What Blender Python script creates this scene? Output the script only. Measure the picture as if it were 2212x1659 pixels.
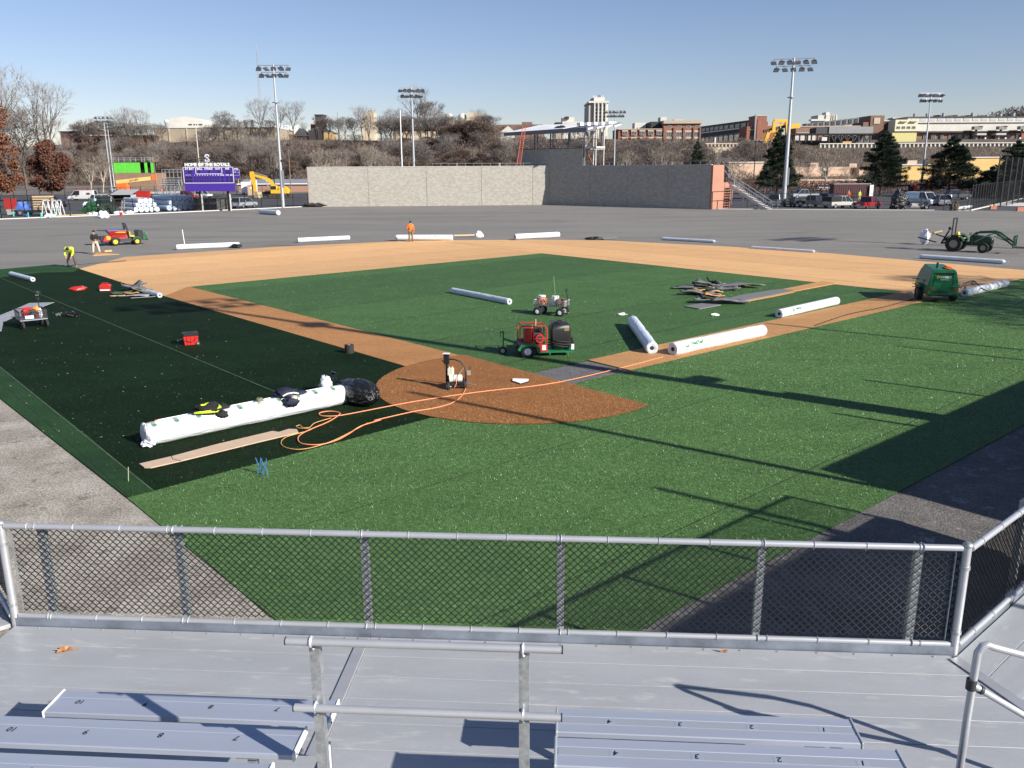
import bpy, math, random
from mathutils import Vector, Matrix
random.seed(7)
PI = math.pi
for o in list(bpy.data.objects): bpy.data.objects.remove(o)
SC = bpy.context.scene
COL = SC.collection

# ------------------------------------------------------------------ camera
CAMH, FPX, ROLL = 6.0, 1822.0, -.0053
PITCH = math.atan((829.5-366)/FPX)
cT, sT = math.cos(PITCH), math.sin(PITCH)
cam = bpy.data.cameras.new('camera'); camo = bpy.data.objects.new('camera', cam); COL.objects.link(camo)
cam.sensor_width = 36; cam.lens = FPX/2212*36; cam.clip_start = .1; cam.clip_end = 6000
_R = Vector((1,0,0)); _F = Vector((0,cT,-sT)); _D = Vector((0,-sT,-cT))
xc = _R*math.cos(ROLL)-_D*math.sin(ROLL); yc = -(_R*math.sin(ROLL)+_D*math.cos(ROLL)); zc = -_F
camo.matrix_world = Matrix(((xc.x,yc.x,zc.x,0),(xc.y,yc.y,zc.y,0),(xc.z,yc.z,zc.z,CAMH),(0,0,0,1)))
SC.camera = camo
SC.render.resolution_x = 1024; SC.render.resolution_y = 768

# ------------------------------------------------------------------ sun, sky, exposure
SAZ, SEL = math.radians(53.7), math.radians(28.3)      # light travels 53.7 deg left of forward
sdir = Vector((math.sin(SAZ)*math.cos(SEL), -math.cos(SAZ)*math.cos(SEL), math.sin(SEL)))   # towards the sun
world = bpy.data.worlds.new('World'); SC.world = world; world.use_nodes = True
nt = world.node_tree; nt.nodes.clear()
sky = nt.nodes.new('ShaderNodeTexSky'); sky.sky_type = 'NISHITA'; sky.sun_disc = False
sky.sun_elevation = SEL; sky.sun_rotation = math.atan2(sdir.x, sdir.y); sky.air_density = 1.0; sky.dust_density = .15; sky.ozone_density = 3.2; sky.altitude = 50
bg = nt.nodes.new('ShaderNodeBackground'); bg.inputs[1].default_value = .064
ow = nt.nodes.new('ShaderNodeOutputWorld'); tn = nt.nodes.new('ShaderNodeMix'); tn.data_type = 'RGBA'; tn.blend_type = 'MULTIPLY'; tn.inputs[0].default_value = 1; tn.inputs[7].default_value = (1.10,.985,1.07,1); nt.links.new(sky.outputs[0], tn.inputs[6]); nt.links.new(tn.outputs[2], bg.inputs[0]); nt.links.new(bg.outputs[0], ow.inputs[0])
sl = bpy.data.lights.new('sun','SUN'); sl.energy = 4.9; sl.angle = math.radians(.53); sl.color = (1,.945,.86)
so = bpy.data.objects.new('sun', sl); COL.objects.link(so); so.rotation_euler = sdir.to_track_quat('Z','Y').to_euler(); so.location = (40,-30,60)
SC.view_settings.view_transform = 'Standard'; SC.view_settings.look = 'None'; SC.view_settings.exposure = 0.72; SC.view_settings.gamma = 1
SC.view_settings.use_curve_mapping = False

# ------------------------------------------------------------------ measuring helpers (photograph 2212 px wide -> metres)
def ray(x, y):
    u = (x-1106)/FPX; w = (y-829.5)/FPX
    a = u*math.cos(ROLL)+w*math.sin(ROLL); b = -u*math.sin(ROLL)+w*math.cos(ROLL)
    return Vector((a, cT-b*sT, -sT-b*cT))
def G(x, y, z=0.0):
    d = ray(x, y); t = (z-CAMH)/d.z; return Vector((d.x*t, d.y*t, z))
def D(x, y, Y):
    d = ray(x, y); t = Y/d.y; return Vector((d.x*t, Y, CAMH+d.z*t))

# ------------------------------------------------------------------ materials
def srgb(r, g, b):
    f = lambda c: (c/255/12.92 if c/255 <= .04045 else ((c/255+.055)/1.055)**2.4)
    return (f(r), f(g), f(b))
MATS = {}
def M(name, col, rough=.6, metal=0, noise=None, bump=None, spec=.5, stretch=None, col2=None, coat=0):
    if name in MATS: return MATS[name]
    m = bpy.data.materials.new(name); MATS[name] = m; m.use_nodes = True
    n = m.node_tree.nodes; L = m.node_tree.links; b = n['Principled BSDF']
    b.inputs['Base Color'].default_value = (*col, 1); b.inputs['Roughness'].default_value = rough; b.inputs['Metallic'].default_value = metal
    b.inputs['Specular IOR Level'].default_value = spec; b.inputs['Coat Weight'].default_value = coat
    if noise or bump:
        tc = n.new('ShaderNodeTexCoord'); mp = n.new('ShaderNodeMapping'); L.new(tc.outputs['Object'], mp.inputs[0])
        if stretch: mp.inputs['Scale'].default_value = stretch
    if noise:
        sc, amt = noise[0], noise[1]
        t = n.new('ShaderNodeTexNoise'); t.inputs['Scale'].default_value = sc; t.inputs['Detail'].default_value = 6; t.inputs['Roughness'].default_value = .65
        L.new(mp.outputs[0], t.inputs[0])
        r = n.new('ShaderNodeValToRGB'); L.new(t.outputs[0], r.inputs[0])
        c2 = col2 or tuple(min(1, c*(1+amt)) for c in col)
        r.color_ramp.elements[0].position = .32; r.color_ramp.elements[0].color = (*[c*(1-amt) for c in col], 1)
        r.color_ramp.elements[1].position = .68; r.color_ramp.elements[1].color = (*c2, 1)
        L.new(r.outputs[0], b.inputs['Base Color'])
    if bump:
        t = n.new('ShaderNodeTexNoise'); t.inputs['Scale'].default_value = bump[0]; t.inputs['Detail'].default_value = 5
        L.new(mp.outputs[0], t.inputs[0])
        bp = n.new('ShaderNodeBump'); bp.inputs['Strength'].default_value = bump[1]; bp.inputs['Distance'].default_value = bump[2] if len(bump) > 2 else .02
        L.new(t.outputs[0], bp.inputs['Height']); L.new(bp.outputs[0], b.inputs['Normal'])
    return m
def M_ground(name, a, b, c, patch=.5, grit=30.0, gamt=.35, stretch=(1,1,1), track=0):
    """gravel: broad patches of two tones, stains of a third, fine grit"""
    if name in MATS: return MATS[name]
    m = bpy.data.materials.new(name); MATS[name] = m; m.use_nodes = True
    n = m.node_tree.nodes; L = m.node_tree.links; bs = n['Principled BSDF']; bs.inputs['Roughness'].default_value = .93; bs.inputs['Specular IOR Level'].default_value = .25
    tc = n.new('ShaderNodeTexCoord'); mp = n.new('ShaderNodeMapping'); mp.inputs['Scale'].default_value = stretch; L.new(tc.outputs['Object'], mp.inputs[0])
    def nz(sc, det, lo, hi, src=None, rough=.65):
        t = n.new('ShaderNodeTexNoise'); t.inputs['Scale'].default_value = sc; t.inputs['Detail'].default_value = det; t.inputs['Roughness'].default_value = rough; L.new((src or mp).outputs[0], t.inputs[0])
        r = n.new('ShaderNodeMapRange'); r.inputs['From Min'].default_value = lo; r.inputs['From Max'].default_value = hi; L.new(t.outputs[0], r.inputs[0]); return r, t
    def mix(f, x, y):
        k = n.new('ShaderNodeMix'); k.data_type = 'RGBA'; L.new(f.outputs[0], k.inputs[0])
        for i,v in ((6,x),(7,y)):
            if isinstance(v, tuple): k.inputs[i].default_value = (*v,1)
            else: L.new(v.outputs[2], k.inputs[i])
        return k
    p, _ = nz(patch, 6, .38, .62); st, _ = nz(patch*2.7, 7, .57, .70); k1 = mix(p, a, b); k2 = mix(st, k1, c)
    g, gt = nz(grit, 3, .3, .7, tc if False else mp, .8); g.inputs['To Min'].default_value = 1-gamt; g.inputs['To Max'].default_value = 1+gamt
    sc = n.new('ShaderNodeVectorMath'); sc.operation = 'SCALE'; L.new(k2.outputs[2], sc.inputs[0]); L.new(g.outputs[0], sc.inputs['Scale']); L.new(sc.outputs[0], bs.inputs['Base Color'])
    bp = n.new('ShaderNodeBump'); bp.inputs['Strength'].default_value = .9; bp.inputs['Distance'].default_value = .03; L.new(gt.outputs[0], bp.inputs['Height']); L.new(bp.outputs[0], bs.inputs['Normal'])
    return m
def M_turf(name, dark, light, tip, spec=.2, big=.25, fine=62.0, bumpd=.03):
    """fibrous pile: fine fibres, middle clumps, broad tone drift"""
    if name in MATS: return MATS[name]
    m = bpy.data.materials.new(name); MATS[name] = m; m.use_nodes = True
    n = m.node_tree.nodes; L = m.node_tree.links; b = n['Principled BSDF']
    tc = n.new('ShaderNodeTexCoord')
    def noise(sc, det, rough=.6, stretch=None):
        t = n.new('ShaderNodeTexNoise'); t.inputs['Scale'].default_value = sc; t.inputs['Detail'].default_value = det; t.inputs['Roughness'].default_value = rough
        if stretch:
            mp = n.new('ShaderNodeMapping'); mp.inputs['Scale'].default_value = stretch; mp.inputs['Rotation'].default_value = (0,0,.72); L.new(tc.outputs['Object'], mp.inputs[0]); L.new(mp.outputs[0], t.inputs[0])
        else: L.new(tc.outputs['Object'], t.inputs[0])
        return t
    f1 = noise(fine, 3, .7); f2 = noise(9, 3); f3 = noise(.35, 3, .6, (1,2.6,1))
    r = n.new('ShaderNodeValToRGB'); r.color_ramp.elements[0].position = .36; r.color_ramp.elements[0].color = (*dark,1)
    r.color_ramp.elements[1].position = .60; r.color_ramp.elements[1].color = (*light,1)
    e = r.color_ramp.elements.new(.72); e.color = (*tip,1)  # brightest specks: glints and sheen of the fibres put into the colour
    ad = n.new('ShaderNodeMath'); ad.operation = 'MULTIPLY_ADD'; L.new(f2.outputs[0], ad.inputs[0]); ad.inputs[1].default_value = .2; L.new(f1.outputs[0], ad.inputs[2])
    sb = n.new('ShaderNodeMath'); sb.operation = 'SUBTRACT'; L.new(ad.outputs[0], sb.inputs[0]); sb.inputs[1].default_value = .10
    L.new(sb.outputs[0], r.inputs[0])
    mr = n.new('ShaderNodeMapRange'); mr.inputs['From Min'].default_value = .3; mr.inputs['From Max'].default_value = .7; mr.inputs['To Min'].default_value = 1-big; mr.inputs['To Max'].default_value = 1+big
    L.new(f3.outputs[0], mr.inputs[0])
    oi = n.new('ShaderNodeObjectInfo'); ov = n.new('ShaderNodeMapRange'); ov.inputs['To Min'].default_value = .86; ov.inputs['To Max'].default_value = 1.12; L.new(oi.outputs['Random'], ov.inputs[0])
    mm = n.new('ShaderNodeMath'); mm.operation = 'MULTIPLY'; L.new(mr.outputs[0], mm.inputs[0]); L.new(ov.outputs[0], mm.inputs[1])
    mx = n.new('ShaderNodeVectorMath'); mx.operation = 'SCALE'; L.new(r.outputs[0], mx.inputs[0]); L.new(mm.outputs[0], mx.inputs['Scale'])
    L.new(mx.outputs[0], b.inputs['Base Color'])
    bp = n.new('ShaderNodeBump'); bp.inputs['Strength'].default_value = .8; bp.inputs['Distance'].default_value = bumpd
    L.new(sb.outputs[0], bp.inputs['Height']); L.new(bp.outputs[0], b.inputs['Normal'])
    b.inputs['Roughness'].default_value = .7; b.inputs['Specular IOR Level'].default_value = spec
    return m

alu = M('anodised_aluminium', (.52,.54,.57), .45, .35, noise=(3,.10), bump=(120,.05,.002), stretch=(.25,4,1))
alu_deck = M_ground('deck_aluminium', (.385,.40,.42), (.43,.445,.465), (.53,.53,.535), 1.7, 40, .05, (.55,2.2,1))
b_ = alu_deck.node_tree.nodes['Principled BSDF']; b_.inputs['Roughness'].default_value = .45; b_.inputs['Metallic'].default_value = .25
for n_ in alu_deck.node_tree.nodes:
    if n_.type == 'BUMP': n_.inputs['Strength'].default_value = .05; n_.inputs['Distance'].default_value = .004
alu_seat = M('seat_aluminium', (.40,.44,.52), .42, .35, noise=(1.5,.05), stretch=(.3,3,1))
kick = M('kick_aluminium', (.24,.27,.32), .4, .5, noise=(3,.3))
alu_band = M('seat_band', (.36,.39,.44), .5, .3)
alu_pipe = M('pipe_aluminium', (.50,.51,.53), .40, .5, noise=(6,.08), stretch=(.3,1,1))
galv = M('galvanised_steel', (.40,.42,.44), .42, .6, noise=(25,.28))
galv_post = M('galvanised_post', (.44,.46,.48), .45, .45, noise=(18,.2))
cap_white = M('end_cap_white', (.78,.78,.76), .5)
black_wire = M('black_vinyl_wire', (.008,.008,.009), .30, 0, spec=.45)
blk = M('black_paint', (.014,.014,.015), .45)
blk_plastic = M('black_plastic', (.018,.018,.02), .4)
rubber = M('rubber', (.02,.02,.021), .8, noise=(30,.2))
dark_metal = M('dark_metal', (.05,.05,.055), .5, .4)
steel = M('grey_steel', (.33,.34,.36), .45, .5)
white_p = M('white_paint', (.78,.79,.80), .4)
wrap = M('white_wrap', (.66,.68,.70), .33, noise=(4,.05), bump=(6,.5,.06), stretch=(.5,2,2))
wrap_blue = M('pale_wrap', (.58,.63,.70), .35, noise=(4,.08), bump=(6,.5,.06), stretch=(.5,2,2))
core_m = M('roll_core', (.03,.025,.02), .9)
turf_end = M('turf_roll_end', (.45,.44,.42), .8, noise=(30,.35))
card = M('cardboard', (.50,.36,.22), .85, noise=(12,.08))
green_print = M('green_print', (.03,.20,.085), .6)
black_print = M('black_print', (.012,.012,.014), .6)
grey_print = M('grey_print', (.35,.38,.40), .6)
red_paint = M('red_paint', (.42,.025,.02), .4, noise=(8,.15))
red_bright = M('red_plastic', (.50,.025,.02), .4)
orange_p = M('orange_paint', (.75,.16,.03), .45)
orange_hose = M('orange_hose', (.80,.27,.13), .5)
yellow_p = M('yellow_paint', (.72,.42,.03), .45, noise=(4,.1))
yel_wheel = M('yellow_wheel', (.75,.55,.02), .4)
green_p = M('green_paint', (.015,.10,.035), .35, noise=(5,.15))
green_d = M('dark_green_paint', (.012,.05,.022), .4, noise=(5,.15))
green_tr = M('trailer_green', (.012,.17,.06), .45, noise=(7,.2))
green_cmp = M('compressor_green', (.012,.12,.05), .35, noise=(3,.12))
hi_vis = M('hi_vis_yellow', (.62,.85,.04), .7)
hi_or = M('hi_vis_orange', (.9,.17,.02), .7)
skin_m = M('skin', (.50,.28,.19), .6)
black_cl = M('black_cloth', (.012,.012,.013), .9)
navy_cl = M('navy_cloth', (.012,.017,.04), .8, noise=(15,.3), bump=(18,.5,.03))
khaki = M('khaki_cloth', (.52,.44,.33), .9)
brown_cl = M('brown_cloth', (.22,.14,.07), .9)
dark_trs = M('grey_trousers', (.10,.085,.075), .9)
boot = M('boot_leather', (.16,.085,.045), .8)
bag_black = M('black_bag', (.010,.010,.011), .22, bump=(5,1.0,.16), spec=.6, stretch=(.7,2,1.4))
bag_white = M('white_bag', (.75,.77,.80), .35, bump=(12,.7,.05))
scrap_grey = M('turf_backing', (.16,.16,.165), .8, noise=(20,.2))
tarp_grey = M('grey_tarp', (.30,.31,.33), .6, noise=(5,.15), bump=(6,.5,.05))
board_m = M('tan_board', (.52,.38,.27), .85, noise=(6,.1), stretch=(1,4,1))
wood = M('raw_wood', (.58,.42,.24), .8, noise=(6,.15), stretch=(1,8,8))
glass_dark = M('dark_glass', (.02,.024,.028), .12, spec=.6)
glass_mid = M('window_glass', (.06,.07,.08), .2, spec=.6)
tail_red = M('tail_light', (.35,.01,.01), .3)
lamp_glass = M('lamp_glass', (.55,.60,.66), .2, .3)
conc = M('concrete', (.42,.40,.37), .85, noise=(3,.15))
conc_l = M('pale_concrete', (.55,.53,.50), .85, noise=(2,.12))
purple = M('scoreboard_purple', (.055,.022,.26), .5)
navy_dark = M('scoreboard_dark', (.018,.014,.05), .5)
leaf_dry = M('dry_leaf', (.45,.20,.07), .8, noise=(30,.3))

# ------------------------------------------------------------------ mesh and object helpers
def frame_mat(d):
    d = Vector(d).normalized(); a = Vector((0,0,1)) if abs(d.z) < .95 else Vector((1,0,0))
    u = d.cross(a).normalized(); return u, d.cross(u).normalized()
class MB:
    def __init__(s): s.v = []; s.f = []
    def add(s, vs, fs):
        n = len(s.v); s.v += [tuple(p) for p in vs]; s.f += [tuple(i+n for i in f) for f in fs]; return s
    def box(s, x0, x1, y0, y1, z0, z1, m=None):
        vs = [Vector((x,y,z)) for z in (z0,z1) for x,y in ((x0,y0),(x1,y0),(x1,y1),(x0,y1))]
        if m: vs = [m @ v for v in vs]
        return s.add(vs, [(3,2,1,0),(4,5,6,7),(0,1,5,4),(1,2,6,5),(2,3,7,6),(3,0,4,7)])
    def bar(s, a, b, w, h, up=(0,0,1)):
        a, b = Vector(a), Vector(b); d = (b-a).normalized(); u = d.cross(Vector(up))
        if u.length < 1e-4: u = d.cross(Vector((1,0,0)))
        u.normalize(); t = u.cross(d).normalized(); vs = []
        for p in (a,b):
            for i,j in ((-1,-1),(1,-1),(1,1),(-1,1)): vs.append(p+u*(w/2*i)+t*(h/2*j))
        return s.add(vs, [(0,1,2,3),(7,6,5,4),(0,4,5,1),(1,5,6,2),(2,6,7,3),(3,7,4,0)])
    def tube(s, pts, r, n=8, cap=True):
        pts = [Vector(p) for p in pts]; k = len(pts); rs = r if isinstance(r,(list,tuple)) else [r]*k
        vs = []; u0 = None
        for i,p in enumerate(pts):
            d = pts[min(i+1,k-1)]-pts[max(i-1,0)]
            if d.length < 1e-9: d = Vector((0,0,1))
            d.normalize()
            if u0 is None: u0, _ = frame_mat(d)
            u0 = (u0-d*u0.dot(d))
            if u0.length < 1e-6: u0, _ = frame_mat(d)
            u0.normalize(); w = d.cross(u0)
            for j in range(n):
                a = 2*PI*j/n; vs.append(p+(u0*math.cos(a)+w*math.sin(a))*rs[i])
        fs = [(i*n+j, i*n+(j+1)%n, (i+1)*n+(j+1)%n, (i+1)*n+j) for i in range(k-1) for j in range(n)]
        if cap: fs += [tuple(range(n-1,-1,-1)), tuple((k-1)*n+j for j in range(n))]
        return s.add(vs, fs)
    def cyl(s, a, b, r, r2=None, n=10): return s.tube([a,b], [r, r if r2 is None else r2], n)
    def prism(s, poly, y0, y1):            # polygon in XZ, pulled along Y
        k = len(poly); vs = [(x,y0,z) for x,z in poly]+[(x,y1,z) for x,z in poly]
        return s.add(vs, [tuple(range(k)), tuple(range(2*k-1,k-1,-1))]+[(i,i+k,(i+1)%k+k,(i+1)%k) for i in range(k)])
    def plate(s, poly, z0, z1):            # polygon in XY, pulled along Z
        k = len(poly); a = sum(poly[i][0]*poly[(i+1)%k][1]-poly[(i+1)%k][0]*poly[i][1] for i in range(k))
        if a < 0: poly = poly[::-1]
        vs = [(p[0],p[1],z0) for p in poly]+[(p[0],p[1],z1) for p in poly]
        return s.add(vs, [tuple(range(k-1,-1,-1)), tuple(range(k,2*k))]+[(i,(i+1)%k,(i+1)%k+k,i+k) for i in range(k)])
    def loft(s, rings, cap=True):
        n = len(rings[0]); vs = [p for r in rings for p in r]
        fs = [(i*n+j, i*n+(j+1)%n, (i+1)*n+(j+1)%n, (i+1)*n+j) for i in range(len(rings)-1) for j in range(n)]
        if cap: fs += [tuple(range(n-1,-1,-1)), tuple((len(rings)-1)*n+j for j in range(n))]
        return s.add(vs, fs)
    def ball(s, c, r, n=8, m=5):
        c = Vector(c); rx,ry,rz = r if isinstance(r,(tuple,list)) else (r,r,r); rings = []
        for i in range(1,m): 
            t = PI*i/m; rings.append([(c.x+rx*math.sin(t)*math.cos(2*PI*j/n), c.y+ry*math.sin(t)*math.sin(2*PI*j/n), c.z-rz*math.cos(t)) for j in range(n)])
        return s.loft(rings)
    def lump(s, c, r, seed, n=14, m=9, rough=.25, floor=0.0):      # crumpled heap
        rg = random.Random(seed); c = Vector(c); rings = []
        ph = [(rg.uniform(0,6),rg.uniform(0,6),rg.randint(2,6),rg.uniform(.4,1)) for _ in range(5)]
        for i in range(m):
            t = PI*(i+.5)/m; ring = []
            for j in range(n):
                a = 2*PI*j/n; k = 1+rough*sum(q*math.sin(f*a+p1+3*t)*math.cos(f*t*.8+p2) for p1,p2,f,q in ph)/2+rg.uniform(-.5,.5)*rough*.5
                ring.append((c.x+r[0]*k*math.sin(t)*math.cos(a), c.y+r[1]*k*math.sin(t)*math.sin(a), max(floor, c.z-r[2]*k*math.cos(t))))
            rings.append(ring)
        return s.loft(rings)
    def mesh(s, name):
        me = bpy.data.meshes.new(name); me.from_pydata(s.v, [], s.f); me.update(); return me
    def o(s, name, mat, parent=None, loc=None, rz=None, smooth=False, bev=0, seg=1):
        return link(name, s.mesh(name), mat, parent, loc, rz, smooth, bev, seg)
def link(name, me, mat, parent=None, loc=None, rz=None, smooth=False, bev=0, seg=1):
    ob = bpy.data.objects.new(name, me); COL.objects.link(ob)
    if mat and not me.materials: me.materials.append(mat)
    if parent: ob.parent = parent
    if loc is not None: ob.location = loc
    if rz is not None: ob.rotation_euler = (0,0,rz)
    if smooth:
        for p in me.polygons: p.use_smooth = True
        if smooth == 'auto':
            me.set_sharp_from_angle(angle=math.radians(42))
    if bev:
        b = ob.modifiers.new('bevel','BEVEL'); b.width = bev; b.segments = seg; b.limit_method = 'ANGLE'; b.angle_limit = math.radians(35)
    return ob
def tag(o, label=None, cat=None, group=None, kind=None):
    if label: o['label'] = label
    if cat: o['category'] = cat
    if group: o['group'] = group
    if kind: o['kind'] = kind
    return o
def thing(name, label, cat, loc=(0,0,0), rz=0, group=None):
    o = bpy.data.objects.new(name, None); COL.objects.link(o); o.location = loc; o.rotation_euler = (0,0,rz); o.empty_display_size = .2
    return tag(o, label, cat, group)
KIDS = {}
def copy_tree(o, parent=None, first=True):
    c = o.copy(); COL.objects.link(c)
    if parent: c.parent = parent
    for ch in o.children: copy_tree(ch, c, False)
    return c
def struct(ob): ob['kind'] = 'structure'; return ob
TXT = {}
ORD = ['first','second','third','fourth','fifth','sixth','seventh','eighth']
def text_mesh(s, size=1.0, shear=0, bold=0.0, spacing=1.0):
    k = (s,size,shear,bold,spacing)
    if k in TXT: return TXT[k]
    cu = bpy.data.curves.new('t','FONT'); cu.body = s; cu.size = size; cu.align_x = 'CENTER'; cu.align_y = 'CENTER'; cu.shear = shear
    cu.offset = bold; cu.resolution_u = 2; cu.space_character = spacing
    ob = bpy.data.objects.new('t', cu); COL.objects.link(ob); dg = bpy.context.evaluated_depsgraph_get()
    me = bpy.data.meshes.new_from_object(ob.evaluated_get(dg)); vs = [v.co.copy() for v in me.vertices]; fs = [tuple(p.vertices) for p in me.polygons]
    bpy.data.objects.remove(ob); bpy.data.curves.remove(cu); bpy.data.meshes.remove(me)
    TXT[k] = (vs, fs); return TXT[k]
def text_on(mb, s, size, org, ux, uy, thick=0, **kw):
    vs, fs = text_mesh(s, size, **kw); org, ux, uy = Vector(org), Vector(ux), Vector(uy); nz = ux.cross(uy)
    top = [org+ux*v.x+uy*v.y+nz*thick for v in vs]; mb.add(top, fs)
    if thick:
        cnt = {}
        for f in fs:
            for i in range(len(f)):
                e = (f[i], f[(i+1)%len(f)]); cnt[e] = 1
        edges = [e for e in cnt if (e[1],e[0]) not in cnt]
        n = len(vs); mb.add(top+[org+ux*v.x+uy*v.y for v in vs], [(b,a,a+n,b+n) for a,b in edges])
    return mb
def clip(poly, n, d):                       # keep points with n.p <= d
    out = []
    for i in range(len(poly)):
        a, b = poly[i], poly[(i+1)%len(poly)]; da = n[0]*a[0]+n[1]*a[1]-d; db = n[0]*b[0]+n[1]*b[1]-d
        if da <= 0: out.append(a)
        if (da < 0 < db) or (db < 0 < da):
            t = da/(da-db); out.append((a[0]+(b[0]-a[0])*t, a[1]+(b[1]-a[1])*t))
    return out
def strips(poly, along, width, phase=0.0, gap=.02):
    n = (-along[1], along[0]); ds = [n[0]*p[0]+n[1]*p[1] for p in poly]; k = math.floor((min(ds)-phase)/width); res = []
    while phase+k*width < max(ds):
        lo = phase+k*width+gap/2; hi = phase+(k+1)*width-gap/2
        q = clip(clip(poly, n, hi), (-n[0],-n[1]), -lo)
        if len(q) > 2: res.append(q)
        k += 1
    return res
P2 = lambda *pts: [(G(x,y).x, G(x,y).y) for x,y in pts]

# ------------------------------------------------------------------ the setting: ground, gravel, turf
dirA = Vector((.740,.673)); dirB = Vector((-.650,.760))          # the two foul lines seen from home plate
HOME = Vector((.25,23.66))
asphalt = M('lot_asphalt', (.055,.055,.058), .85, noise=(.5,.35), bump=(30,.3))
lot_far = struct(MB().add([(-3000,-300,-.06),(3000,-300,-.06),(3000,5000,-.06),(-3000,5000,-.06)], [(0,1,2,3)]).o('ground', M('dry_ground', (.17,.14,.11), .95, noise=(.05,.3))))
gf = M_ground('stone_base', (.185,.174,.162), (.225,.212,.196), (.135,.126,.116), .10, 18, .22, (.45,1.6,1))
fence_left = [G(-500,497.5), G(0,474), G(330,461.5), G(665,446.5)]
fieldpoly = [(-75,6),(-90,62)]+[(p.x,p.y) for p in fence_left]+[(6.6,149.4),(30,130.4),(G(2100,455).x,G(2100,455).y),(110,110),(95,6)]
struct(MB().plate(fieldpoly, -.05, 0).o('gravel_field', gf))
lot = [(-260,60),(-260,236),(230,236),(230,60)]
struct(MB().plate(lot, -.056, -.03).o('parking_lot', asphalt))
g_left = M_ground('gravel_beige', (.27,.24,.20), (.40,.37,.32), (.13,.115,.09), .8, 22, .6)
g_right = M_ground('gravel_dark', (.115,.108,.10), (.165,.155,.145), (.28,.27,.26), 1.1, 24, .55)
gl = [(-40,-4),(-40,24)]+P2((-700,900),(0,862),(275,1078))+[(.2,8.8),(.2,-4)]
struct(MB().plate(gl, -.02, .006).o('gravel_path', g_left))
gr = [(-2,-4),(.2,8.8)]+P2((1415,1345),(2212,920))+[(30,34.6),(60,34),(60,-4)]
struct(MB().plate(gr, -.02, .011).o('gravel_path', g_right))

tf_nap_shade = M_turf('turf_nap_shade', (.0035,.010,.0035), (.010,.026,.009), (.03,.06,.024), spec=.05, big=.2)  # fibre nap turned from the light, its shade put into the colour
tf_mid = M_turf('turf_mid', (.012,.042,.011), (.074,.162,.048), (.24,.36,.16), big=.12)
tf_front = M_turf('turf_front', (.012,.042,.009), (.098,.205,.058), (.34,.48,.22), big=.14)
tf_edge = M_turf('turf_edge', (.008,.028,.006), (.02,.065,.016), (.05,.12,.035), big=.3)
clay_l = M_turf('clay_light', (.54,.30,.135), (.72,.435,.205), (.82,.56,.31), big=.06, fine=40, bumpd=.012)
clay_d = M_turf('clay_dark', (.20,.080,.025), (.39,.170,.054), (.52,.28,.11), big=.1, fine=45, bumpd=.03)
clay_p = M_turf('clay_path', (.38,.185,.07), (.62,.335,.14), (.74,.46,.23), big=.1, fine=45, bumpd=.025)
def turf(name, poly, mat, z, along, width=4.57, phase=0, gap=.02, label=None, back=True):
    root = struct(MB().plate(poly, -.03, z-.003).o(name, M('turf_backing_black', (.008,.010,.008), .9)))
    for q in strips(poly, along, width, phase, gap): MB().plate(q, -.025, z).o('turf_panel', mat, root)
    return root
# left (dark) panels, their paler border rolls, infield, foul ground
BL = P2((-420,560),(0,583),(120,573.5),(172,582),(876,793),(818,833),(850,880),(930,905),(275,1078),(0,862),(-420,640))
turf('turf_left', BL, tf_nap_shade, .030, dirA.normalized(), 4.57, 1.9, .012)
turf('turf_border', P2((-420,560),(-420,640),(0,862),(275,1078),(330,1063),(190,945),(0,795),(-250,640),(-250,565)), tf_edge, .036, dirB, 2.3, .4, .015)
struct(MB().plate(P2((0,583),(120,572.5),(172,581),(160,588),(90,590),(0,600)), -.02, .045).o('turf_border', tf_edge))
IN = P2((405,620),(1159.4,547.7),(1960,632),(1270,780),(1145,808))
turf('turf_infield', IN, tf_mid, .032, dirA, 4.57, 1.2, .075)
FR = P2((275,1078),(930,905),(1110,912),(1300,872),(1226,833),(1360,802),(1980,655),(2230,596),(2600,515))+[(75,62),(62,62)]+P2((2212,920),(1415,1345))+[(-1.2,7.2)]+P2((600,1345))
turf('turf_front', FR, tf_front, .026, dirA, 4.57, 3.4, .03)
# clay coloured turf: skin, two base paths, home circle
ext = lambda p, k: (p.x+dirA.x*k, p.y+dirA.y*k)
SK = P2((172,582),(270,556),(600,534),(878,521),(960,527),(1040,522),(1135,518.5),(1300,520),(1560,533),(1800,549),(2212,585))+[(70,60.5)]+P2((2500,535),(2230,596),(1980,655),(1960,632),(1159.4,547.7),(405,620),(355,641))
s1 = P2((172,582),(270,556),(600,534),(878,521),(1100,519),(1200,545),(1159.4,549),(405,621),(355,641))
s2 = P2((960,524),(1135,518.5),(1300,520),(1560,533),(1800,549),(2212,585))+[(64,66)]+P2((2230,598),(1980,656),(1960,632.5),(1159.4,547.4),(1000,528))
turf('infield_skin', s1, clay_l, .038, dirA, 4.57, 1.2, .05)
turf('infield_skin', s2, clay_l, .044, dirB, 4.57, 2.2, .05)
clay_m = M_turf('clay_path_dark', (.25,.112,.040), (.46,.225,.086), (.60,.34,.15), big=.1, fine=45, bumpd=.025)
turf('base_path', P2((355,641),(405,619.5),(1145,808),(1180,840),(876,793)), clay_m, .036, dirB, 30, 0)
turf('base_path', P2((1270,780),(1962,629.5),(1982,656),(1360,802)), clay_p, .040, dirA, 30, 0)
cc = []
for i in range(97):
    a = 2*PI*i/96; p = HOME+Vector((math.cos(a),math.sin(a)))*4.15
    cc.append((p.x,p.y))
e1, e2 = G(1145,808), G(1407,880); nn = Vector((e2.y-e1.y, -(e2.x-e1.x))).normalized()
if nn.dot(HOME-Vector((e1.x,e1.y))) > 0: nn = -nn
cc = clip(cc[:-1], (nn.x,nn.y), nn.dot(Vector((e1.x,e1.y))))
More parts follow.
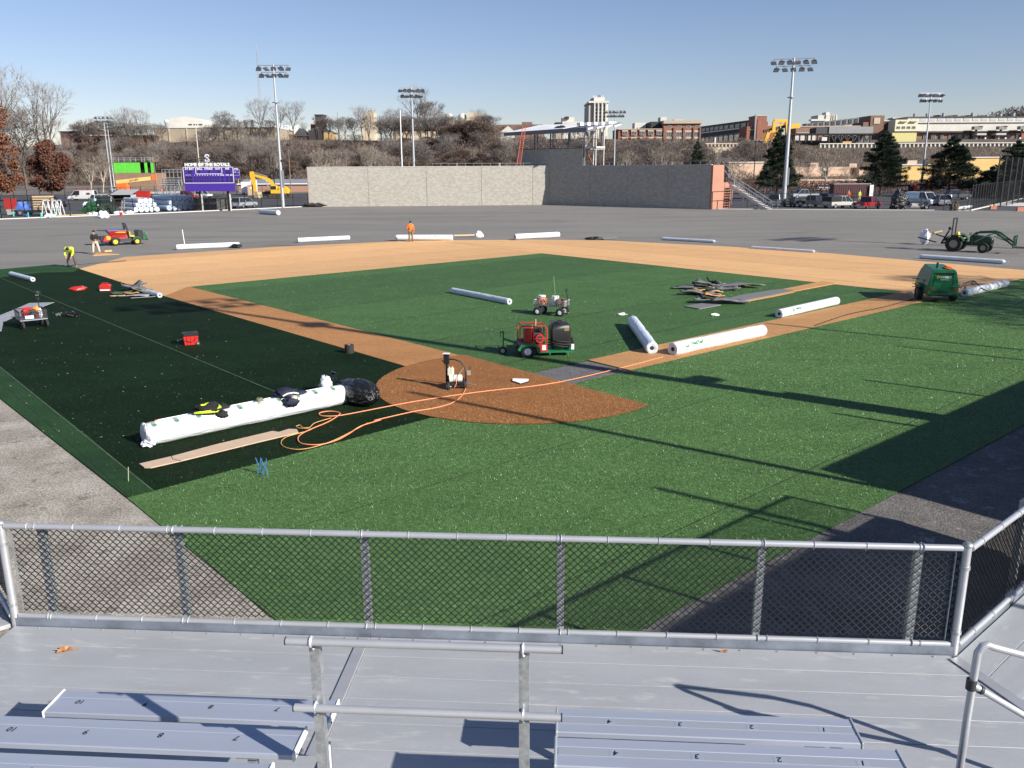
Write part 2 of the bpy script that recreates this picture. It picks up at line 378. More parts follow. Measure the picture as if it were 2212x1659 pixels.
turf('home_circle', cc, clay_d, .046, dirB, 40, 0)
struct(MB().plate(P2((1145,807),(1270,781),(1358,801.5),(1228,832)), -.02, .012).o('gravel_patch', M_ground('gravel_grey', (.12,.118,.12), (.15,.148,.15), (.09,.09,.09), 2, 24, .5)))
# paler raised seam strips in the left panel
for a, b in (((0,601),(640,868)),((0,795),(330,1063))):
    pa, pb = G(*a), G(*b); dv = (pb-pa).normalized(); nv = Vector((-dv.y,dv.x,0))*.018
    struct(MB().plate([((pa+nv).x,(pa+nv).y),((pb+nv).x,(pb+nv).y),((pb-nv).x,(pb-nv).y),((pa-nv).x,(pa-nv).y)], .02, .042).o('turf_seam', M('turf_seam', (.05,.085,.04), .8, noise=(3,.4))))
# frayed pile: real blades on the near turf
def blades(name, poly, n, z, cols, seed, h=(.022,.042), w=(.005,.010), ymax=46):
    rg = random.Random(seed); xs = [p[0] for p in poly]; ys = [p[1] for p in poly]; x0,x1,y0,y1 = min(xs),max(xs),min(ys),min(max(ys),ymax)
    k = len(poly); vs = []; fs = []; mi = []
    def inside(x, y):
        c = False; j = k-1
        for i in range(k):
            xi,yi = poly[i][0],poly[i][1]; xj,yj = poly[j][0],poly[j][1]
            if (yi > y) != (yj > y) and x < (xj-xi)*(y-yi)/(yj-yi)+xi: c = not c
            j = i
        return c
    cnt = 0
    while cnt < n:
        y = y0+(y1-y0)*rg.random()**1.8; x = rg.uniform(x0,x1)
        if rg.random() < ((y-y0)/(y1-y0))**2: continue
        if abs(x) > .64*(y*.97+1.6)+.3 or not inside(x,y): 
            cnt += .2; continue
        cnt += 1; a = rg.uniform(0,6.283); hh = rg.uniform(*h); ww = rg.uniform(*w)*(.6+y/26); l = rg.uniform(.01,.05); b = rg.uniform(0,6.283)
        dx,dy = math.cos(a)*ww/2, math.sin(a)*ww/2; tx,ty = math.cos(b)*l, math.sin(b)*l; i = len(vs)
        vs += [(x-dx,y-dy,z-.004),(x+dx,y+dy,z-.004),(x+tx,y+ty,z+hh)]; fs.append((i,i+1,i+2)); mi.append(0 if rg.random() < .8 else 1)
    me = bpy.data.meshes.new(name); me.from_pydata(vs, [], fs)
    for c in cols: me.materials.append(c)
    me.polygons.foreach_set('material_index', mi); me.update()
    ob = bpy.data.objects.new(name, me); COL.objects.link(ob); ob['kind'] = 'stuff'; return ob
bl_a = M('blade_green', (.08,.175,.045), .42, spec=.5); bl_b = M('blade_pale', (.19,.29,.13), .4, spec=.6)
blades('turf_blades', FR, 260000, .026, (bl_a, bl_b), 3)
blades('turf_blades', IN, 36000, .032, (M('blade_mid', (.06,.13,.038), .5), bl_b), 4, ymax=62)
blades('turf_blades', BL, 60000, .030, (M('blade_nap_shade', (.006,.018,.005), .7, spec=.1), M('blade_nap_shade_pale', (.03,.06,.025), .5)), 5, h=(.015,.03), ymax=34)  # left blades carry the same nap shade in their colour
blades('clay_fibres', cc, 30000, .046, (M('fibre_clay', (.34,.155,.058), .7), M('fibre_clay_pale', (.46,.25,.11), .7)), 6, h=(.012,.03))
# bits of cut fibre and litter lying about
kerb_m = M('kerb_concrete', (.55,.54,.52), .85, noise=(2,.12))
kb = MB()
for a, b in zip(fence_left[:-1], fence_left[1:]): kb.bar(a+Vector((0,.1,.03)), b+Vector((0,.1,.03)), .3, .16)
struct(kb.o('kerb', kerb_m))
kb2 = MB(); a, b = Vector((30.2,130.3,0)), G(2100,455); kb2.bar(a+Vector((1.3,.5,.02)), b+Vector((0,.5,.02)), .3, .12); c = G(2225,425); kb2.bar(b+Vector((0,.5,.03)), c, .3, .16)
struct(kb2.o('kerb', kerb_m))

# terrain behind the lot: gentle apron, wooded bank, plateau, far ridge
def hz(X, Y):
    t = max(0,min(1,(Y-372)/78)); a = 20*(t*t*(3-2*t)*.55+t*.45)
    if Y > 450: a += (Y-450)*.012
    s = math.sin(X*.031)*.8+math.sin(X*.013+2)*1.2+math.sin(Y*.05+X*.02)*.5
    if X > 110: s *= .2
    return a+s*min(1,max(0,(Y-380)/50))-.04
xs = [-520+i*14 for i in range(84)]; ys = [330,360,372]+[378+i*6 for i in range(14)]+[470+i*40 for i in range(12)]
me = MB(); me.add([(x,y,hz(x,y)) for y in ys for x in xs], [(j*84+i, j*84+i+1, (j+1)*84+i+1, (j+1)*84+i) for j in range(len(ys)-1) for i in range(83)])
struct(me.o('hill', M('leaf_litter', (.10,.078,.062), .95, noise=(.12,.35), bump=(1.2,.8,.4)), smooth=True))
far = MB(); fx = [i*60-300 for i in range(26)]
def ridge(x): return 16+58*max(0,min(1,(x-330)/330))*(.93+.07*math.sin(x*.02))
far.add([(x,850,14) for x in fx]+[(x,1150,ridge(x)) for x in fx]+[(x,1600,ridge(x)*.9) for x in fx], [(j*26+i,j*26+i+1,(j+1)*26+i+1,(j+1)*26+i) for j in range(2) for i in range(25)])
struct(far.o('hill', M('far_hill', (.13,.11,.10), .95, noise=(.03,.3)), smooth=True))

# ------------------------------------------------------------------ the grandstand we stand on
BA = math.radians(-3.9)
def B(p, q, z=0): return Vector((p*math.cos(BA)-q*math.sin(BA), p*math.sin(BA)+q*math.cos(BA), z))
ZD = 2.05
gs = thing('grandstand', 'aluminium plank walkway of the grandstand in the foreground, behind the chain link fence', 'grandstand', (0,0,0), BA)
PW = .292
for k in range(8):
    q1 = 6.49-k*PW; q0 = q1-PW+.006
    MB().box(-4.93, -1.795, q0, q1, ZD-.045, ZD).o('plank', alu_deck, gs, bev=.002)
    e0, e1 = 3.22+(6.44-q1)*.378, 3.22+(6.44-q0)*.378
    MB().plate([(-1.69,q0),(e1,q0),(e0,q1),(-1.69,q1)], ZD-.045, ZD).o('plank', alu_deck, gs, bev=.002)
MB().box(-1.792, -1.693, 4.3, 6.47, ZD-.04, ZD+.012).o('joint_cover', alu_pipe, gs, bev=.003)
MB().box(-4.93, 3.24, 6.50, 6.515, ZD-.14, ZD+.075).o('kick_plate', kick, gs)
bolt = MB().ball((0,0,0), (.008,.008,.005), 6, 4).mesh('bolt')
rb = random.Random(2)
for i in range(26):
    link('bolt', bolt, galv, gs, (-4.7+i*.31+rb.uniform(-.02,.02), 6.46, ZD+.007))
for p0, p1 in ((-4.9,-1.55),(-.05,3.6)):          # foot boards and risers of rows two and three
    for j,(qa,qb,z) in enumerate(((4.15,4.60,ZD+.28),(3.4,3.93,ZD+.56))):
        m = (qa+qb)/2
        MB().box(p0, p1, qa, m-.004, z-.04, z).o('foot_board', alu_deck, gs, bev=.006)
        MB().box(p0, p1, m+.004, qb, z-.04, z).o('foot_board', alu_deck, gs, bev=.006)
        MB().box(p0, p1, qb-.03, qb-.02, z-.28, z-.05).o('riser', alu, gs)
MB().box(-1.545, -1.53, 3.9, 4.72, ZD+.01, ZD+.30).o('side_plate', cap_white, gs)
MB().box(-.075, -.06, 3.6, 4.5, ZD+.01, ZD+.30).o('side_plate', alu, gs)
for p in (-4.6,-2.3,0,2.3):
    MB().bar((p,6.3,-.02),(p,6.3,ZD-.05),.12,.12).o('column', galv_post, gs); MB().bar((p,3.2,-.02),(p,3.2,ZD-.05),.12,.12).o('column', galv_post, gs)
    MB().bar((p,3.0,ZD-.12),(p,6.45,ZD-.12),.1,.14).o('beam', galv_post, gs)
# side wings of the walkway
wa = math.radians(41.5); wdir = Vector((math.cos(wa), math.sin(wa), 0)); wn = Vector((math.sin(wa), -math.cos(wa), 0))
WC = B(3.25, 6.5)
gw = thing('grandstand', 'aluminium walkway wing turning away beyond the right corner post of the fence', 'grandstand', (WC.x,WC.y,0), wa)
for k in range(6):
    y1 = -.02-k*PW
    q = [(.0,y1-PW+.006),(8,y1-PW+.006),(8,y1),(.0,y1)]; q[0] = (-1.2,q[0][1]); q[3] = (-1.2,q[3][1])
    w0 = [(WC.x+x*math.cos(wa)-y*math.sin(wa), WC.y+x*math.sin(wa)+y*math.cos(wa)) for x,y in q]; ca, cb = B(3.22,6.44), B(3.22+3*.378,3.44); sd = cb-ca; nx, ny = sd.y, -sd.x
    if nx*ca.x+ny*ca.y < nx*8+ny*8: nx, ny = -nx, -ny
    w1 = clip(w0, (nx,ny), nx*ca.x+ny*ca.y-.03*math.hypot(nx,ny))
    l1 = [((x-WC.x)*math.cos(wa)+(y-WC.y)*math.sin(wa), -(x-WC.x)*math.sin(wa)+(y-WC.y)*math.cos(wa)) for x,y in w1]
    if len(l1) > 2: MB().plate(l1, ZD-.045, ZD).o('plank', alu_deck, gw, bev=.002)
MB().box(.02, 8, -.006, .01, ZD-.14, ZD+.075).o('kick_plate', kick, gw)
for k,(ya,z) in enumerate(((-1.9,.28),(-2.6,.56),(-3.3,.84),(-4.0,1.12),(-4.7,1.4))):
    MB().box(.9, 8, ya-.55, ya, ZD+z-.04, ZD+z).o('foot_board', alu_deck, gw); MB().box(.9, 8, ya-.02, ya-.01, ZD+z-.28, ZD+z-.045).o('riser', alu, gw)
    MB().box(2.3, 8, ya-.72, ya-.48, ZD+z+.38, ZD+z+.43).o('seat_board', alu_seat, gw)
for x in (.6,3.2,5.8): MB().bar((x,-.3,-.02),(x,-.3,ZD-.05),.12,.12).o('column', galv_post, gw)
for x in (2.4,5.2,7.9): MB().bar((x,-5.3,-.02),(x,-5.2,ZD+3.1),.08,.08).o('column', galv_post, gw)
for z in (ZD+2.0,ZD+2.5,ZD+3.0): MB().bar((2.3,-5.2,z),(8,-5.2,z),.06,.06).o('guard_bar', galv_post, gw)
a = B(3.22,6.44,ZD+.006); b = B(3.53,5.62,ZD+.006)
dv = (b-a).normalized(); nv = Vector((-dv.y,dv.x,0))*.05
tag(MB().plate([((a+nv).x,(a+nv).y),((b*1+dv*1.6+nv).x,(b+dv*1.6+nv).y),((b+dv*1.6-nv).x,(b+dv*1.6-nv).y),((a-nv).x,(a-nv).y)], ZD-.05, ZD+.013).o('joint_cover', alu_pipe), 'aluminium cover strip over the joint running back from the right fence corner', 'cover strip')
LC = B(-4.94, 6.5); la = math.radians(180-49); 
gl_ = thing('grandstand', 'aluminium walkway wing at the far left edge of the frame beyond the left corner post', 'grandstand', (LC.x,LC.y,0), math.radians(131))
for k in range(5):
    y1 = .02+k*PW
    MB().box(.05-.0*y1, 6, y1, y1+PW-.006, ZD-.04, ZD).o('plank', alu_deck, gl_, bev=.005)
MB().box(.02, 6, -.006, .01, ZD-.14, ZD+.075).o('kick_plate', kick, gl_)
for x in (.6,3.2): MB().bar((x,.3,-.02),(x,.3,ZD-.05),.12,.12).o('column', galv_post, gl_)

def chain_fence(label, P0, P1, z0, hgt, posts, ends, cell=.066, flip=1, ring=.42):
    d = P1-P0; Ln = math.hypot(d.x,d.y); root = thing('chain_link_fence', label, 'fence', (P0.x,P0.y,0), math.atan2(d.y,d.x))
    zt = z0+hgt; zb = z0+.085
    MB().cyl((.04,0,zt),(Ln-.04,0,zt),.027,n=12).o('top_rail', alu_pipe, root, smooth='auto'); MB().cyl((.04,0,zb),(Ln-.04,0,zb),.024,n=12).o('bottom_rail', alu_pipe, root, smooth='auto')
    for x in posts:
        y = .062*flip; m = MB().box(x-.03,x+.03,y-.012,y,z0-.3,zt-.005)
        m.box(x-.03,x-.024,y,y+.05,z0-.3,zt-.005); m.box(x+.024,x+.03,y,y+.05,z0-.3,zt-.005); po = m.o('post', galv_post, root)
        MB().tube([(x-.0,.032*math.cos(t),zt+.032*math.sin(t)) for t in [i*PI/5 for i in range(11)]], .006, 5).o('clamp', galv, po)
        MB().tube([(x-.0,.03*math.cos(t),zb+.03*math.sin(t)) for t in [i*PI/5 for i in range(11)]], .006, 5).o('clamp', galv, po)
    for x in ends:
        po = MB().cyl((x,0,z0-.05),(x,0,zt+.02),.034,n=14).o('corner_post', alu_pipe, root, smooth='auto')
        MB().ball((x,0,zt+.025),(.042,.042,.03),12,6).o('post_cap', galv, po, smooth=True)
        for z in (z0+.2, zt-.17): MB().cyl((x,0,z-.015),(x,0,z+.015),.041,n=12).o('collar', galv, po, smooth='auto')
        s = 1 if x < Ln/2 else -1
        MB().bar((x+.075*s,.02*flip,zb+.03),(x+.075*s,.02*flip,zt-.04),.018,.005).o('tension_bar', galv, root)
    tie = MB().tube([(0,.031*math.cos(t),.031*math.sin(t)) for t in [i*PI/5 for i in range(10)]]+[(.012,.03,-.06)], .0035, 4).mesh('tie')
    x = .25; k = 0
    while x < Ln-.1 and k < 60:
        link('tie', tie, alu_pipe, root, (x,0,zt)); link('tie', tie, alu_pipe, root, (x+.1,0,zb)); x += ring; k += 1
    mb = MB(); r = .0031; h = cell/2; n = int((zt-zb-.02)/h); y0 = .034*flip
    for i in range(int(Ln/cell)-1):
        for ph in (0,1):
            pts = []
            for j in range(n+1):
                sgn = 1 if (j+ph)%2 else -1
                pts.append((.06+i*cell+ph*h+sgn*(h/2+.0012)+h/2, y0+(.0035 if sgn > 0 else -.0035), zt-.012-j*h))
            for a,b in zip(pts[:-1],pts[1:]): mb.bar(a,b,r*2,r*2)
    tag(mb.o('chain_mesh', black_wire, root), kind='stuff')
    return root
F0, F1 = B(-4.94,6.53), B(3.25,6.53)
chain_fence('black chain link fence with pale rails running across the front of the walkway', F0, F1, ZD, .955, [.32,1.56,3.21,4.90,6.57,7.84], [0,F1.x and (F1-F0).length])
chain_fence('chain link fence section going away to the right of the corner post', WC, WC+wdir*8, ZD, .955, [1.5,3.2,4.9,6.6], [7.95])
chain_fence('chain link fence section at the left edge of the frame beyond the corner post', LC, LC+Vector((math.cos(math.radians(131)),math.sin(math.radians(131)),0))*6, ZD, .955, [1.5,3.2,4.9], [5.95], flip=-1)

def bench(label, p0, p1, q, z, nums, band, n0, dn=-.46):
    c = B((p0+p1)/2, q, 0); L = (p1-p0)/2; root = thing('bench', label, 'bench', (c.x,c.y,z-.43), BA, 'bleacher benches in the foreground')
    m = MB(); prof = [(-.125,.395),(-.125,.425),(-.118,.43),(-.044,.43),(-.042,.428),(.042,.428),(.044,.43),(.118,.43),(.125,.425),(.125,.395)]
    m.add([(x,a,b) for x in (-L,L) for a,b in prof], [tuple(range(9,-1,-1)), tuple(range(10,20))]+[(i,(i+1)%10,(i+1)%10+10,i+10) for i in range(10)])
    m.o('seat_plank', alu_seat, root)
    if band: MB().box(-L+.01, L-.01, -.03, .03, .42, .4305).o('band', alu_band, root)
    for s in (-1,1): 
        e = MB().box(s*L-(.0 if s > 0 else .014), s*L+(.014 if s > 0 else 0), -.13, .13, .385, .437).o('end_cap', cap_white if not band else alu_pipe, root, bev=.004)
        MB().ball((s*(L+.015),-.09,.41),.007,6,4).o('screw', dark_metal, e)
    k = max(2,int(2*L/1.1))
    for i in range(k):
        x = -L+.28+(2*L-.56)*i/(k-1); b = MB().bar((x,-.04,-.02),(x,.0,.38),.05,.05); b.box(x-.06,x+.06,-.11,.11,.375,.396); b.o('support', galv, root)
    for i,sx in enumerate(nums):
        x = n0+dn*-i-(p0+p1)/2
        if abs(x) > L-.03: continue
        if band: MB().box(x-.035,x+.035,-.028,.028,.43,.4313).o('sticker', alu_seat, root)
        t = MB(); text_on(t, sx, .058, (x,-.0,.4325 if band else .4308), (-1,0,0), (0,-1,0), shear=.18, bold=.001); t.o('seat_number', black_print, root)
    return root
bench('left front bench with 10 9 8 7, casting guard rail shadow on it', -3.49, -1.55, 4.855, 2.48, ['10','9','8','7'], 0, -3.305)
bench('left second row bench with numbers, running out of the left edge of the frame', -4.6, -1.55, 4.185, 2.76, ['11','10','9','8','7'], 0, -3.76)
bench('left third row bench at the bottom edge of the frame', -4.6, -1.50, 3.515, 3.04, ['12','11','10','9','8'], 0, -4.1, -.46)
bench('right front bench with a grey centre band and 4 3 2 1', -.04, 1.875, 4.855, 2.48, ['4','3','2','1'], 1, .30)
bench('right second row bench with a grey centre band and 4 3 2 1', -.04, 1.90, 4.185, 2.76, ['4','3','2','1'], 1, .30)

# guard rail in front of the aisle
c = B(-.6,3.85,0); gr_ = thing('guard_rail', 'two bar aluminium guard rail standing over the aisle between the benches', 'guard rail', (c.x,c.y,2.55), BA)
gl0, gl1 = -.85, .585
for z, o in ((1.07,.0),(.68,-.01)):
    r = MB().cyl((gl0+(.02 if z < 1 else 0),o,z),(gl1,o,z),.0215,n=16).o('rail', alu_pipe, gr_, smooth='auto')
    for x,s in ((gl0+(.02 if z < 1 else 0),-1),(gl1,1)): MB().cyl((x,o,z),(x+.007*s,o,z),.0225,n=16).o('rail_cap', dark_metal, r)
for x in (-.715,.39):
    m = MB().box(x-.027,x+.027,.026,.034,-.5,1.045); m.box(x+.019,x+.027,.034,.075,-.5,1.045); p = m.o('post', galv, gr_)
    for z in (1.07,.68):
        MB().tube([(x-.005,.025*math.cos(t),z+.025*math.sin(t)) for t in [i*PI/6 for i in range(12)]], .008, 5).o('clamp', alu, p); MB().ball((x-.003,.02,z-.055),.011,8,5).o('bolt', galv, p)
# bent pipe hand rail on the right
h0 = G(2077,1634,2.33); hl = thing('hand_rail', 'bent grey pipe hand rail at the right edge above the deck', 'hand rail', h0)
t1 = D(2112,1410,h0.y)-h0; tp = D(2128,1393,h0.y)-h0; e1_ = D(2212,1415,h0.y)-h0; e2_ = e1_+(e1_-tp)*.9
pts = [Vector((0,0,-.25)), Vector((0,0,.3)), t1*.93+Vector((0,0,0)), t1, (t1*.35+tp*.65)+Vector((0,0,.012)), tp+Vector((.02,0,.0)), tp*.8+e1_*.2, e1_, e2_, e2_+Vector((.12,0,-.1)), e2_+Vector((.14,0,-.3)), e2_+Vector((.14,0,-1.3))]
MB().tube(pts, .0235, 12).o('bent_pipe', alu_pipe, hl, smooth='auto')
cz = D(2098,1478,h0.y)-h0; lz = D(2212,1545,h0.y)-h0
MB().cyl(cz-Vector((0,0,.035)), cz+Vector((0,0,.035)), .031, n=12).o('collar', dark_metal, hl, smooth='auto')
MB().tube([cz, lz, lz+(lz-cz)*.95], .022, 12).o('lower_pipe', alu_pipe, hl, smooth='auto')
MB().cyl((cz*.85+lz*.15), (cz*.8+lz*.2), .029, n=12).o('collar', dark_metal, hl, smooth='auto')
# dry leaves on the deck
def leaf(label, pos, s, rz):
    rg = random.Random(int(s*1000)); m = MB(); k = 14; ring = []
    for i in range(k):
        a = 2*PI*i/k; r = s*(.7+.45*(i%2)+rg.uniform(-.15,.15)); ring.append((math.cos(a)*r*1.4, math.sin(a)*r*.7, .012+rg.uniform(0,.02)))
    m.add([(0,0,.004)]+ring, [(0,i+1,(i+1)%k+1) for i in range(k)]); m.bar((s*1.2,0,.012),(s*2.3,.3*s,.006),.004,.004)
    tag(m.o('dry_leaf', leaf_dry, None, pos, rz), label, 'leaf')
leaf('large curled brown leaf lying on the left part of the deck', G(141,1407,ZD+.004), .055, .1)
leaf('small red brown leaf beside the fence on the right part of the deck', G(1563,1409,ZD+.008), .022, -.3)

# ------------------------------------------------------------------ turf rolls
def turf_roll(label, a, b, r, mat=None, group='wrapped turf rolls lying round the field', pinch=(0,0), seed=1, prints=(), za=0, name='turf_roll', sag=.01, core=.32, rings=14, ink=None):
    """a and b: contact points on the ground, a -> b; pinch closes an end like a tied sack"""
    a, b = Vector((a[0],a[1],za)), Vector((b[0],b[1],za)); L = (b-a).length; rg = random.Random(seed)
    root = thing(name, label, 'turf roll', a, math.atan2((b-a).y,(b-a).x), group)
    n = 20; m = MB(); R = []; up = r*1.02
    prof = [(.02,core*r+.004,1),(-.012,r*.62,0),(.0,r*.9,0),(.03,r*.985,0)]
    tied = lambda: [(-.16,r*.08,0),(-.12,r*.16,0),(-.05,r*.5,0),(.0,r*.86,0),(.06,r*.985,0)]
    st = tied() if pinch[0] else prof; en = tied() if pinch[1] else prof
    seq = [(x,rr) for x,rr,_ in st]+[(L*(i+.5)/rings,r*(1+rg.uniform(-sag,sag)*1.6)) for i in range(rings)]+[(L-x,rr) for x,rr,_ in en[::-1]]
    for x,rr in seq:
        ring = []
        ph = rg.uniform(0,6)
        for j in range(n):
            t = 2*PI*j/n; k = 1+sag*math.sin(3*t+ph)+rg.uniform(-sag,sag)*.5
            z = up+rr*k*math.sin(t); z = max(z, .004); ring.append((x, rr*k*math.cos(t)*(1.02 if z < up*.5 else 1), z))
        R.append(ring)
    m.loft(R, cap=True); m.o('wrapper', mat or wrap, root, smooth='auto')
    for e,p in ((0,pinch[0]),(1,pinch[1])):
        x = 0 if e == 0 else L; s = -1 if e == 0 else 1
        if p: MB().ball((x+.2*s,0,up),(.07,r*.22,r*.22),7,5).o('knot', mat or wrap, root)
        else: MB().cyl((x-.3*s,0,up),(x-.012*s,0,up),r*core,n=12).o('core', core_m, root)
    for s, xx, ang, size in prints:          # print wrapped onto the cylinder
        vs, fs = text_mesh(s, size, bold=.004*size/.1); out = []
        for v in vs:
            t = ang+v.y/r; out.append((xx+v.x, -(r+.006)*math.cos(t), up+(r+.006)*math.sin(t)))
        MB().add(out, fs).o('printed_name', ink or green_print, root)
        em = MB(); rr = size*.55; k = 14; x0 = xx-len(s)*size*.30-size*.5
        def P(dx, dy): t = ang+dy/r; return (x0+dx, -(r+.006)*math.cos(t), up+(r+.006)*math.sin(t))
        for i in range(7):            # a disc of radiating blades
            a0 = PI*(i+.12)/7; a1 = PI*(i+.85)/7
            em.add([P(0,-rr*.7),P(rr*math.cos(a0)*1.05,-rr*.7+rr*1.6*math.sin(a0)),P(rr*math.cos(a1)*1.05,-rr*.7+rr*1.6*math.sin(a1))],[(0,1,2)])
        em.add([P(rr*.95*math.cos(PI+PI*i/6),-rr*.7+rr*.35*math.sin(PI+PI*i/6)) for i in range(7)],[tuple(range(7))])
        em.o('emblem', ink or green_print, root)
    return root
g2 = lambda x, y: G(x, y)
big = turf_roll('big white wrapped roll in the left foreground with clothes laid on it', g2(318,964), g2(741,873), .265, seed=3, sag=.022, core=.2, pinch=(0,0))
MB().lump((-.0,.0,.26),(.07,.27,.27),23,rough=.18,n=16,m=10).o('crumpled_end', wrap, big)
MB().lump((.02,-.1,.1),(.16,.14,.09),24,rough=.4).o('torn_wrap', bag_white, big)
# row of printed marks along the top of the big roll
L_ = (g2(741,873)-g2(318,964)).length
for i in range(10):
    xx = .16+i*(L_-.4)/9.2
    vs, fs = text_mesh('Field', .11, bold=.004); out = []; r = .265; ang = 1.15
    for v in vs:
        t = ang+v.x/r+.35; out.append((xx-v.y, -(r+.008)*math.cos(t), r*1.02+(r+.008)*math.sin(t)))
    MB().add(out, fs).o('printed_name', grey_print, big)
    em = MB(); rr = .055
    P = lambda dx, dy: (xx+dx, -(r+.008)*math.cos(ang+dy/r), r*1.02+(r+.008)*math.sin(ang+dy/r))
    for k in range(6):
        a0 = PI*(k+.1)/6; a1 = PI*(k+.85)/6
        em.add([P(0,-.05),P(rr*math.cos(a0),-.05+.1*math.sin(a0)),P(rr*math.cos(a1),-.05+.1*math.sin(a1))],[(0,1,2)])
    em.add([P(rr*math.cos(PI+PI*k/6),-.055+.03*math.sin(PI+PI*k/6)) for k in range(7)],[tuple(range(7))])
    em.o('emblem', green_print, big)
a_, b_ = g2(318,964), g2(741,873); dv = (b_-a_).normalized(); nv = Vector((-dv.y,dv.x,0))
MB().cyl((.35,.16,.50),(L_-.3,.16,.50),.022,n=8).o('tape_bar', white_p, big); MB().cyl((.28,.16,.50),(.35,.16,.50),.023,n=8).o('tape_end', orange_p, big)
turf_roll('white wrapped roll on the grass with its open end touching the base path', g2(1366,705), g2(1408,766), .215, wrap_blue, seed=5, sag=.02)
turf_roll('long white roll with green name print lying on the right base path', g2(1452,769), g2(1646,727), .225, seed=6, prints=[('FieldTurf',1.05,.55,.17)], sag=.018)
turf_roll('white roll with faint green print lying between grass and path beside dark scraps', g2(1682,688), g2(1806,659), .19, seed=7, prints=[('FieldTurf',1.3,.55,.13)])
turf_roll('grey white roll lying alone in the middle of the infield grass', g2(977,634), g2(1101,659), .15, wrap_blue, seed=8)
turf_roll('short roll lying alone on the gravel between scoreboard and block wall', g2(563,462), g2(602,465), .33, wrap_blue, seed=9, core=.12)
turf_roll('white roll on the gravel edge with a white stick standing behind it', g2(381,540), g2(517,534), .21, seed=10)
turf_roll('white roll on the gravel between the stick and the worker in orange', g2(643,524), g2(755,518.5), .20, seed=11)
turf_roll('white roll directly behind the worker in the orange hoodie', g2(856,520), g2(978,520), .26, seed=12, prints=[('FieldTurf',3.6,.5,.16)], ink=grey_print)
turf_roll('white roll on the gravel edge right of the wooden core pole', g2(1112,518), g2(1207,513), .255, seed=13)
turf_roll('thin white roll on the gravel edge behind second base, with printed bands', g2(1430,518.5), g2(1543,525), .13, wrap_blue, seed=14, pinch=(0,1))
turf_roll('thin white roll on the gravel edge right of centre with an orange mark', g2(1622,538), g2(1758,547), .12, wrap_blue, seed=15, pinch=(0,1))
turf_roll('long white roll lying on the gravel in front of the green tractor', g2(1987,558.5), g2(2168,570.5), .145, wrap_blue, seed=16, pinch=(0,1))
turf_roll('thick white roll lying behind the green compressor at the right edge', g2(2082,642), g2(2172,620), .19, seed=17, sag=.04)
turf_roll('short roll on the dark turf at the far left edge', g2(24,596), g2(72,609), .135, wrap_blue, seed=18)
turf_roll('short roll on the dark turf sticking out of the crumpled grey scraps', g2(301,630), g2(346,644), .13, wrap_blue, seed=19)
# white stick, wooden core pole, dark bag with tube
p = g2(399,529); q = D(393.5,496,p.y)
tag(MB().cyl(p,q,.035,n=6).o('stick', white_p), 'thin white stick standing up behind the left roll on the gravel', 'stick')
p, q = g2(980,515), g2(1028,512.5); t = thing('core_pole', 'pale wooden core pole poking out of the roll behind the orange worker', 'pole', p)
MB().cyl((0,0,.26),(q-p)+Vector((0,0,.2)),.06,n=8).o('pole', wood, t); MB().lump((q-p)+Vector((.3,0,.18)),(.35,.2,.3),4,rough=.5).o('torn_wrap', bag_white, t)
p = g2(1284,519); t = thing('wrap_bundle', 'flat black bundle with a grey tube on the gravel behind second base', 'bundle', p)
MB().lump((0,0,.1),(.75,.35,.22),8,rough=.4).o('bag', bag_black, t); MB().tube([(.5,0,.12),(1.1,.1,.14),(2.0,.3,.16)],.07,8).o('tube', scrap_grey, t)
MB().lump((0,0,.1),(.45,.3,.2),18,rough=.4).o('black_bag', bag_black, None, g2(512,535.5)); tag(bpy.data.objects['black_bag'], 'small black bag lying at the right end of the left gravel roll', 'bag')

# ------------------------------------------------------------------ left foreground items
def cloth(label, name, cat, pos, rz, size, seed, mat, parts=(), rough=.35, z=0):
    root = thing(name, label, cat, (pos[0],pos[1],z), rz)
    MB().lump((0,0,size[2]*.5),size,seed,n=18,m=10,rough=rough).o('cloth', mat, root, smooth=True)
    for nm, c, s, sd, mt in parts: MB().lump(c,s,sd,rough=.35,n=12,m=7,floor=-1).o(nm, mt, root, smooth=True)
    return root
bx = lambda t, off=0: a_+dv*(L_*t)+nv*off
rzb = math.atan2(dv.y,dv.x); p = bx(.285)
v = thing('safety_vest', 'black and hi-vis yellow work jacket crumpled on the left part of the big roll', 'jacket', (p.x,p.y,.53), rzb); v.scale = (1.25,1.25,1.3)
MB().lump((0,0,.05),(.27,.2,.085),5,rough=.45,floor=-.06).o('cloth', black_cl, v, smooth=True)
MB().lump((.28,.03,.0),(.16,.09,.08),6,rough=.4,floor=-.2).o('sleeve', black_cl, v, smooth=True); MB().lump((.2,-.17,-.06),(.12,.1,.07),7,rough=.4,floor=-.3).o('sleeve', black_cl, v, smooth=True)
for pts in ([(-.3,-.1,.04),(-.1,-.17,.045),(.1,-.19,.03),(.2,-.1,.06),(.22,0,.08)],[(-.16,.1,.09),(-.1,.0,.12),(-.02,.02,.11)],[(-.05,.16,.09),(.1,.12,.10),(.22,.1,.09)]):
    m = MB(); m.tube([Vector(q) for q in pts], [.018,.034,.034,.03,.02][:len(pts)], 6); m.o('yellow_panel', hi_vis, v, smooth=True)
p = bx(.685); v = thing('jacket', 'dark blue jacket with a white stripe draped over the big roll', 'jacket', (p.x,p.y,.52), rzb); v.scale = (1.3,1.25,1.3)
MB().lump((0,.04,.05),(.26,.2,.10),11,rough=.35,floor=-.06).o('cloth', navy_cl, v, smooth=True)
MB().lump((-.02,-.22,-.06),(.16,.13,.09),12,rough=.35,floor=-.3).o('body_flap', navy_cl, v, smooth=True); MB().lump((.26,-.02,0),(.2,.07,.06),13,rough=.3,floor=-.2).o('sleeve', navy_cl, v, smooth=True)
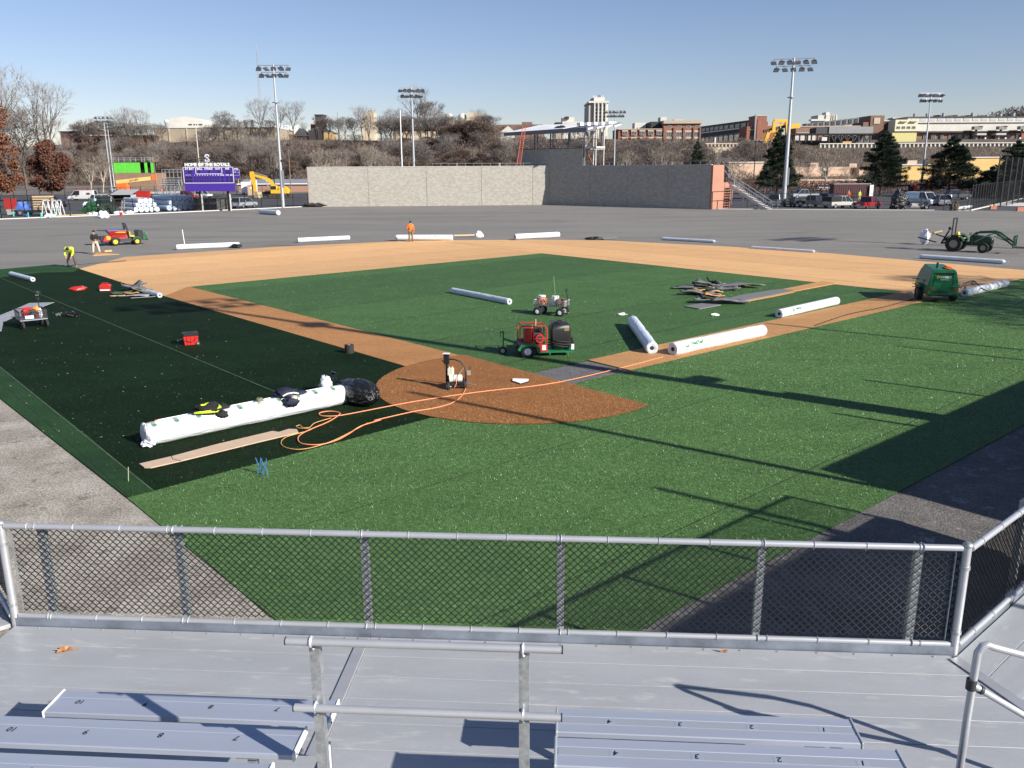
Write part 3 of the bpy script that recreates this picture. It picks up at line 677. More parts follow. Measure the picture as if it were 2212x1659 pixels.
MB().tube([(-.16,-.17,.06),(-.05,-.15,.085),(.08,-.15,.08),(.17,-.17,.05)],.014,5).o('stripe', white_p, v); MB().lump((.03,-.24,.0),(.06,.07,.05),14,rough=.3,floor=-.2).o('lining', khaki, v, smooth=True)
p = bx(.545); t = MB().lump((0,0,.02),(.1,.08,.05),15,rough=.5,floor=-.02).o('work_gloves', M('glove_olive', (.16,.16,.09), .9, noise=(30,.4)), None, (p.x,p.y,.54), rzb, True); tag(t, 'pair of olive work gloves lying on the big roll beside the dark blue jacket', 'gloves')
p = G(770,872); t = thing('rubbish_bag', 'full shiny black rubbish bag lying at the right end of the big roll', 'rubbish bag', p, -.72); t.scale = (1.42,1.05,1.12)
R = []
rg = random.Random(4)
for i in range(15):
    x = -.62+i*.085; rr = [.03,.07,.06,.12,.2,.25,.28,.30,.315,.32,.315,.30,.27,.2,.08][i]
    R.append([(x+.03*math.sin(j), rr*1.05*(1+rg.uniform(-.07,.07))*math.cos(2*PI*j/22), max(.01,.30+[.28,.22,.16,.1,.06,.03,0,0,0,0,0,0,0,0,0][i]*.7+rr*(1+rg.uniform(-.07,.07))*math.sin(2*PI*j/22))) for j in range(22)])
MB().loft(R).o('bag', bag_black, t, smooth=True)
MB().tube([(-.62,0,.50),(-.68,.02,.58),(-.66,.03,.64)],[.03,.05,.07],7).o('tied_neck', bag_black, t)
t = MB().lump((0,0,.22),(.17,.16,.24),21,rough=.35).o('white_bag', bag_white, None, G(706,848), 0, True); tag(t, 'small white plastic bag between the big roll and the black rubbish bag', 'bag')
c6 = lambda x, y: G((500+x/2.212)/1.8228, (1350+y/2.212)/1.8228)
poly = [(c6(x,y).x,c6(x,y).y) for x,y in ((110,1075),(155,1108),(215,1108),(470,1050),(1140,885),(1495,800),(1480,772),(1410,770),(1325,797),(1270,788),(780,905),(390,1010))]
t = thing('plank_board', 'long tan board with a crack lying on the turf in front of the big roll', 'board', (poly[0][0],poly[0][1],0)); o0 = Vector((poly[0][0],poly[0][1],0))
MB().plate([(x-o0.x,y-o0.y) for x,y in poly], .04, .062).o('board', board_m, t)
cr = [c6(x,y)-o0 for x,y in ((390,1012),(400,1035),(440,1046),(470,1052))]
MB().tube([Vector((q.x,q.y,.063)) for q in cr], .008, 4).o('crack', core_m, t)
# hoses
def hose(label, pts, r, mat, z=.06, name='hose', cat='hose'):
    ps = [G(x,y) for x,y in pts]; out = []
    for i in range(len(ps)-1):
        p0,p1,p2,p3 = ps[max(i-1,0)],ps[i],ps[i+1],ps[min(i+2,len(ps)-1)]
        for k in range(6):
            t = k/6; out.append(.5*((2*p1)+(-p0+p2)*t+(2*p0-5*p1+4*p2-p3)*t*t+(-p0+3*p1-3*p2+p3)*t**3)+Vector((0,0,z)))
    out.append(ps[-1]+Vector((0,0,z)))
    return tag(MB().tube(out, r, 7).o(name, mat, None, None, None, True), label, cat)
V6 = lambda x, y: ((500+x/2.212)/1.8228, (1350+y/2.212)/1.8228)
V7 = lambda x, y: ((1400+x/1.7015)/1.8228, (1300+y/1.7015)/1.8228)
hose('orange air hose looping on the dark turf and crossing the home circle',
 [V7(2060,190),V7(1790,262),V7(1430,348),V7(1190,388),V7(960,412),V7(700,445),V7(380,495),V7(0,568),V6(1830,655),V6(1700,655),V6(1680,630),V6(1760,615),V6(1845,625),V6(1850,645),V6(1760,705),V6(1620,765),V6(1520,815),V6(1490,860),V6(1530,900),V6(1680,908),V6(1830,868),V6(1930,815),V6(2040,745),V6(2212,690),V7(130,620),V7(380,562),V7(520,538),V7(640,505),V7(710,455),V7(742,395)], .0135, orange_hose)
hose('thin orange and white rope tangled along the hose loop', [V6(1780,672),V6(1640,715),V6(1590,755),V6(1530,755),V6(1510,735),V6(1475,745),V6(1500,760),V6(1600,770),V6(1560,790),V6(1400,835),V6(1345,880),V6(1370,925),V6(1480,948),V6(1620,930),V6(1800,870),V6(1960,790),V6(2100,715)], .009, M('rope', (.62,.34,.12), .9, noise=(40,.4)), z=.055, name='rope', cat='rope')
# blue folding tongs, survey stake, tape roll, home plate
p = G(568,1028); t = thing('turf_tongs', 'pair of small blue turf clamps standing on the grass near the tan board', 'clamps', p)
bl = M('blue_paint', (.05,.17,.42), .4)
for x,y in ((-.07,.03),(.06,-.03)):
    MB().tube([(x-.04,y,0),(x-.035,y,.12),(x+.02,y,.2),(x+.045,y,.38)],.009,5).o('arm', bl, t); MB().tube([(x+.045,y,0),(x+.04,y,.12),(x-.01,y,.2),(x-.06,y,.38)],.009,5).o('arm', bl, t)
    MB().bar((x-.04,y,.01),(x+.045,y,.01),.012,.012).o('jaw', bl, t)
MB().bar((-.1,.03,.2),(.1,-.03,.2),.01,.01).o('link', bl, t)
p = G(277.5,1043); tag(MB().cyl(p,D(277,1009,p.y),.008,n=5).o('stake', M('stake', (.35,.38,.28), .8)), 'thin pale stake standing in the turf at the left end of the tan board', 'stake')
p = G(755,764); t = thing('tape_roll', 'black seaming tape roll standing on end where dark turf meets the base path', 'tape roll', p)
MB().cyl((0,0,0),(0,0,.31),.155,n=22).o('roll', rubber, t, smooth='auto'); MB().cyl((0,0,.31),(0,0,.313),.05,n=14).o('core', card, t)
c7 = lambda x, y: G(*V7(x,y)); pl = [c7(1054,341),c7(1162,345),c7(1158,358),c7(1104,374),c7(1050,356)]
hp = thing('home_plate', 'white five sided home plate on the brown home circle', 'home plate', pl[0])
MB().plate([((q-pl[0]).x,(q-pl[0]).y) for q in pl], .055, .085).o('plate', M('plate_white', (.82,.82,.80), .6), hp); cx = sum((q-pl[0] for q in pl), Vector())/5
MB().plate([(((q-pl[0])-cx).x*1.05+cx.x,((q-pl[0])-cx).y*1.05+cx.y) for q in pl], .02, .078).o('edge', blk, hp)

def wheel(parent, c, r, w, axis=(0,1,0), rim=None, hub=.55, n=18, name='wheel'):
    ax = Vector(axis).normalized(); c = Vector(c); u, v = frame_mat(ax); R = []
    for k,(t,rr) in enumerate(((-.5,.55),(-.5,.9),(-.36,1),(.36,1),(.5,.9),(.5,.55))): R.append([c+ax*(w*t)+(u*math.cos(2*PI*j/n)+v*math.sin(2*PI*j/n))*r*rr for j in range(n)])
    m = MB(); m.loft(R, cap=False); nn_ = len(R); fs = [(((nn_-1)*n+j),((nn_-1)*n+(j+1)%n),(j+1)%n,j) for j in range(n)]; m.f += fs
    wo = m.o(name, rubber, parent, smooth='auto')
    q = MB(); q.loft([[c+ax*(w*t)+(u*math.cos(2*PI*j/n)+v*math.sin(2*PI*j/n))*r*rr for j in range(n)] for t,rr in ((-.44,hub*.35),(-.40,hub*1.02),(.40,hub*1.02),(.44,hub*.35))]); q.o('rim', rim or steel, wo, smooth='auto')
    return wo

# line striping machine on the home circle
p = G(985,843); t = thing('line_striper', 'black and cream line striping machine standing on the brown home circle', 'striping machine', p, -.12); t.scale = (1.12,1.12,1.1)
cream = M('cream_plastic', (.66,.66,.56), .4)
wheel(t,(-.19,-.06,.115),.115,.075,(1,.45,0),rim=white_p); wheel(t,(.2,.10,.115),.115,.075,(1,.45,0),rim=white_p); wheel(t,(.02,.45,.1),.10,.06,(1,.45,0),rim=white_p)
MB().bar((-.16,-.03,.1),(.17,.09,.1),.02,.02).o('axle', white_p, t); MB().box(-.2,.2,-.02,.4,.13,.2).o('frame', blk, t)
MB().bar((-.24,.1,.15),(-.24,.1,.9),.06,.05).o('mast', blk, t); MB().box(-.31,-.17,.05,.13,.66,.93).o('control_box', blk, t, bev=.01); MB().box(-.32,-.15,.0,.12,.935,.95).o('top_bar', white_p, t)
MB().bar((-.36,.1,.75),(-.24,.1,.66),.02,.02).o('lever', blk, t)
b = MB(); 
for x in (-.17,-.1): b.box(x-.035,x+.035,.0,.14,.38,.56); b.cyl((x,.07,.56),(x,.07,.6),.02)
b.o('paint_bottles', cream, t, bev=.01); MB().ball((-.1,.05,.63),.025,8,5).o('red_cap', red_bright, t)
m = MB(); m.cyl((-.17,.0,.30),(.14,.1,.30),.095,n=16); tk = m.o('tank', cream, t, smooth='auto')
for x in (-.05,.05): MB().tube([(x+.098*0,.04+.1*math.cos(k)-.0,.30+.1*math.sin(k)) for k in [i*PI/6 for i in range(13)]],.007,4).o('tank_band', blk, tk)
MB().cyl((-.19,-.006,.30),(-.172,.0,.30),.085,n=16).o('tank_lid', blk, tk)
MB().tube([(-.2,.1,.78),(-.05,.12,.78),(.1,.13,.72),(.2,.13,.6),(.23,.12,.45),(.24,.1,.2)],.019,7).o('handle_bar', blk, t, smooth=True)
MB().tube([(.0,.12,.25),(.1,.13,.45),(.2,.12,.58)],.008,5).o('hose', M('tan_hose', (.5,.42,.3), .7), t); MB().box(.27,.36,.1,.12,.38,.5).o('side_plate', M('plate_tan', (.35,.32,.25), .7), t)
MB().bar((.31,.12,.48),(.36,.14,.62),.015,.015).o('lever', blk, t); MB().bar((.22,.1,.2),(.52,.06,.13),.022,.012).o('spray_arm', steel, t)
MB().tube([(.0,-.05,.33),(.03,-.06,.2),(-.02,-.1,.1)],.009,5).o('orange_tube', orange_hose, t)
for c in ((-.05,-.0,.15),(.1,.04,.17),(.12,.2,.22)): MB().lump(c,(.07,.06,.06),3,rough=.3,floor=-1).o('pump', dark_metal, t)
MB().bar((-.22,.1,.2),(-.22,.1,.4),.09,.1).o('engine', blk, t, bev=.01)

# red wheeled tool box, red generator, red cloth, scraps, black netting pile
p = G(413,745); t = thing('tool_box', 'red wheeled tool chest with a black lid on the dark turf', 'tool chest', p, .45)
MB().add([(-.21,-.15,0),(.21,-.15,0),(.21,.15,0),(-.21,.15,0),(-.25,-.18,.34),(.25,-.18,.34),(.25,.18,.34),(-.25,.18,.34)],[(3,2,1,0),(4,5,6,7),(0,1,5,4),(1,2,6,5),(2,3,7,6),(3,0,4,7)]).o('chest', red_bright, t)
for x in (-.14,0,.14): MB().bar((x*.9,-.16,.02),(x,-.19,.33),.03,.015).o('rib', red_bright, t)
MB().box(-.26,.26,-.19,.19,.34,.46).o('lid', blk_plastic, t, bev=.02); MB().box(-.1,.1,-.05,.05,.46,.475).o('lid_handle', blk, t)
wheel(t,(.22,-.17,.07),.07,.04); wheel(t,(.22,.17,.07),.07,.04); MB().tube([(-.24,-.1,.3),(-.45,-.12,.2),(-.45,.1,.2),(-.24,.1,.3)],.012,6).o('pull_handle', dark_metal, t)
MB().tube([(-.2,-.19,.2),(.0,-.21,.14),(.2,-.19,.28)],.01,5).o('strap', blk, t)
p = G(229,629.5); t = thing('generator', 'small red suitcase generator on the dark turf beside grey scraps', 'generator', p, .15)
m = MB(); m.prism([(-.27,.03),(.27,.03),(.28,.3),(.22,.38),(-.2,.38),(-.28,.3)],-.15,.15); m.o('body', red_bright, t, bev=.03, seg=2)
MB().tube([(-.16,0,.37),(-.14,0,.44),(.12,0,.44),(.15,0,.37)],.022,7).o('carry_handle', red_bright, t); MB().box(.22,.285,-.13,.13,.08,.3).o('end_panel', blk_plastic, t)
MB().box(-.24,.24,-.155,-.149,.06,.12).o('label_strip', white_p, t)
for x,y in ((-.2,-.1),(.2,-.1),(-.2,.1),(.2,.1)): MB().cyl((x,y,0),(x,y,.035),.03,n=8).o('foot', blk, t)
cloth('flat red and grey cloth heap on the dark turf left of the red generator', 'cloth_heap', 'cloth', G(170,627), .1, (.42,.3,.14), 31, red_bright, [('grey_fold',(.1,.12,.1),(.22,.16,.1),32,tarp_grey)])
p = G(280,640); t = thing('turf_scrap_heap', 'heap of crumpled grey and green turf offcuts at the edge of the base path', 'turf offcuts', p)
def scrap(parent, c, sz, rz, mat, seed, name='offcut', curl=.25):
    rg = random.Random(seed); n = 9; top = []; m = MB(); vs = []
    cs, sn = math.cos(rz), math.sin(rz); k1 = rg.uniform(.5,1); ph = rg.uniform(0,6)
    for j in range(4):
        for i in range(n):
            u = i/(n-1)*2-1; w = j/3*2-1
            x = u*sz[0]*(1+rg.uniform(-.08,.08))*(1-.25*w*k1); y = w*sz[1]*(1+rg.uniform(-.1,.1)); z = .05+.55*curl*sz[1]*(math.sin(2.4*u+ph)*.5+.5)+.4*curl*sz[1]*w*w*rg.uniform(.4,1.2)
            vs.append((c[0]+x*cs-y*sn, c[1]+x*sn+y*cs, c[2]+z))
    m.add(vs, [(j*n+i,j*n+i+1,(j+1)*n+i+1,(j+1)*n+i) for j in range(3) for i in range(n-1)])
    o = m.o(name, mat, parent, smooth=True); s = o.modifiers.new('thick','SOLIDIFY'); s.thickness = .04; return o
scrap(t,(-.1,.75,.25),(.55,.45),.7,scrap_grey,1,curl=.9); scrap(t,(-.35,.35,.05),(.6,.35),.5,M('turf_back_green', (.05,.085,.05), .9),2,curl=.8); scrap(t,(.4,.45,.1),(.5,.35),-.3,scrap_grey,3,curl=.9); scrap(t,(.35,-.1,0),(.75,.35),-.15,tarp_grey,4,curl=.25); scrap(t,(-.5,-.1,0),(.3,.15),.2,card,5,curl=.3); scrap(t,(.1,.1,.1),(.3,.12),.1,clay_p,6,curl=.7)
p = G(150,684); t = thing('net_pile', 'pile of crumpled black netting straps lying on the seam of the dark turf', 'netting', p)
MB().lump((0,0,.06),(.42,.28,.12),41,rough=.5).o('heap', bag_black, t); rg = random.Random(9)
for i in range(10):
    q = Vector((rg.uniform(-.4,.35),rg.uniform(-.2,.2),.05)); MB().tube([q,q+Vector((rg.uniform(-.1,.1),rg.uniform(-.1,.1),.14)),q+Vector((rg.uniform(-.2,.35),rg.uniform(-.1,.1),.1)),q+Vector((rg.uniform(-.3,.4),rg.uniform(-.2,.1),.02))],.018,4).o('strap', black_cl if i%3 else scrap_grey, t)
# rake head near the left base path
p = G(321,644.5); t = thing('hand_rake', 'small black headed rake lying across the left base path', 'rake', p, .25); MB().box(.35,.5,-.06,.06,.04,.1).o('head', blk, t); MB().cyl((-.75,-.25,.08),(.4,0,.08),.015,n=6).o('handle', steel, t)

# ------------------------------------------------------------------ machines on the field
def put(t, lx, ly, px, py, rz, z=0):
    g = G(px,py,z); c, s = math.cos(rz), math.sin(rz); t.location = (g.x-(lx*c-ly*s), g.y-(lx*s+ly*c), z); t.rotation_euler = (0,0,rz); return t
def heading(a, b): d = G(*b)-G(*a); return math.atan2(d.y,d.x)

# red top dresser on a green utility truck
r_ = heading((250.3,530.8),(295.4,528.5)); t = put(thing('utility_truck', 'green utility truck with yellow wheels carrying a red spreader hopper, on the left gravel', 'utility truck'), -.8, -.6, 250.3, 530.8, r_)
for x,y,rr in ((-.8,-.6,.33),(-.8,.6,.33),(.9,-.6,.29),(.9,.6,.29)): wheel(t,(x,y,rr),rr,.26,rim=yel_wheel,hub=.56)
MB().box(-1.2,.95,-.42,.42,.32,.46).o('chassis', dark_metal, t); MB().box(-.4,.5,-.55,-.4,.3,.55).o('side_box', dark_metal, t)
m = MB(); m.prism([(.55,.38),(.62,.62),(.8,.72),(1.05,.70),(1.2,.5),(1.25,.4)],-.66,-.42); m.o('front_fender', green_p, t, bev=.02); m = MB(); m.prism([(.55,.38),(.62,.62),(.8,.72),(1.05,.70),(1.2,.5),(1.25,.4)],.42,.66); m.o('front_fender', green_p, t, bev=.02)
m = MB(); m.prism([(-1.15,.5),(-1.12,.62),(-.5,.68),(-.42,.5)],-.68,-.45); m.o('rear_fender', green_d, t, bev=.02)
m = MB(); m.prism([(1.0,.35),(1.0,1.0),(1.15,1.12),(1.62,1.05),(1.75,.8),(1.72,.38)],-.6,.6); m.o('hood', green_p, t, bev=.05, seg=2)
m = MB(); m.prism([(.98,.45),(.98,1.1),(1.15,1.2),(1.45,1.14),(1.42,.45)],-.62,.62); m.o('dash_cover', blk_plastic, t, bev=.03)
MB().box(1.68,1.8,-.55,.55,.32,.45).o('bumper', blk, t)
for y in (-.4,.4): MB().ball((1.72,y,.85),(.05,.09,.07),8,5).o('headlight', lamp_glass, t)
for y in (-.28,.28): MB().box(.42,.8,y-.22,y+.22,.66,.76).o('seat', yel_wheel, t, bev=.03); MB().box(.36,.46,y-.2,y+.2,.74,1.1).o('seat_back', M('seat_tan', (.55,.42,.15), .7), t, bev=.03)
MB().tube([(1.0,-.28,1.0),(.86,-.28,1.12)],.02,6).o('steering_column', blk, t); MB().tube([(.86+.07*math.cos(k),-.28+.17*math.sin(k),1.13+.09*math.cos(k)) for k in [i*PI/7 for i in range(15)]],.014,5).o('steering_wheel', blk, t)
MB().tube([(.28,-.5,.5),(.22,-.5,1.55),(.12,-.45,1.75),(.1,.45,1.75),(.2,.5,1.55),(.26,.5,.5)],.05,8).o('roll_bar', blk, t, smooth=True); MB().box(.1,.16,-.4,.4,1.3,1.62).o('headrest_net', blk_plastic, t)
hp_ = MB(); hp_.add([(-.95,-.35,.72),(.12,-.35,.72),(.12,.35,.72),(-.95,.35,.72),(-1.35,-.66,1.22),(.22,-.66,1.22),(.22,.66,1.22),(-1.35,.66,1.22)],[(3,2,1,0),(4,5,6,7),(0,1,5,4),(1,2,6,5),(2,3,7,6),(3,0,4,7)]); hp = hp_.o('hopper', red_paint, t, bev=.015)
MB().box(-1.28,.15,-.6,.6,1.225,1.27).o('blue_load', M('blue_tarp', (.06,.14,.45), .6, bump=(4,.5,.05)), hp); MB().add([(-1.3,-.66,1.24),(-1.95,-.6,1.3),(-1.95,.6,1.3),(-1.3,.66,1.24),(-1.3,-.66,1.2),(-1.95,-.6,1.26),(-1.95,.6,1.26),(-1.3,.66,1.2)],[(0,1,2,3),(7,6,5,4),(0,4,5,1),(1,5,6,2),(2,6,7,3),(3,7,4,0)]).o('back_flap', blk, hp)
MB().add([(-.8,-.595,1.06),(.05,-.565,1.02),(.1,-.615,1.12),(-.5,-.64,1.15)],[(0,1,2,3)]).o('yellow_flash', yel_wheel, hp)
MB().box(-1.1,.15,-.45,.45,.48,.72).o('conveyor_frame', red_paint, t); m = MB(); m.prism([(-1.75,.35),(-1.15,.4),(-1.1,.8),(-1.55,.8)],-.55,.55); m.o('spinner_guard', red_paint, t, bev=.02)
MB().box(-1.45,-1.12,-.6,-.5,.5,.82).o('orange_box', M('amber', (.75,.3,.02), .5), t); MB().box(-1.85,-1.6,-.4,.4,.45,.8).o('motor_box', blk, t)
for y in (-.35,.35): MB().cyl((-1.6,y,.28),(-1.6,y,.33),.25,n=14).o('spinner', dark_metal, t)
MB().bar((-1.2,-.62,.78),(.1,-.5,.8),.05,.05).o('side_rail', red_paint, t)

# green tractor with front loader
r_ = heading((2058.3,543.5),(2120.3,546.8)); t = put(thing('tractor', 'green farm tractor with front loader forks and folded roll bar parked on the right gravel', 'tractor'), -.75, -.72, 2058.3, 543.5, r_)
gt = M('tractor_green', (.010,.055,.020), .4, noise=(5,.2)); hub_y = M('rim_grey', (.30,.28,.20), .6)
for y in (-.72,.72): wheel(t,(-.75,y,.57),.57,.40,rim=hub_y,hub=.5,n=26)
lug = MB().box(-.03,.03,-.2,.2,-.02,.02)
for y in (-.62,.62): wheel(t,(1.18,y,.37),.37,.26,rim=hub_y,hub=.5,n=20)
MB().box(-1.0,1.3,-.25,.25,.45,.72).o('chassis', gt, t); m = MB(); m.prism([(.15,.68),(.15,1.16),(.4,1.24),(1.45,1.13),(1.62,1.02),(1.62,.5),(1.0,.5)],-.30,.30); m.o('hood', gt, t, bev=.05, seg=2)
MB().box(1.62,1.65,-.22,.22,.6,1.0).o('grille', blk, t)
for y in (-.24,.24): MB().ball((1.62,y,.98),(.04,.07,.05),8,5).o('headlight', lamp_glass, t)
for s in (-1,1):
    arc = [(-.75+.68*math.cos(a),.57+.68*math.sin(a)) for a in [math.radians(k) for k in range(20,165,18)]]
    m = MB(); m.prism(arc+[(x*.96+(-.75)*.04, z*.96+.57*.04) for x,z in arc[::-1]], *sorted((s*.40,s*.94))); m.o('fender', gt, t)
MB().box(-.25,.35,-.5,.5,.5,.56).o('foot_plate', blk, t); MB().box(-.62,-.2,-.24,.24,.86,.98).o('seat', yel_wheel, t, bev=.03); m = MB(); m.prism([(-.66,.95),(-.56,.95),(-.66,1.4),(-.76,1.38)],-.22,.22); m.o('seat_back', yel_wheel, t, bev=.03)
MB().tube([(.3,0,1.1),(.1,0,1.28)],.02,6).o('steering_column', blk, t); MB().tube([(.1+.06*math.cos(k),.19*math.sin(k),1.29+.1*math.cos(k)) for k in [i*PI/7 for i in range(15)]],.015,5).o('steering_wheel', blk, t)
for y in (-.45,.45): MB().tube([(-1.0,y,.7),(-1.02,y,1.3),(-1.0,y,2.35)],.05,7).o('roll_bar', blk, t)
MB().tube([(-1.0,-.45,2.35),(-1.0,.45,2.35)],.05,7).o('roll_bar_top', blk, t); MB().ball((-1.18,-.5,1.65),(.12,.08,.14),8,5).o('lamp', blk, t)
for y in (-.5,.5):
    MB().tube([(.35,y,.6),(.35,y,1.2),(.6,y,1.42),(1.6,y,1.5),(1.95,y,1.40),(2.7,y,.86),(3.0,y,.62)],[.06,.06,.07,.075,.08,.065,.05],6).o('loader_arm', gt, t)
    MB().cyl((.55,y,.75),(1.5,y,1.35),.035,n=7).o('cylinder', steel, t); MB().cyl((1.75,y,1.2),(2.75,y,.85),.035,n=7).o('cylinder', steel, t)
MB().cyl((2.3,-.5,1.12),(2.3,.5,1.12),.05,n=8).o('cross_tube', gt, t)
MB().box(2.98,3.06,-.55,.55,.5,.6).o('fork_frame', gt, t); MB().box(2.98,3.06,-.55,.55,1.05,1.15).o('fork_frame', gt, t)
for y in (-.5,0,.5): MB().box(2.99,3.05,y-.06,y+.06,.45,1.3).o('fork_upright', gt, t)
for y in (-.35,.35): MB().box(3.05,4.2,y-.05,y+.05,.46,.5).o('fork', blk, t)
for y in (-.4,.4):
    MB().tube([(-1.0,y,.6),(-1.5,y,.55),(-1.65,y*.8,.62)],.045,6).o('lift_link', blk, t)
MB().bar((-1.65,-.55,.55),(-1.25,-.35,1.5),.1,.1).o('carrier_upright', blk, t); MB().bar((-1.65,.5,.55),(-1.65,-.5,.55),.1,.1).o('carrier_bar', blk, t)
MB().bar((-1.95,-.7,.62),(-3.2,-.95,.95),.1,.08).o('carrier_arm', blk, t); MB().bar((-1.6,.5,.9),(-2.4,.7,1.1),.1,.08).o('carrier_arm', blk, t)
MB().cyl((-3.1,.0,1.0),(-2.0,.75,1.35),.075,n=9).o('wooden_core', wood, t); MB().lump((-2.95,-.1,.95),(.35,.32,.55),17,rough=.4).o('torn_wrap', bag_white, t)

# green towable compressor
r_ = math.radians(78); t = put(thing('compressor', 'dark green towable air compressor parked on the right base path, orange cable on top', 'air compressor'), -.62, -.72, 2066, 655, r_)
for y in (-.74,.74): wheel(t,(.1,y,.36),.36,.24,rim=blk,n=18)
W_ = .66
def sect(x, zb, zs, zt, wt, wb=W_): return [(x,-wb,zb),(x,-W_,zs),(x,-wt,zt),(x,wt,zt),(x,W_,zs),(x,wb,zb)]
m = MB(); m.loft([sect(-.92,.36,.78,.80,.64),sect(-.90,.38,.80,1.42,.52),sect(-.76,.40,.82,1.52,.47),sect(1.0,.45,.85,1.60,.40),sect(1.25,.5,.85,1.3,.5)]); body = m.o('canopy', green_cmp, t, bev=.02)
MB().box(-.97,-.90,-.64,.64,.40,.80).o('bumper', green_cmp, t, bev=.015)
MB().add([(-.915,-.40,.86),(-.915,.40,.86),(-.905,.36,1.30),(-.905,-.36,1.30),(-.94,-.42,.84),(-.94,.42,.84),(-.922,.38,1.33),(-.922,-.38,1.33)],[(0,1,2,3),(4,5,1,0),(5,6,2,1),(6,7,3,2),(7,4,0,3)]).o('rear_panel', green_cmp, t)
for i in range(6): MB().box(-.925,-.90,-.42+i*.145,-.31+i*.145,1.35,1.40).o('vent', blk, t)
for z in (.46,.52,.58): MB().box(-.975,-.96,-.5,.5,z-.015,z+.015).o('slot', blk, t)
for y in (-.5,.5): q = MB().box(-.985,-.965,y-.12,y+.12,.62,.78).o('light_box', green_cmp, t); MB().cyl((-.985,y,.70),(-1.0,y,.70),.058,n=14).o('tail_light', tail_red, q)
q = MB(); text_on(q,'SUNBELT',.115,(-.945,-.06,1.2),(0,-1,0),(0,0,1),bold=.003); text_on(q,'RENTALS',.085,(-.945,-.02,1.09),(0,-1,0),(0,0,1)); q.o('printed_name', white_p, t)
MB().tube([(-.945,.26+.05*math.cos(k),1.2+.05*math.sin(k)) for k in [i*PI/5 for i in range(11)]],.012,4).o('emblem', yel_wheel, t)
MB().cyl((-.15,.15,1.5),(-.2,.15,1.78),.05,n=10).o('exhaust', dark_metal, t); MB().lump((-.35,-.22,1.56),(.3,.16,.07),5,rough=.5,floor=1.5).o('orange_cable', orange_p, t); MB().tube([(-.55,-.1,1.58),(-.3,-.3,1.66),(-.1,-.45,1.60)],.02,5).o('orange_strap', orange_p, t)
for x,z in ((.9,.9),(.8,.7),(.75,.55)): MB().bar((x,.62,z),(x,.9,z),.03,.03).o('valve', dark_metal, t)
for z in (.85,): MB().bar((-.2,.665,z+.02),(-.2,.64,z+.16),.02,.03).o('latch', blk, t)
MB().bar((1.2,0,.42),(2.2,0,.4),.09,.09).o('draw_bar', green_cmp, t); MB().box(-.6,1.1,-.5,.5,.3,.42).o('chassis', dark_metal, t)
m = MB(); m.prism([(-.34,.68),(-.2,.80),(.4,.80),(.54,.68),(.5,.66),(.36,.74),(-.16,.74),(-.3,.66)],-.87,-.60); m.o('fender', green_cmp, t); m = MB(); m.prism([(-.34,.68),(-.2,.80),(.4,.80),(.54,.68),(.5,.66),(.36,.74),(-.16,.74),(-.3,.66)],.60,.87); m.o('fender', green_cmp, t)
c5 = lambda x, y: ((3400+x/3.318)/1.8228, (800+y/3.318)/1.8228)
hose('black rubber hose curling over the roll behind the compressor', [c5(1300,1130),c5(1360,1105),c5(1420,1092),c5(1460,1110),c5(1440,1140),c5(1400,1130),c5(1440,1100),c5(1490,1150),c5(1540,1200),c5(1600,1222)], .025, rubber, z=.30)
hose('thin dark hose lying across the right base path towards the compressor', [(1760,706),(1800,692),(1840,680),(1900,668),(1950,655),(1985,645)], .018, rubber)

# green trailer with red engine and black tank
t = put(thing('blower_trailer', 'green three wheeled trailer carrying a red framed engine and a black plastic tank', 'trailer'), -.62, -.45, 1140, 774, .10)
wheel(t,(-.62,-.45,.23),.23,.17,rim=white_p,hub=.5); wheel(t,(-.62,.55,.23),.23,.17,rim=conc,hub=.5); wheel(t,(-1.38,.2,.14),.14,.08,(.3,1,0),rim=conc,hub=.5)
m = MB(); m.prism([(-.95,.30),(-.85,.46),(-.4,.50),(-.22,.36),(-.22,.18),(-.3,.18),(-.34,.36),(-.45,.42),(-.82,.38),(-.88,.26)],-.56,-.30); m.o('fender', green_tr, t); m = MB(); m.prism([(-.95,.30),(-.85,.46),(-.4,.50),(-.22,.36),(-.22,.18),(-.3,.18),(-.34,.36),(-.45,.42),(-.82,.38),(-.88,.26)],.42,.66); m.o('fender', green_tr, t)
MB().box(-.22,.90,-.42,.60,.16,.20).o('platform', green_tr, t); MB().box(.1,.14,-.44,-.42,.10,.16).o('bracket', green_tr, t); MB().box(.7,.74,-.44,-.42,.08,.16).o('bracket', green_tr, t)
MB().box(-1.0,-.2,-.28,.42,.24,.42).o('engine_base', dark_metal, t); MB().bar((-.9,.1,.40),(-1.36,.2,.55),.07,.06).o('tongue', green_tr, t)
MB().bar((-1.36,.2,.25),(-1.36,.2,.80),.06,.05).o('jockey_post', green_tr, t); MB().bar((-1.36,.2,.78),(-1.46,.16,.78),.05,.05).o('jockey_arm', green_tr, t); MB().bar((-1.46,.16,.60),(-1.46,.16,.80),.04,.04).o('jockey_handle', green_tr, t)
X0,X1,Y0,Y1,Z0,Z1 = -.86,.02,-.34,.34,.36,1.05
fr = MB()
for y in (Y0,Y1): fr.tube([(X0,y,Z0),(X0,y,Z1-.06),(X0+.08,y,Z1),(X1-.08,y,Z1-.02),(X1,y,Z1-.1),(X1,y,Z0-.14)],.02,7)
for x,z in ((X0+.06,Z1),(X1-.06,Z1-.02),(X0,Z0+.05)): fr.cyl((x,Y0,z),(x,Y1,z),.02,n=7)
fr.cyl((-.42,Y0,Z0),(-.42,Y0,Z1-.01),.02,n=7); fr.cyl((-.42,Y0,.62),(X1,Y0,.62),.016,n=6); fr.o('roll_frame', red_bright, t, smooth='auto')
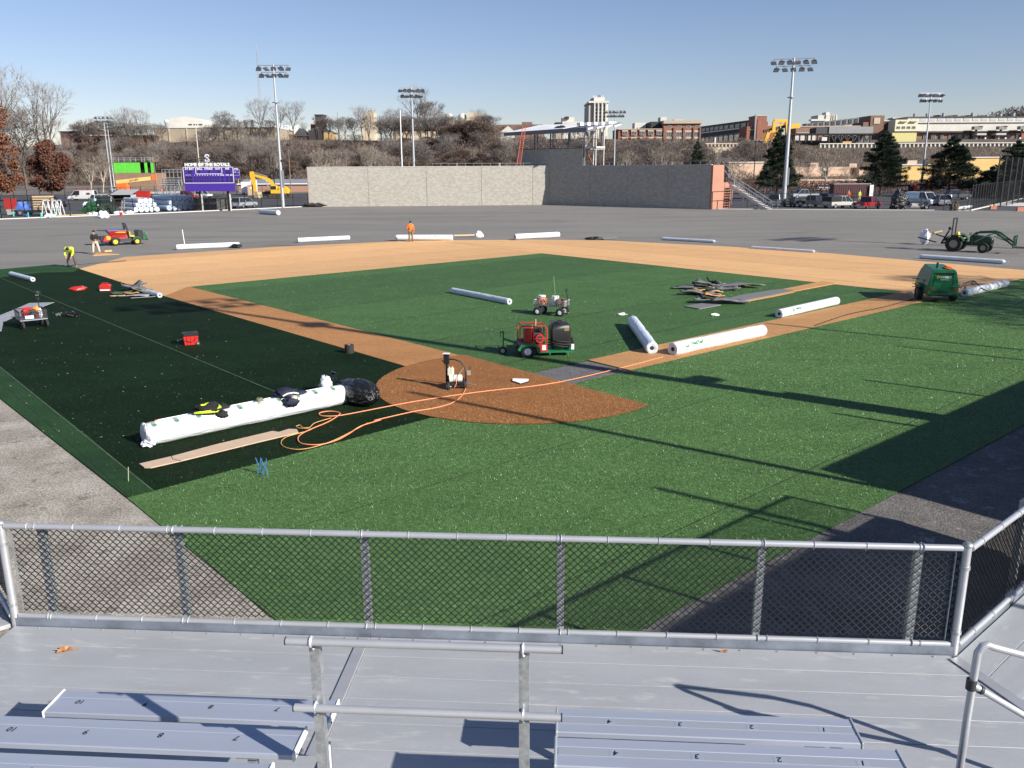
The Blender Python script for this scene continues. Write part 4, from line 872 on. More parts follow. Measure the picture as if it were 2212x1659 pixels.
MB().box(-.70,-.46,-.28,.25,.44,.95).o('fan_housing', red_paint, t, bev=.03); MB().box(-.42,-.08,-.24,.24,.44,.80).o('engine_block', dark_metal, t, bev=.03); MB().cyl((-.2,-.25,.62),(-.2,-.34,.62),.15,n=18).o('flywheel_cover', red_bright, t); MB().cyl((-.2,-.34,.62),(-.2,-.345,.62),.10,n=16).o('screen', dark_metal, t)
MB().box(-.4,-.1,-.15,.15,.82,.92).o('air_cleaner', blk, t, bev=.02); MB().cyl((-.42,.05,.85),(-.42,.05,1.02),.035,n=8).o('valve', M('brass', (.45,.3,.12), .4, .7), t); MB().tube([(-.3,.1,.95),(-.29,.1,1.2)],.025,7).o('exhaust', M('rusty', (.42,.28,.18), .8), t)
b = MB().box(-.34,.03,-.44,-.36,.20,.44).o('fuel_box', red_bright, t, bev=.01); MB().box(-.14,-.02,-.445,-.441,.26,.42).o('sticker', white_p, b)
rg = random.Random(3)
for i in range(8): q = Vector((rg.uniform(-.7,-.1),rg.uniform(-.25,.2),rg.uniform(.5,.85))); MB().tube([q,q+Vector((.1,-.05,.06)),q+Vector((.2,-.02,-.05))],.014,5).o('cable', blk if i%3 else steel, t)
m = MB()
def rr_(hx, hy, z, c=.05): return [(x+.52,y+.1,z) for x,y in ((-hx+c,-hy),(hx-c,-hy),(hx,-hy+c),(hx,hy-c),(hx-c,hy),(-hx+c,hy),(-hx,hy-c),(-hx,-hy+c))]
m.loft([rr_(.28,.27,.2),rr_(.33,.32,.5),rr_(.34,.33,.88),rr_(.30,.29,1.02),rr_(.26,.25,1.06)]); tk = m.o('tank', blk_plastic, t, smooth='auto')
MB().cyl((.52,.1,1.05),(.52,.1,1.09),.21,n=20).o('lid', blk, tk); MB().tube([(.42,.1,1.09),(.45,.1,1.14),(.59,.1,1.14),(.62,.1,1.09)],.02,6).o('lid_handle', blk, tk)
for z,rx in ((.50,.40),(.42,.42),(.34,.41)): MB().tube([(.52+rx*math.cos(k),.1+rx*.97*math.sin(k)-.02,z+.03*math.sin(k*2)) for k in [PI+i*PI/10 for i in range(0,13)]],.022,7).o('hose', rubber, tk, smooth=True)
MB().tube([(.90,-.1,.62),(.95,-.15,.4),(.88,-.25,.28)],.028,7).o('hose', rubber, tk); MB().box(.84,.93,-.36,-.35,.24,.42).o('tag', white_p, tk); MB().box(.62,.78,-.235,-.23,.84,.94).o('sticker', M('sticker_olive', (.2,.17,.05), .6), tk)

# garden cart with buckets and an orange cable reel
c3 = lambda x, y: ((1900+x/2.765)/1.8228, (850+y/2.765)/1.8228)
r_ = heading(c3(600,1088),c3(795,1100)); t = put(thing('garden_cart', 'four wheeled mesh garden cart with white buckets and an orange cable reel on the infield', 'garden cart'), -.5, -.33, *c3(600,1088), r_)
for x in (-.5,.5):
    for y in (-.33,.33): wheel(t,(x,y,.19),.19,.11,rim=white_p,hub=.45)
    MB().bar((x,-.3,.19),(x,.3,.19),.04,.04).o('axle', blk, t); MB().bar((x,0,.19),(x,0,.42),.05,.05).o('strut', blk, t)
MB().box(-.68,.68,-.36,.36,.42,.44).o('bed', dark_metal, t)
for y in (-.36,.36):
    m = MB()
    for z in (.45,.51,.57,.63): m.bar((-.68,y,z),(.68,y,z),.012,.012)
    for i in range(15): x = -.68+i*1.36/14; m.bar((x,y,.44),(x,y,.66),.012,.012)
    m.bar((-.7,y,.66),(.7,y,.66),.03,.03); m.o('side_mesh', steel, t)
for x in (-.68,.68):
    m = MB()
    for z in (.45,.51,.57,.63): m.bar((x,-.36,z),(x,.36,z),.012,.012)
    for i in range(8): y = -.36+i*.72/7; m.bar((x,y,.44),(x,y,.66),.012,.012)
    m.bar((x,-.37,.66),(x,.37,.66),.03,.03); m.o('end_mesh', M('panel_grey', (.38,.37,.34), .6), t)
MB().tube([(.72,0,.4),(.74,-.05,.7),(.68,-.1,1.05)],.016,6).o('pull_handle', blk, t); MB().tube([(.68+.05*math.cos(k),-.1,1.12+.06*math.sin(k)) for k in [i*PI/5 for i in range(11)]],.014,5).o('grip', blk, t)
def bucket(x, y, z, lean=0):
    b = thing('bucket', 'white plastic bucket standing in the %s of the garden cart' % ('left end' if x < 0 else 'middle'), 'bucket', t.location+Vector((x*math.cos(r_)-y*math.sin(r_), x*math.sin(r_)+y*math.cos(r_), z)), r_)
    MB().cyl((0,0,0),(0,0,.36),.13,.15,n=16).o('tub', white_p, b, smooth='auto'); MB().cyl((0,0,.33),(0,0,.375),.157,n=16).o('rim', white_p, b, smooth='auto'); MB().tube([(.15*math.cos(k),.155*math.sin(k)*.2-.14,.34-.14*math.sin(k)) for k in [i*PI/6 for i in range(7)]],.006,4).o('bail', steel, b)
bucket(-.46,.1,.445); bucket(.14,.1,.445)
q = thing('cable_reel', 'orange cable reel leaning in the garden cart', 'cable reel', t.location+Vector((-.3*math.cos(r_)+.22*math.sin(r_),-.3*math.sin(r_)-.22*math.cos(r_),.445)), r_)
for y in (-.05,.05): MB().tube([(.16*math.cos(k),y,.17+.16*math.sin(k)) for k in [i*PI/9 for i in range(19)]],.016,5).o('flange', orange_p, q)
MB().cyl((0,-.045,.17),(0,.045,.17),.11,n=16).o('cable', orange_hose, q); 
for k in range(4): MB().bar((0,-.055,.17),(.15*math.cos(k*PI/2+.4),-.055,.17+.15*math.sin(k*PI/2+.4)),.025,.01).o('spoke', orange_p, q)
q = MB().lump((0,0,.1),(.24,.2,.16),6,rough=.4).o('work_clothes', M('rag_brown', (.16,.10,.06), .9, noise=(6,.8)), None, t.location+Vector((.42*math.cos(r_),.42*math.sin(r_),.445)), r_); tag(q,'heap of brown and black work clothes at the right end of the garden cart','clothes')
q = t.location+Vector((.2*math.cos(r_),.2*math.sin(r_),.45)); tag(MB().cyl(q,q+Vector((-.1,.1,1.2)),.012,n=5).o('pole', M('pole_green', (.15,.32,.15), .6)), 'thin green pole standing up in the garden cart', 'pole')
tag(MB().cyl(G(*c3(720,1045),.1),G(*c3(942,1055),.1),.014,n=5).o('broom_handle', M('pole_pale', (.5,.5,.35), .6)), 'pale stick lying on the grass under the garden cart', 'stick')

# small cart on the left with tools, survey receiver and grey sheet
c0 = lambda x, y: ((x/2.86)/1.8228, (820+y/2.86)/1.8228)
r_ = heading(c0(262,1370),c0(425,1355))+.1; t = put(thing('tool_cart', 'small steel mesh cart loaded with red tools on the dark turf at the far left', 'cart'), -.42, -.25, *c0(262,1370), r_)
for x in (-.42,.42): wheel(t,(x,-.25,.16),.16,.09,(1,.2,0),rim=blk); wheel(t,(x*.9,.65,.16),.16,.09,(1,.2,0),rim=blk)
MB().box(-.48,.48,-.3,.8,.34,.38).o('bed', steel, t)
for a,b in (((-.48,-.3),(.48,-.3)),((.48,-.3),(.48,.8)),((-.48,.8),(.48,.8)),((-.48,-.3),(-.48,.8))):
    m = MB(); a,b = Vector((*a,0)),Vector((*b,0))
    for z in (.40,.48,.56,.64): m.bar(a+Vector((0,0,z)),b+Vector((0,0,z)),.012,.012)
    for i in range(13): q = a.lerp(b,i/12); m.bar(q+Vector((0,0,.38)),q+Vector((0,0,.70)),.010,.010)
    m.bar(a+Vector((0,0,.70)),b+Vector((0,0,.70)),.03,.03); m.o('side_mesh', dark_metal, t)
MB().box(-.3,.0,-.315,-.312,.42,.54).o('plate', white_p, t); MB().bar((-.4,-.3,.16),(-.4,-.3,.36),.04,.04).o('leg', dark_metal, t)
lc = t.location
def incart(nm, lab, cat, c, s, seed, mat):
    q = MB().lump((0,0,s[2]),s,seed,rough=.3).o(nm, mat, None, (lc.x+c[0]*math.cos(r_)-c[1]*math.sin(r_), lc.y+c[0]*math.sin(r_)+c[1]*math.cos(r_), c[2]), r_); tag(q, lab, cat)
incart('red_bag','red tool bag lying in the left cart','bag',(-.15,.1,.40),(.22,.25,.2),5,red_bright); incart('grey_case','dark grey case standing in the left cart','case',(-.02,-.1,.40),(.16,.12,.17),6,dark_metal)
incart('orange_tool','orange and black power tool on top of the left cart','power tool',(.22,.3,.55),(.12,.14,.13),7,M('tool_orange', (.8,.3,.04), .5)); incart('white_bottle','white bottle standing in the left cart','bottle',(.28,-.1,.40),(.07,.07,.18),8,white_p); incart('red_can','red fuel can in the front of the left cart','fuel can',(.12,0,.40),(.09,.12,.16),9,red_paint)
p = G(*c0(240,1165)); p = Vector((lc.x-.1,lc.y+.75,0)); q = thing('survey_rod', 'black survey receiver on a thin rod standing behind the left cart', 'survey receiver', p)
MB().cyl((0,0,0),(0,0,1.3),.016,n=6).o('rod', blk, q); MB().cyl((0,0,1.28),(0,0,1.36),.13,.12,n=16).o('receiver', blk, q); MB().ball((-.03,-.06,1.2),.03,7,4).o('lamp', steel, q); MB().ball((.05,-.06,1.2),.03,7,4).o('lamp', steel, q); MB().box(-.04,.04,-.05,.03,1.0,1.1).o('bracket', dark_metal, q)
pts = [c0(x,y) for x,y in ((-40,1240),(160,1160),(330,1085),(615,1075),(500,1120),(420,1150),(250,1230),(150,1250),(40,1300),(20,1400),(-60,1420))]
P_ = [G(*q) for q in pts]; o0 = P_[3]; rg = random.Random(5)
m = MB().plate([((q-o0).x,(q-o0).y) for q in P_], .06, .075).o('grey_sheet', tarp_grey, None, o0); tag(m, 'long grey underlay sheet lying behind the left cart on the dark turf', 'sheet')

# turf offcuts on the right of the infield
p = G(1515,632); t = thing('turf_scrap_heap', 'scattered dark offcuts lying on the infield left of the long strip', 'turf offcuts', p)
K = lambda x, y: G((2400+x/2.212)/1.8228, (850+y/2.212)/1.8228)-p
for i,(x,y,sx,sy,rz,mt,cu) in enumerate(((690,640,.75,.30,-.2,scrap_grey,.4),(810,635,.4,.35,.3,M('turf_back_dark', (.035,.05,.035), .9),.7),(1060,625,1.3,.42,-.15,scrap_grey,.5),(1030,650,.55,.3,-.3,scrap_grey,.6),(850,665,.6,.3,.0,M('turf_back_dark',(0,0,0)),.6),(740,680,.3,.35,.4,clay_p,.7),(780,695,.8,.33,-.1,scrap_grey,.8),(900,708,.45,.3,-.05,clay_p,.5),(910,675,.35,.2,-.2,card,.6),(1230,612,.5,.1,.1,clay_p,.3))):
    q = K(x,y); scrap(t,(q.x,q.y,.02),(sx,sy),rz,mt,50+i,curl=cu)
p = G(1560,672); t = thing('turf_strip', 'long narrow strip of turned over turf running across the infield to the skin', 'turf strip', p)
K2 = lambda *ps: [(q.x-p.x,q.y-p.y) for q in [G((2400+x/2.212)/1.8228,(850+y/2.212)/1.8228) for x,y in ps]]
MB().plate(K2((1500,651),(1855,580),(1975,598),(1605,668)), .04, .075).o('strip_front', clay_p, t); MB().plate(K2((1010,735),(1150,702),(1400,662),(1500,650),(1610,663),(1400,708),(1130,757)), .04, .085).o('strip_back', scrap_grey, t)
MB().plate(K2((1130,750),(1400,702),(1610,662),(1608,674),(1410,715),(1140,765)), .04, .07).o('strip_edge', clay_p, t)
MB().plate(K2((650,800),(800,775),(970,788),(780,823)), .04, .08).o('strip_end', scrap_grey, t); q = Vector((*K2((900,765))[0],0)); scrap(t,(q.x,q.y,.05),(.9,.3),.0,scrap_grey,71,curl=.8); scrap(t,(q.x-.1,q.y+.15,.1),(.4,.3),.3,M('turf_back_dark',(0,0,0)),72,curl=.8)
q = Vector((*K2((1080,770))[0],0)); scrap(t,(q.x-.2,q.y,.08),(.8,.35),-.05,scrap_grey,73,curl=.5)
p = G(1665,680); t = thing('turf_scrap_heap', 'crumpled dark offcuts lying behind the near end of the faint printed roll', 'turf offcuts', p)
for i,(x,y,sx,sy,rz,mt,cu) in enumerate(((1320,810,.4,.2,-.1,tarp_grey,.3),(1410,800,.6,.35,-.1,scrap_grey,1.0),(1490,785,.25,.4,.3,M('turf_back_dark',(0,0,0)),1.0),(1380,825,.6,.15,-.15,card,.5),(1535,795,.3,.3,.2,scrap_grey,.7))):
    q = K(x,y)+G(1515,632)-p; scrap(t,(q.x,q.y,.02),(sx,sy),rz,mt,80+i,curl=cu)
for x,y,lab in ((107,868,'small white paper scrap lying on the infield above the leaning roll'),(920,873,'small white and black scrap on the infield near the long printed roll')):
    q = G((2400+x/2.212)/1.8228,(850+y/2.212)/1.8228); tag(MB().lump((0,0,.05),(.16,.1,.06),int(x),rough=.5).o('paper_scrap', white_p, None, q), lab, 'paper')
# pale fibre crumbs on the turf
rg = random.Random(12); m = MB()
for i in range(150):
    x = rg.uniform(0,560); y = rg.uniform(640,960); q = G(x,y); s = rg.uniform(.015,.035); a = rg.uniform(0,3)
    if x < (y-862)*1.27: continue
    m.add([(q.x-s*math.cos(a),q.y-s*math.sin(a),.06),(q.x+s*math.cos(a),q.y+s*math.sin(a),.06),(q.x+s*.5,q.y+s*.6,.065)],[(0,1,2)])
for i in range(120):
    x = rg.uniform(480,2212); y = rg.uniform(570,1000); q = G(x,y); s = rg.uniform(.008,.02); a = rg.uniform(0,3)
    if q.y > 58: continue
    m.add([(q.x-s*math.cos(a),q.y-s*math.sin(a),.062),(q.x+s*math.cos(a),q.y+s*math.sin(a),.062),(q.x+s*.5,q.y+s*.6,.068)],[(0,1,2)])
tag(m.o('fibre_crumbs', M('crumb', (.48,.52,.42), .7)), kind='stuff')

# ------------------------------------------------------------------ people
def person(label, px, py, rz, pose, cols, hat, H=1.76, pos=None):
    """pose: joints in metres, x = right of the person, y = forward"""
    t = thing('person', label, 'person', pos if pos is not None else G(px,py), rz); k = H/1.76
    J = {a: Vector(b)*k for a,b in pose.items()}
    def skin(name, chain, rad, mat, root='pelvis', sub=1):
        names = []; [names.append(n) for e in chain for n in e if n not in names]
        me = bpy.data.meshes.new(name); me.from_pydata([J[n] for n in names],[(names.index(a),names.index(b)) for a,b in chain],[]); me.materials.append(mat)
        ob = bpy.data.objects.new(name, me); COL.objects.link(ob); ob.parent = t
        md = ob.modifiers.new('skin','SKIN'); md.use_smooth_shade = True
        for i,n in enumerate(names):
            r = rad.get(n, rad.get(n[:-2], .05)); r = r if isinstance(r,tuple) else (r,r); me.skin_vertices[0].data[i].radius = (r[0]*k,r[1]*k); me.skin_vertices[0].data[i].use_root = (n == names[0])
        s = ob.modifiers.new('sub','SUBSURF'); s.levels = sub; s.render_levels = sub; return ob
    for s in ('_l','_r'):
        w, e = J['wrist'+s], J['elbow'+s]; d = (w-e).normalized(); side = d.cross(Vector((0,1,0))); side = side.normalized() if side.length > .1 else Vector((1,0,0))
        J['palm'+s] = w+d*.07
        for i,(o,l) in enumerate(((-.03,.06),(-.01,.08),(.01,.085),(.03,.07))): J['f%d%s'%(i,s)] = J['palm'+s]+side*o+d*.02; J['g%d%s'%(i,s)] = J['palm'+s]+side*o*1.2+d*l+Vector((0,.02,-.01))
        J['th'+s] = w+d*.05+Vector((0,.05,0))
    up = J['head']-J['neck']; J['crown'] = J['head']+up.normalized()*.11; fd = J['face']; J['nose'] = J['head']+fd*.115
    ch = [('pelvis','chest'),('chest','neck'),('neck','head'),('head','crown'),('head','nose')]
    rad = dict(pelvis=.12,chest=.13,neck=.055,head=.085,crown=.07,nose=.028,shoulder=.06,elbow=.042,wrist=.03,palm=(.042,.022),hip=.085,knee=.06,ankle=.042,toe=.035,th=.012,f0=.011,f1=.011,f2=.011,f3=.011,g0=.008,g1=.008,g2=.008,g3=.008)
    for s in ('_l','_r'):
        ch += [('chest','shoulder'+s),('shoulder'+s,'elbow'+s),('elbow'+s,'wrist'+s),('wrist'+s,'palm'+s),('wrist'+s,'th'+s),('pelvis','hip'+s),('hip'+s,'knee'+s),('knee'+s,'ankle'+s),('ankle'+s,'toe'+s)]
        for i in range(4): ch += [('palm'+s,'f%d'%i+s),('f%d'%i+s,'g%d'%i+s)]
    skin('body', ch, rad, skin_m)
    J['hem'] = J['pelvis']+(J['chest']-J['pelvis'])*.0-Vector((0,0,.04)); jc = [('chest','hem'),('chest','collar')]; J['collar'] = J['neck']+(J['chest']-J['neck'])*.25
    jr = dict(chest=(.185,.145),hem=(.175,.14),collar=.09,shoulder=.088,elbow=.068,cuff=.058)
    for s in ('_l','_r'): J['cuff'+s] = J['wrist'+s]; jc += [('chest','shoulder'+s),('shoulder'+s,'elbow'+s),('elbow'+s,'cuff'+s)]
    skin('jacket', jc, jr, cols[0])
    tc = []; tr = dict(pelvis=(.155,.13),hip=.11,knee=.092,cuffleg=.085)
    for s in ('_l','_r'): J['cuffleg'+s] = J['ankle'+s]+Vector((0,0,.02)); tc += [('pelvis','hip'+s),('hip'+s,'knee'+s),('knee'+s,'cuffleg'+s)]
    skin('trousers', tc, tr, cols[1])
    for s in ('_l','_r'):
        a, b = J['ankle'+s], J['toe'+s]; d = (b-a); d.z = 0; d = d.normalized() if d.length > .01 else Vector((0,1,0)); m = MB(); c = Vector((a.x,a.y,0))+d*.05; m.ball((c.x,c.y,.045*k),(.055*k+abs(d.x)*.08,.055*k+abs(d.y)*.08,.045*k),8,5); m.cyl((a.x,a.y,.04),(a.x,a.y,.16*k),.055*k,n=8); m.o('boot', cols[2], t, smooth=True)
    h = J['head']+up.normalized()*.03
    if hat:
        MB().ball(h+up.normalized()*.035,(.105*k,.115*k,.10*k),12,7).o('hat', hat, t, smooth=True)
        if hat is white_p: MB().cyl(h+up.normalized()*.01,h+up.normalized()*.02,.135*k,n=12).o('brim', hat, t)
    else: MB().ball(h+up.normalized()*.02-fd*.02,(.098*k,.105*k,.10*k),12,7).o('hair', M('hair_dark', (.02,.014,.01), .8), t, smooth=True)
    ev = fd.cross(up).normalized()
    for s in (-1,1): MB().ball(J['head']+fd*.085+ev*.032*s+up.normalized()*.015,.012,6,4).o('eye', blk, t)
    return t
stand = dict(pelvis=(0,0,.95),chest=(0,.02,1.30),neck=(0,.0,1.50),head=(0,.02,1.62),face=(0,1,0),shoulder_l=(-.19,0,1.42),elbow_l=(-.25,.02,1.13),wrist_l=(-.22,.14,.92),shoulder_r=(.19,0,1.42),elbow_r=(.25,.02,1.13),wrist_r=(.22,.14,.92),hip_l=(-.1,0,.90),knee_l=(-.12,.02,.49),ankle_l=(-.13,-.02,.09),toe_l=(-.15,.14,.03),hip_r=(.1,0,.90),knee_r=(.12,.02,.49),ankle_r=(.13,-.02,.09),toe_r=(.15,.14,.03))
pz = dict(stand); pz.update(face=(.45,.85,-.25),elbow_l=(-.27,.05,1.15),wrist_l=(-.06,.24,1.08),elbow_r=(.27,.05,1.15),wrist_r=(.06,.25,1.05),knee_l=(-.2,.04,.49),ankle_l=(-.25,-.02,.09),toe_l=(-.3,.13,.03),knee_r=(.17,.05,.49),ankle_r=(.2,.0,.09),toe_r=(.26,.15,.03))
person('person in a black hooded jacket and khaki trousers standing beside the red hopper truck', 208, 549, -PI*.80, pz, (black_cl,khaki,boot), black_cl)
pz = dict(stand); pz.update(pelvis=(0,-.10,.92),chest=(0,.20,1.16),neck=(0,.34,1.26),head=(0,.45,1.22),face=(0,.5,-.86),shoulder_l=(-.20,.24,1.22),elbow_l=(-.26,.34,.95),wrist_l=(-.16,.42,.72),shoulder_r=(.20,.24,1.22),elbow_r=(.27,.34,.95),wrist_r=(.18,.42,.72),hip_l=(-.1,-.10,.88),knee_l=(-.18,.06,.48),ankle_l=(-.2,-.05,.09),toe_l=(-.26,.1,.03),hip_r=(.1,-.10,.88),knee_r=(.22,.08,.48),ankle_r=(.30,-.02,.09),toe_r=(.36,.12,.03))
person('person in a hi-vis yellow jacket bending forward at the corner of the tan skin', 158, 577, PI*1.02, pz, (hi_vis,dark_trs,boot), black_cl, 1.8)
pz = dict(stand); pz.update(face=(-.1,1,-.1),elbow_l=(-.33,-.02,1.16),wrist_l=(-.17,.12,1.02),elbow_r=(.24,.03,1.13),wrist_r=(.24,.1,.88),knee_r=(.12,.05,.49))
person('person in an orange hoodie and brown trousers seen from behind at the skin edge', 888, 523, .12, pz, (hi_or,brown_cl,boot), None, 1.8)
person('person in an orange vest and white hard hat standing among parked trucks', 1836.5, 431, PI*.95, stand, (hi_or,dark_trs,boot), white_p, 1.75, Vector((64.5,165,-.03)))
person('person in a hi-vis yellow jacket and white hard hat beside the maroon container', 1848, 432, PI*1.05, stand, (hi_vis,khaki,boot), white_p, 1.75, Vector((66.2,164,-.03)))
p = G(158,577); q = thing('lute_rake', 'long dark lute tool lying across the tan skin by the bending worker', 'rake', p)
MB().bar((-.2,-.1,.12),G(*c0(1420,606))-p+Vector((0,0,.1)),.04,.04).o('handle', dark_metal, q); MB().box(-.3,.0,-.3,.1,.08,.12).o('head', blk, q)
p = G(211,549); t = thing('turf_offcut', 'tan triangular turf offcut under the feet of the worker in black', 'turf offcut', p)
MB().plate([((g-p).x,(g-p).y) for g in [G(*c0(x,y)) for x,y in ((1045,542),(1090,505),(1200,512),(1345,524))]], .02, .05).o('offcut', clay_l, t); MB().bar(G(*c0(1170,500))-p+Vector((0,0,.1)),G(*c0(1250,492))-p+Vector((0,0,.1)),.25,.12).o('folded_end', clay_l, t)

# ------------------------------------------------------------------ block wall stand beyond the outfield
block = M('concrete_block', (.40,.375,.33), .9)
n = block.node_tree.nodes; L = block.node_tree.links; tc = n.new('ShaderNodeTexCoord'); mp = n.new('ShaderNodeMapping'); mp.inputs['Rotation'].default_value = (PI/2,0,0)
L.new(tc.outputs['Object'], mp.inputs[0]); bk = n.new('ShaderNodeTexBrick'); bk.inputs['Scale'].default_value = 1; bk.inputs['Brick Width'].default_value = .4; bk.inputs['Row Height'].default_value = .2; bk.inputs['Mortar Size'].default_value = .008
bk.inputs['Color1'].default_value = (.33,.31,.27,1); bk.inputs['Color2'].default_value = (.43,.405,.355,1); bk.inputs['Mortar'].default_value = (.27,.25,.22,1); bk.inputs['Bias'].default_value = -.1
cx_ = n.new('ShaderNodeSeparateXYZ'); cb_ = n.new('ShaderNodeCombineXYZ'); L.new(tc.outputs['Object'], cx_.inputs[0]); L.new(cx_.outputs[0], cb_.inputs[0]); L.new(cx_.outputs[2], cb_.inputs[1]); L.new(cb_.outputs[0], bk.inputs[0])
no = n.new('ShaderNodeTexNoise'); no.inputs['Scale'].default_value = 2.2; no.inputs['Detail'].default_value = 4; no.inputs['Roughness'].default_value = .75; mp.inputs['Scale'].default_value = (.3,1,1.6); mp.inputs['Rotation'].default_value = (0,0,0); L.new(mp.outputs[0], no.inputs[0]); mx = n.new('ShaderNodeMix'); mx.data_type = 'RGBA'; mx.blend_type = 'OVERLAY'; mx.inputs[0].default_value = .10
L.new(bk.outputs[0], mx.inputs[6]); L.new(no.outputs[0], mx.inputs[7]); L.new(mx.outputs[2], n['Principled BSDF'].inputs['Base Color'])
stucco = M('stucco_orange', (.38,.185,.125), .9, noise=(.5,.08))
WL, WCn, WR = Vector((-34.3,146.4,0)), Vector((6.6,149.6,0)), Vector((29.9,129.8,0)); WH = 6.5
d1 = WCn-WL; t = thing('block_wall', 'sunlit grey block wall of the stand, left section with vertical control joints', 'block wall', WL, math.atan2(d1.y,d1.x)); L1 = d1.length
cuts = [0,.246,.486,.715,.93,1]
for a,b in zip(cuts[:-1],cuts[1:]): MB().box(L1*a+.03, L1*b-.03, 0, .4, -.04, WH).o('wall_panel', block, t)
MB().box(.02, L1-.02, .03, .38, -.04, WH-.01).o('joint_backing', M('joint', (.16,.15,.14), .9), t); MB().box(-.02, L1, -.05, .45, WH, WH+.09).o('coping', conc_l, t); MB().box(-.06,.0,.01,.42,-.04,WH-.02).o('end_edge', stucco, t)
m = MB()
for i in range(15): m.bar((21+i*1.42,.5,WH),(21+i*1.42,.5,WH+.55),.05,.05)
m.bar((21,.5,WH+.55),(L1,.5,WH+.55),.05,.05); m.o('back_railing', steel, t)
d2 = WR-WCn; t2 = thing('block_wall', 'shaded dark block wall of the stand, right section turning towards the field', 'block wall', WCn, math.atan2(d2.y,d2.x)); L2 = d2.length
for a,b in zip([0,.28,.52,.76],[.28,.52,.76,1]): MB().box(L2*a+.02, L2*b-.02, 0, .4, -.04, WH).o('wall_panel', block, t2)
MB().box(.02, L2-.02, .03, .38, -.04, WH-.01).o('joint_backing', M('joint',(0,0,0)), t2); MB().box(6.9, L2, -.04, .45, WH, WH+.08).o('coping', conc_l, t2)
m = MB()
for i in range(14): m.bar((8.6+i*1.65,.6,WH),(8.6+i*1.65,.6,WH+.6),.05,.05)
m.bar((8.6,.6,WH+.6),(L2,.6,WH+.6),.05,.05); m.o('back_railing', steel, t2)
# sunlit end wall, profile in depth
m = MB(); pr_ = [(0,-.04),(6.6,-.04),(6.9,2.6),(5.0,3.9),(3.6,3.9),(3.5,WH),(0,WH)]
vs = [(L2+.003,y,z) for y,z in pr_]+[(L2+.32,y,z) for y,z in pr_]; k = len(pr_); m.add(vs, [tuple(range(k-1,-1,-1)), tuple(range(k,2*k))]+[(i,(i+1)%k,(i+1)%k+k,i+k) for i in range(k)]); m.o('end_wall', stucco, t2)
for a,b in (((0,2.6),(6.9,2.6)),((0,1.25),(6.6,1.25))): MB().bar((L2+.36,a[0],a[1]),(L2+.36,b[0],b[1]),.06,.06).o('gate_bar', blk, t2)
for y in (.1,1.8,6.4): MB().bar((L2+.38,y,0),(L2+.38,y,2.6 if y != 1.8 else 1.3),.07,.07).o('gate_post', blk, t2)
# press box tower with unfinished canopy
t = thing('press_box', 'shaded block press box tower under an unfinished white canopy roof', 'press box', WCn, math.atan2(d2.y,d2.x))
MB().box(-7.5,7.0,.06,.5,WH-1,9.35).o('back_wall', block, t); MB().box(0.0,7.0,.02,.4,WH-.05,9.35).o('back_wall', block, t)
MB().box(-7.5,-7.1,.5,6,3,9.35).o('side_wall', block, t); MB().box(-7.5,7.05,-.05,.55,9.35,9.43).o('coping', dark_metal, t); MB().box(-7.2,6.7,.5,7,9.2,9.3).o('floor', conc, t)
for i in range(11):
    x = -7+i*1.38; MB().bar((x,.2,8.9),(x,.2,10.5),.07,.07).o('post', steel, t)
MB().bar((-7.2,.2,10.45),(7,.2,10.45),.05,.05).o('rail', steel, t); MB().bar((-7.2,.2,9.9),(7,.2,9.9),.04,.04).o('rail', steel, t)
cs_ = M('canopy_steel', (.16,.17,.19), .5, .3)
for x in (-7,-4,0,3.6,7): 
    for y in (1,5.5): MB().bar((x,y,9.3),(x,y,12.1),.18,.18).o('column', cs_, t)
m = MB(); m.add([(-9.2,-1.2,11.7),(8.6,-1.2,11.85),(9.6,7.5,13.3),(-8.2,7.5,13.2),(-9.2,-1.2,12.25),(8.6,-1.2,12.6),(9.6,7.5,13.6),(-8.2,7.5,13.75)],[(3,2,1,0),(4,5,6,7),(0,1,5,4),(1,2,6,5),(2,3,7,6),(3,0,4,7)]); m.o('roof', cs_, t)
m = MB(); m.add([(-8.9,-.9,12.27),(3.5,-.9,12.52),(3.9,7.3,13.62),(-8.0,7.3,13.74),(-8.9,-.9,12.32),(3.5,-.9,12.57),(3.9,7.3,13.70),(-8.0,7.3,13.82)],[(3,2,1,0),(4,5,6,7),(0,1,5,4),(1,2,6,5),(2,3,7,6),(3,0,4,7)]); m.o('membrane', M('membrane', (.72,.73,.74), .6, noise=(.8,.12)), t)
for i in range(5): MB().box(5.0+i*.75,5.7+i*.75,1+i*1.0,7.4,13.0+i*.06,13.5+i*.05).o('parapet', white_p, t)
MB().lump((1.5,1,12.65),(1.0,.6,.45),3,rough=.5,floor=12.5).o('material_pile', dark_metal, t); MB().box(3.6,6.0,4,4.6,13.2,13.45).o('stack', blk, t)
for i in range(4): MB().bar((8.62+.3*i,-1+2.1*i,12.3+.2*i),(8.7+.3*i,1+2.1*i,12.7+.2*i),.2,.25).o('fascia', conc_l, t)
fr = thing('stair_tower', 'pale steel stair frame with yellow tape at the right end of the press box', 'stair frame', WCn, math.atan2(d2.y,d2.x))
for x in (7.3,9.4):
    for y in (.3,2.6): MB().bar((x,y,6.4),(x,y,12.2),.16,.16).o('column', conc_l, fr)
MB().box(7.2,9.6,.2,2.7,9.3,9.6).o('landing', conc_l, fr); MB().bar((7.3,.3,9.8),(9.4,.3,12.2),.14,.14).o('brace', conc_l, fr); MB().bar((7.4,.35,9.1),(8.9,.35,6.5),.16,.16).o('red_brace', M('red_oxide', (.32,.10,.07), .7), fr)
MB().bar((7.0,.25,10.9),(9.7,.25,10.8),.02,.12).o('yellow_tape', yellow_p, fr); MB().bar((7.0,.2,9.5),(7.0,.2,11),.07,.07).o('rail_post', steel, fr)
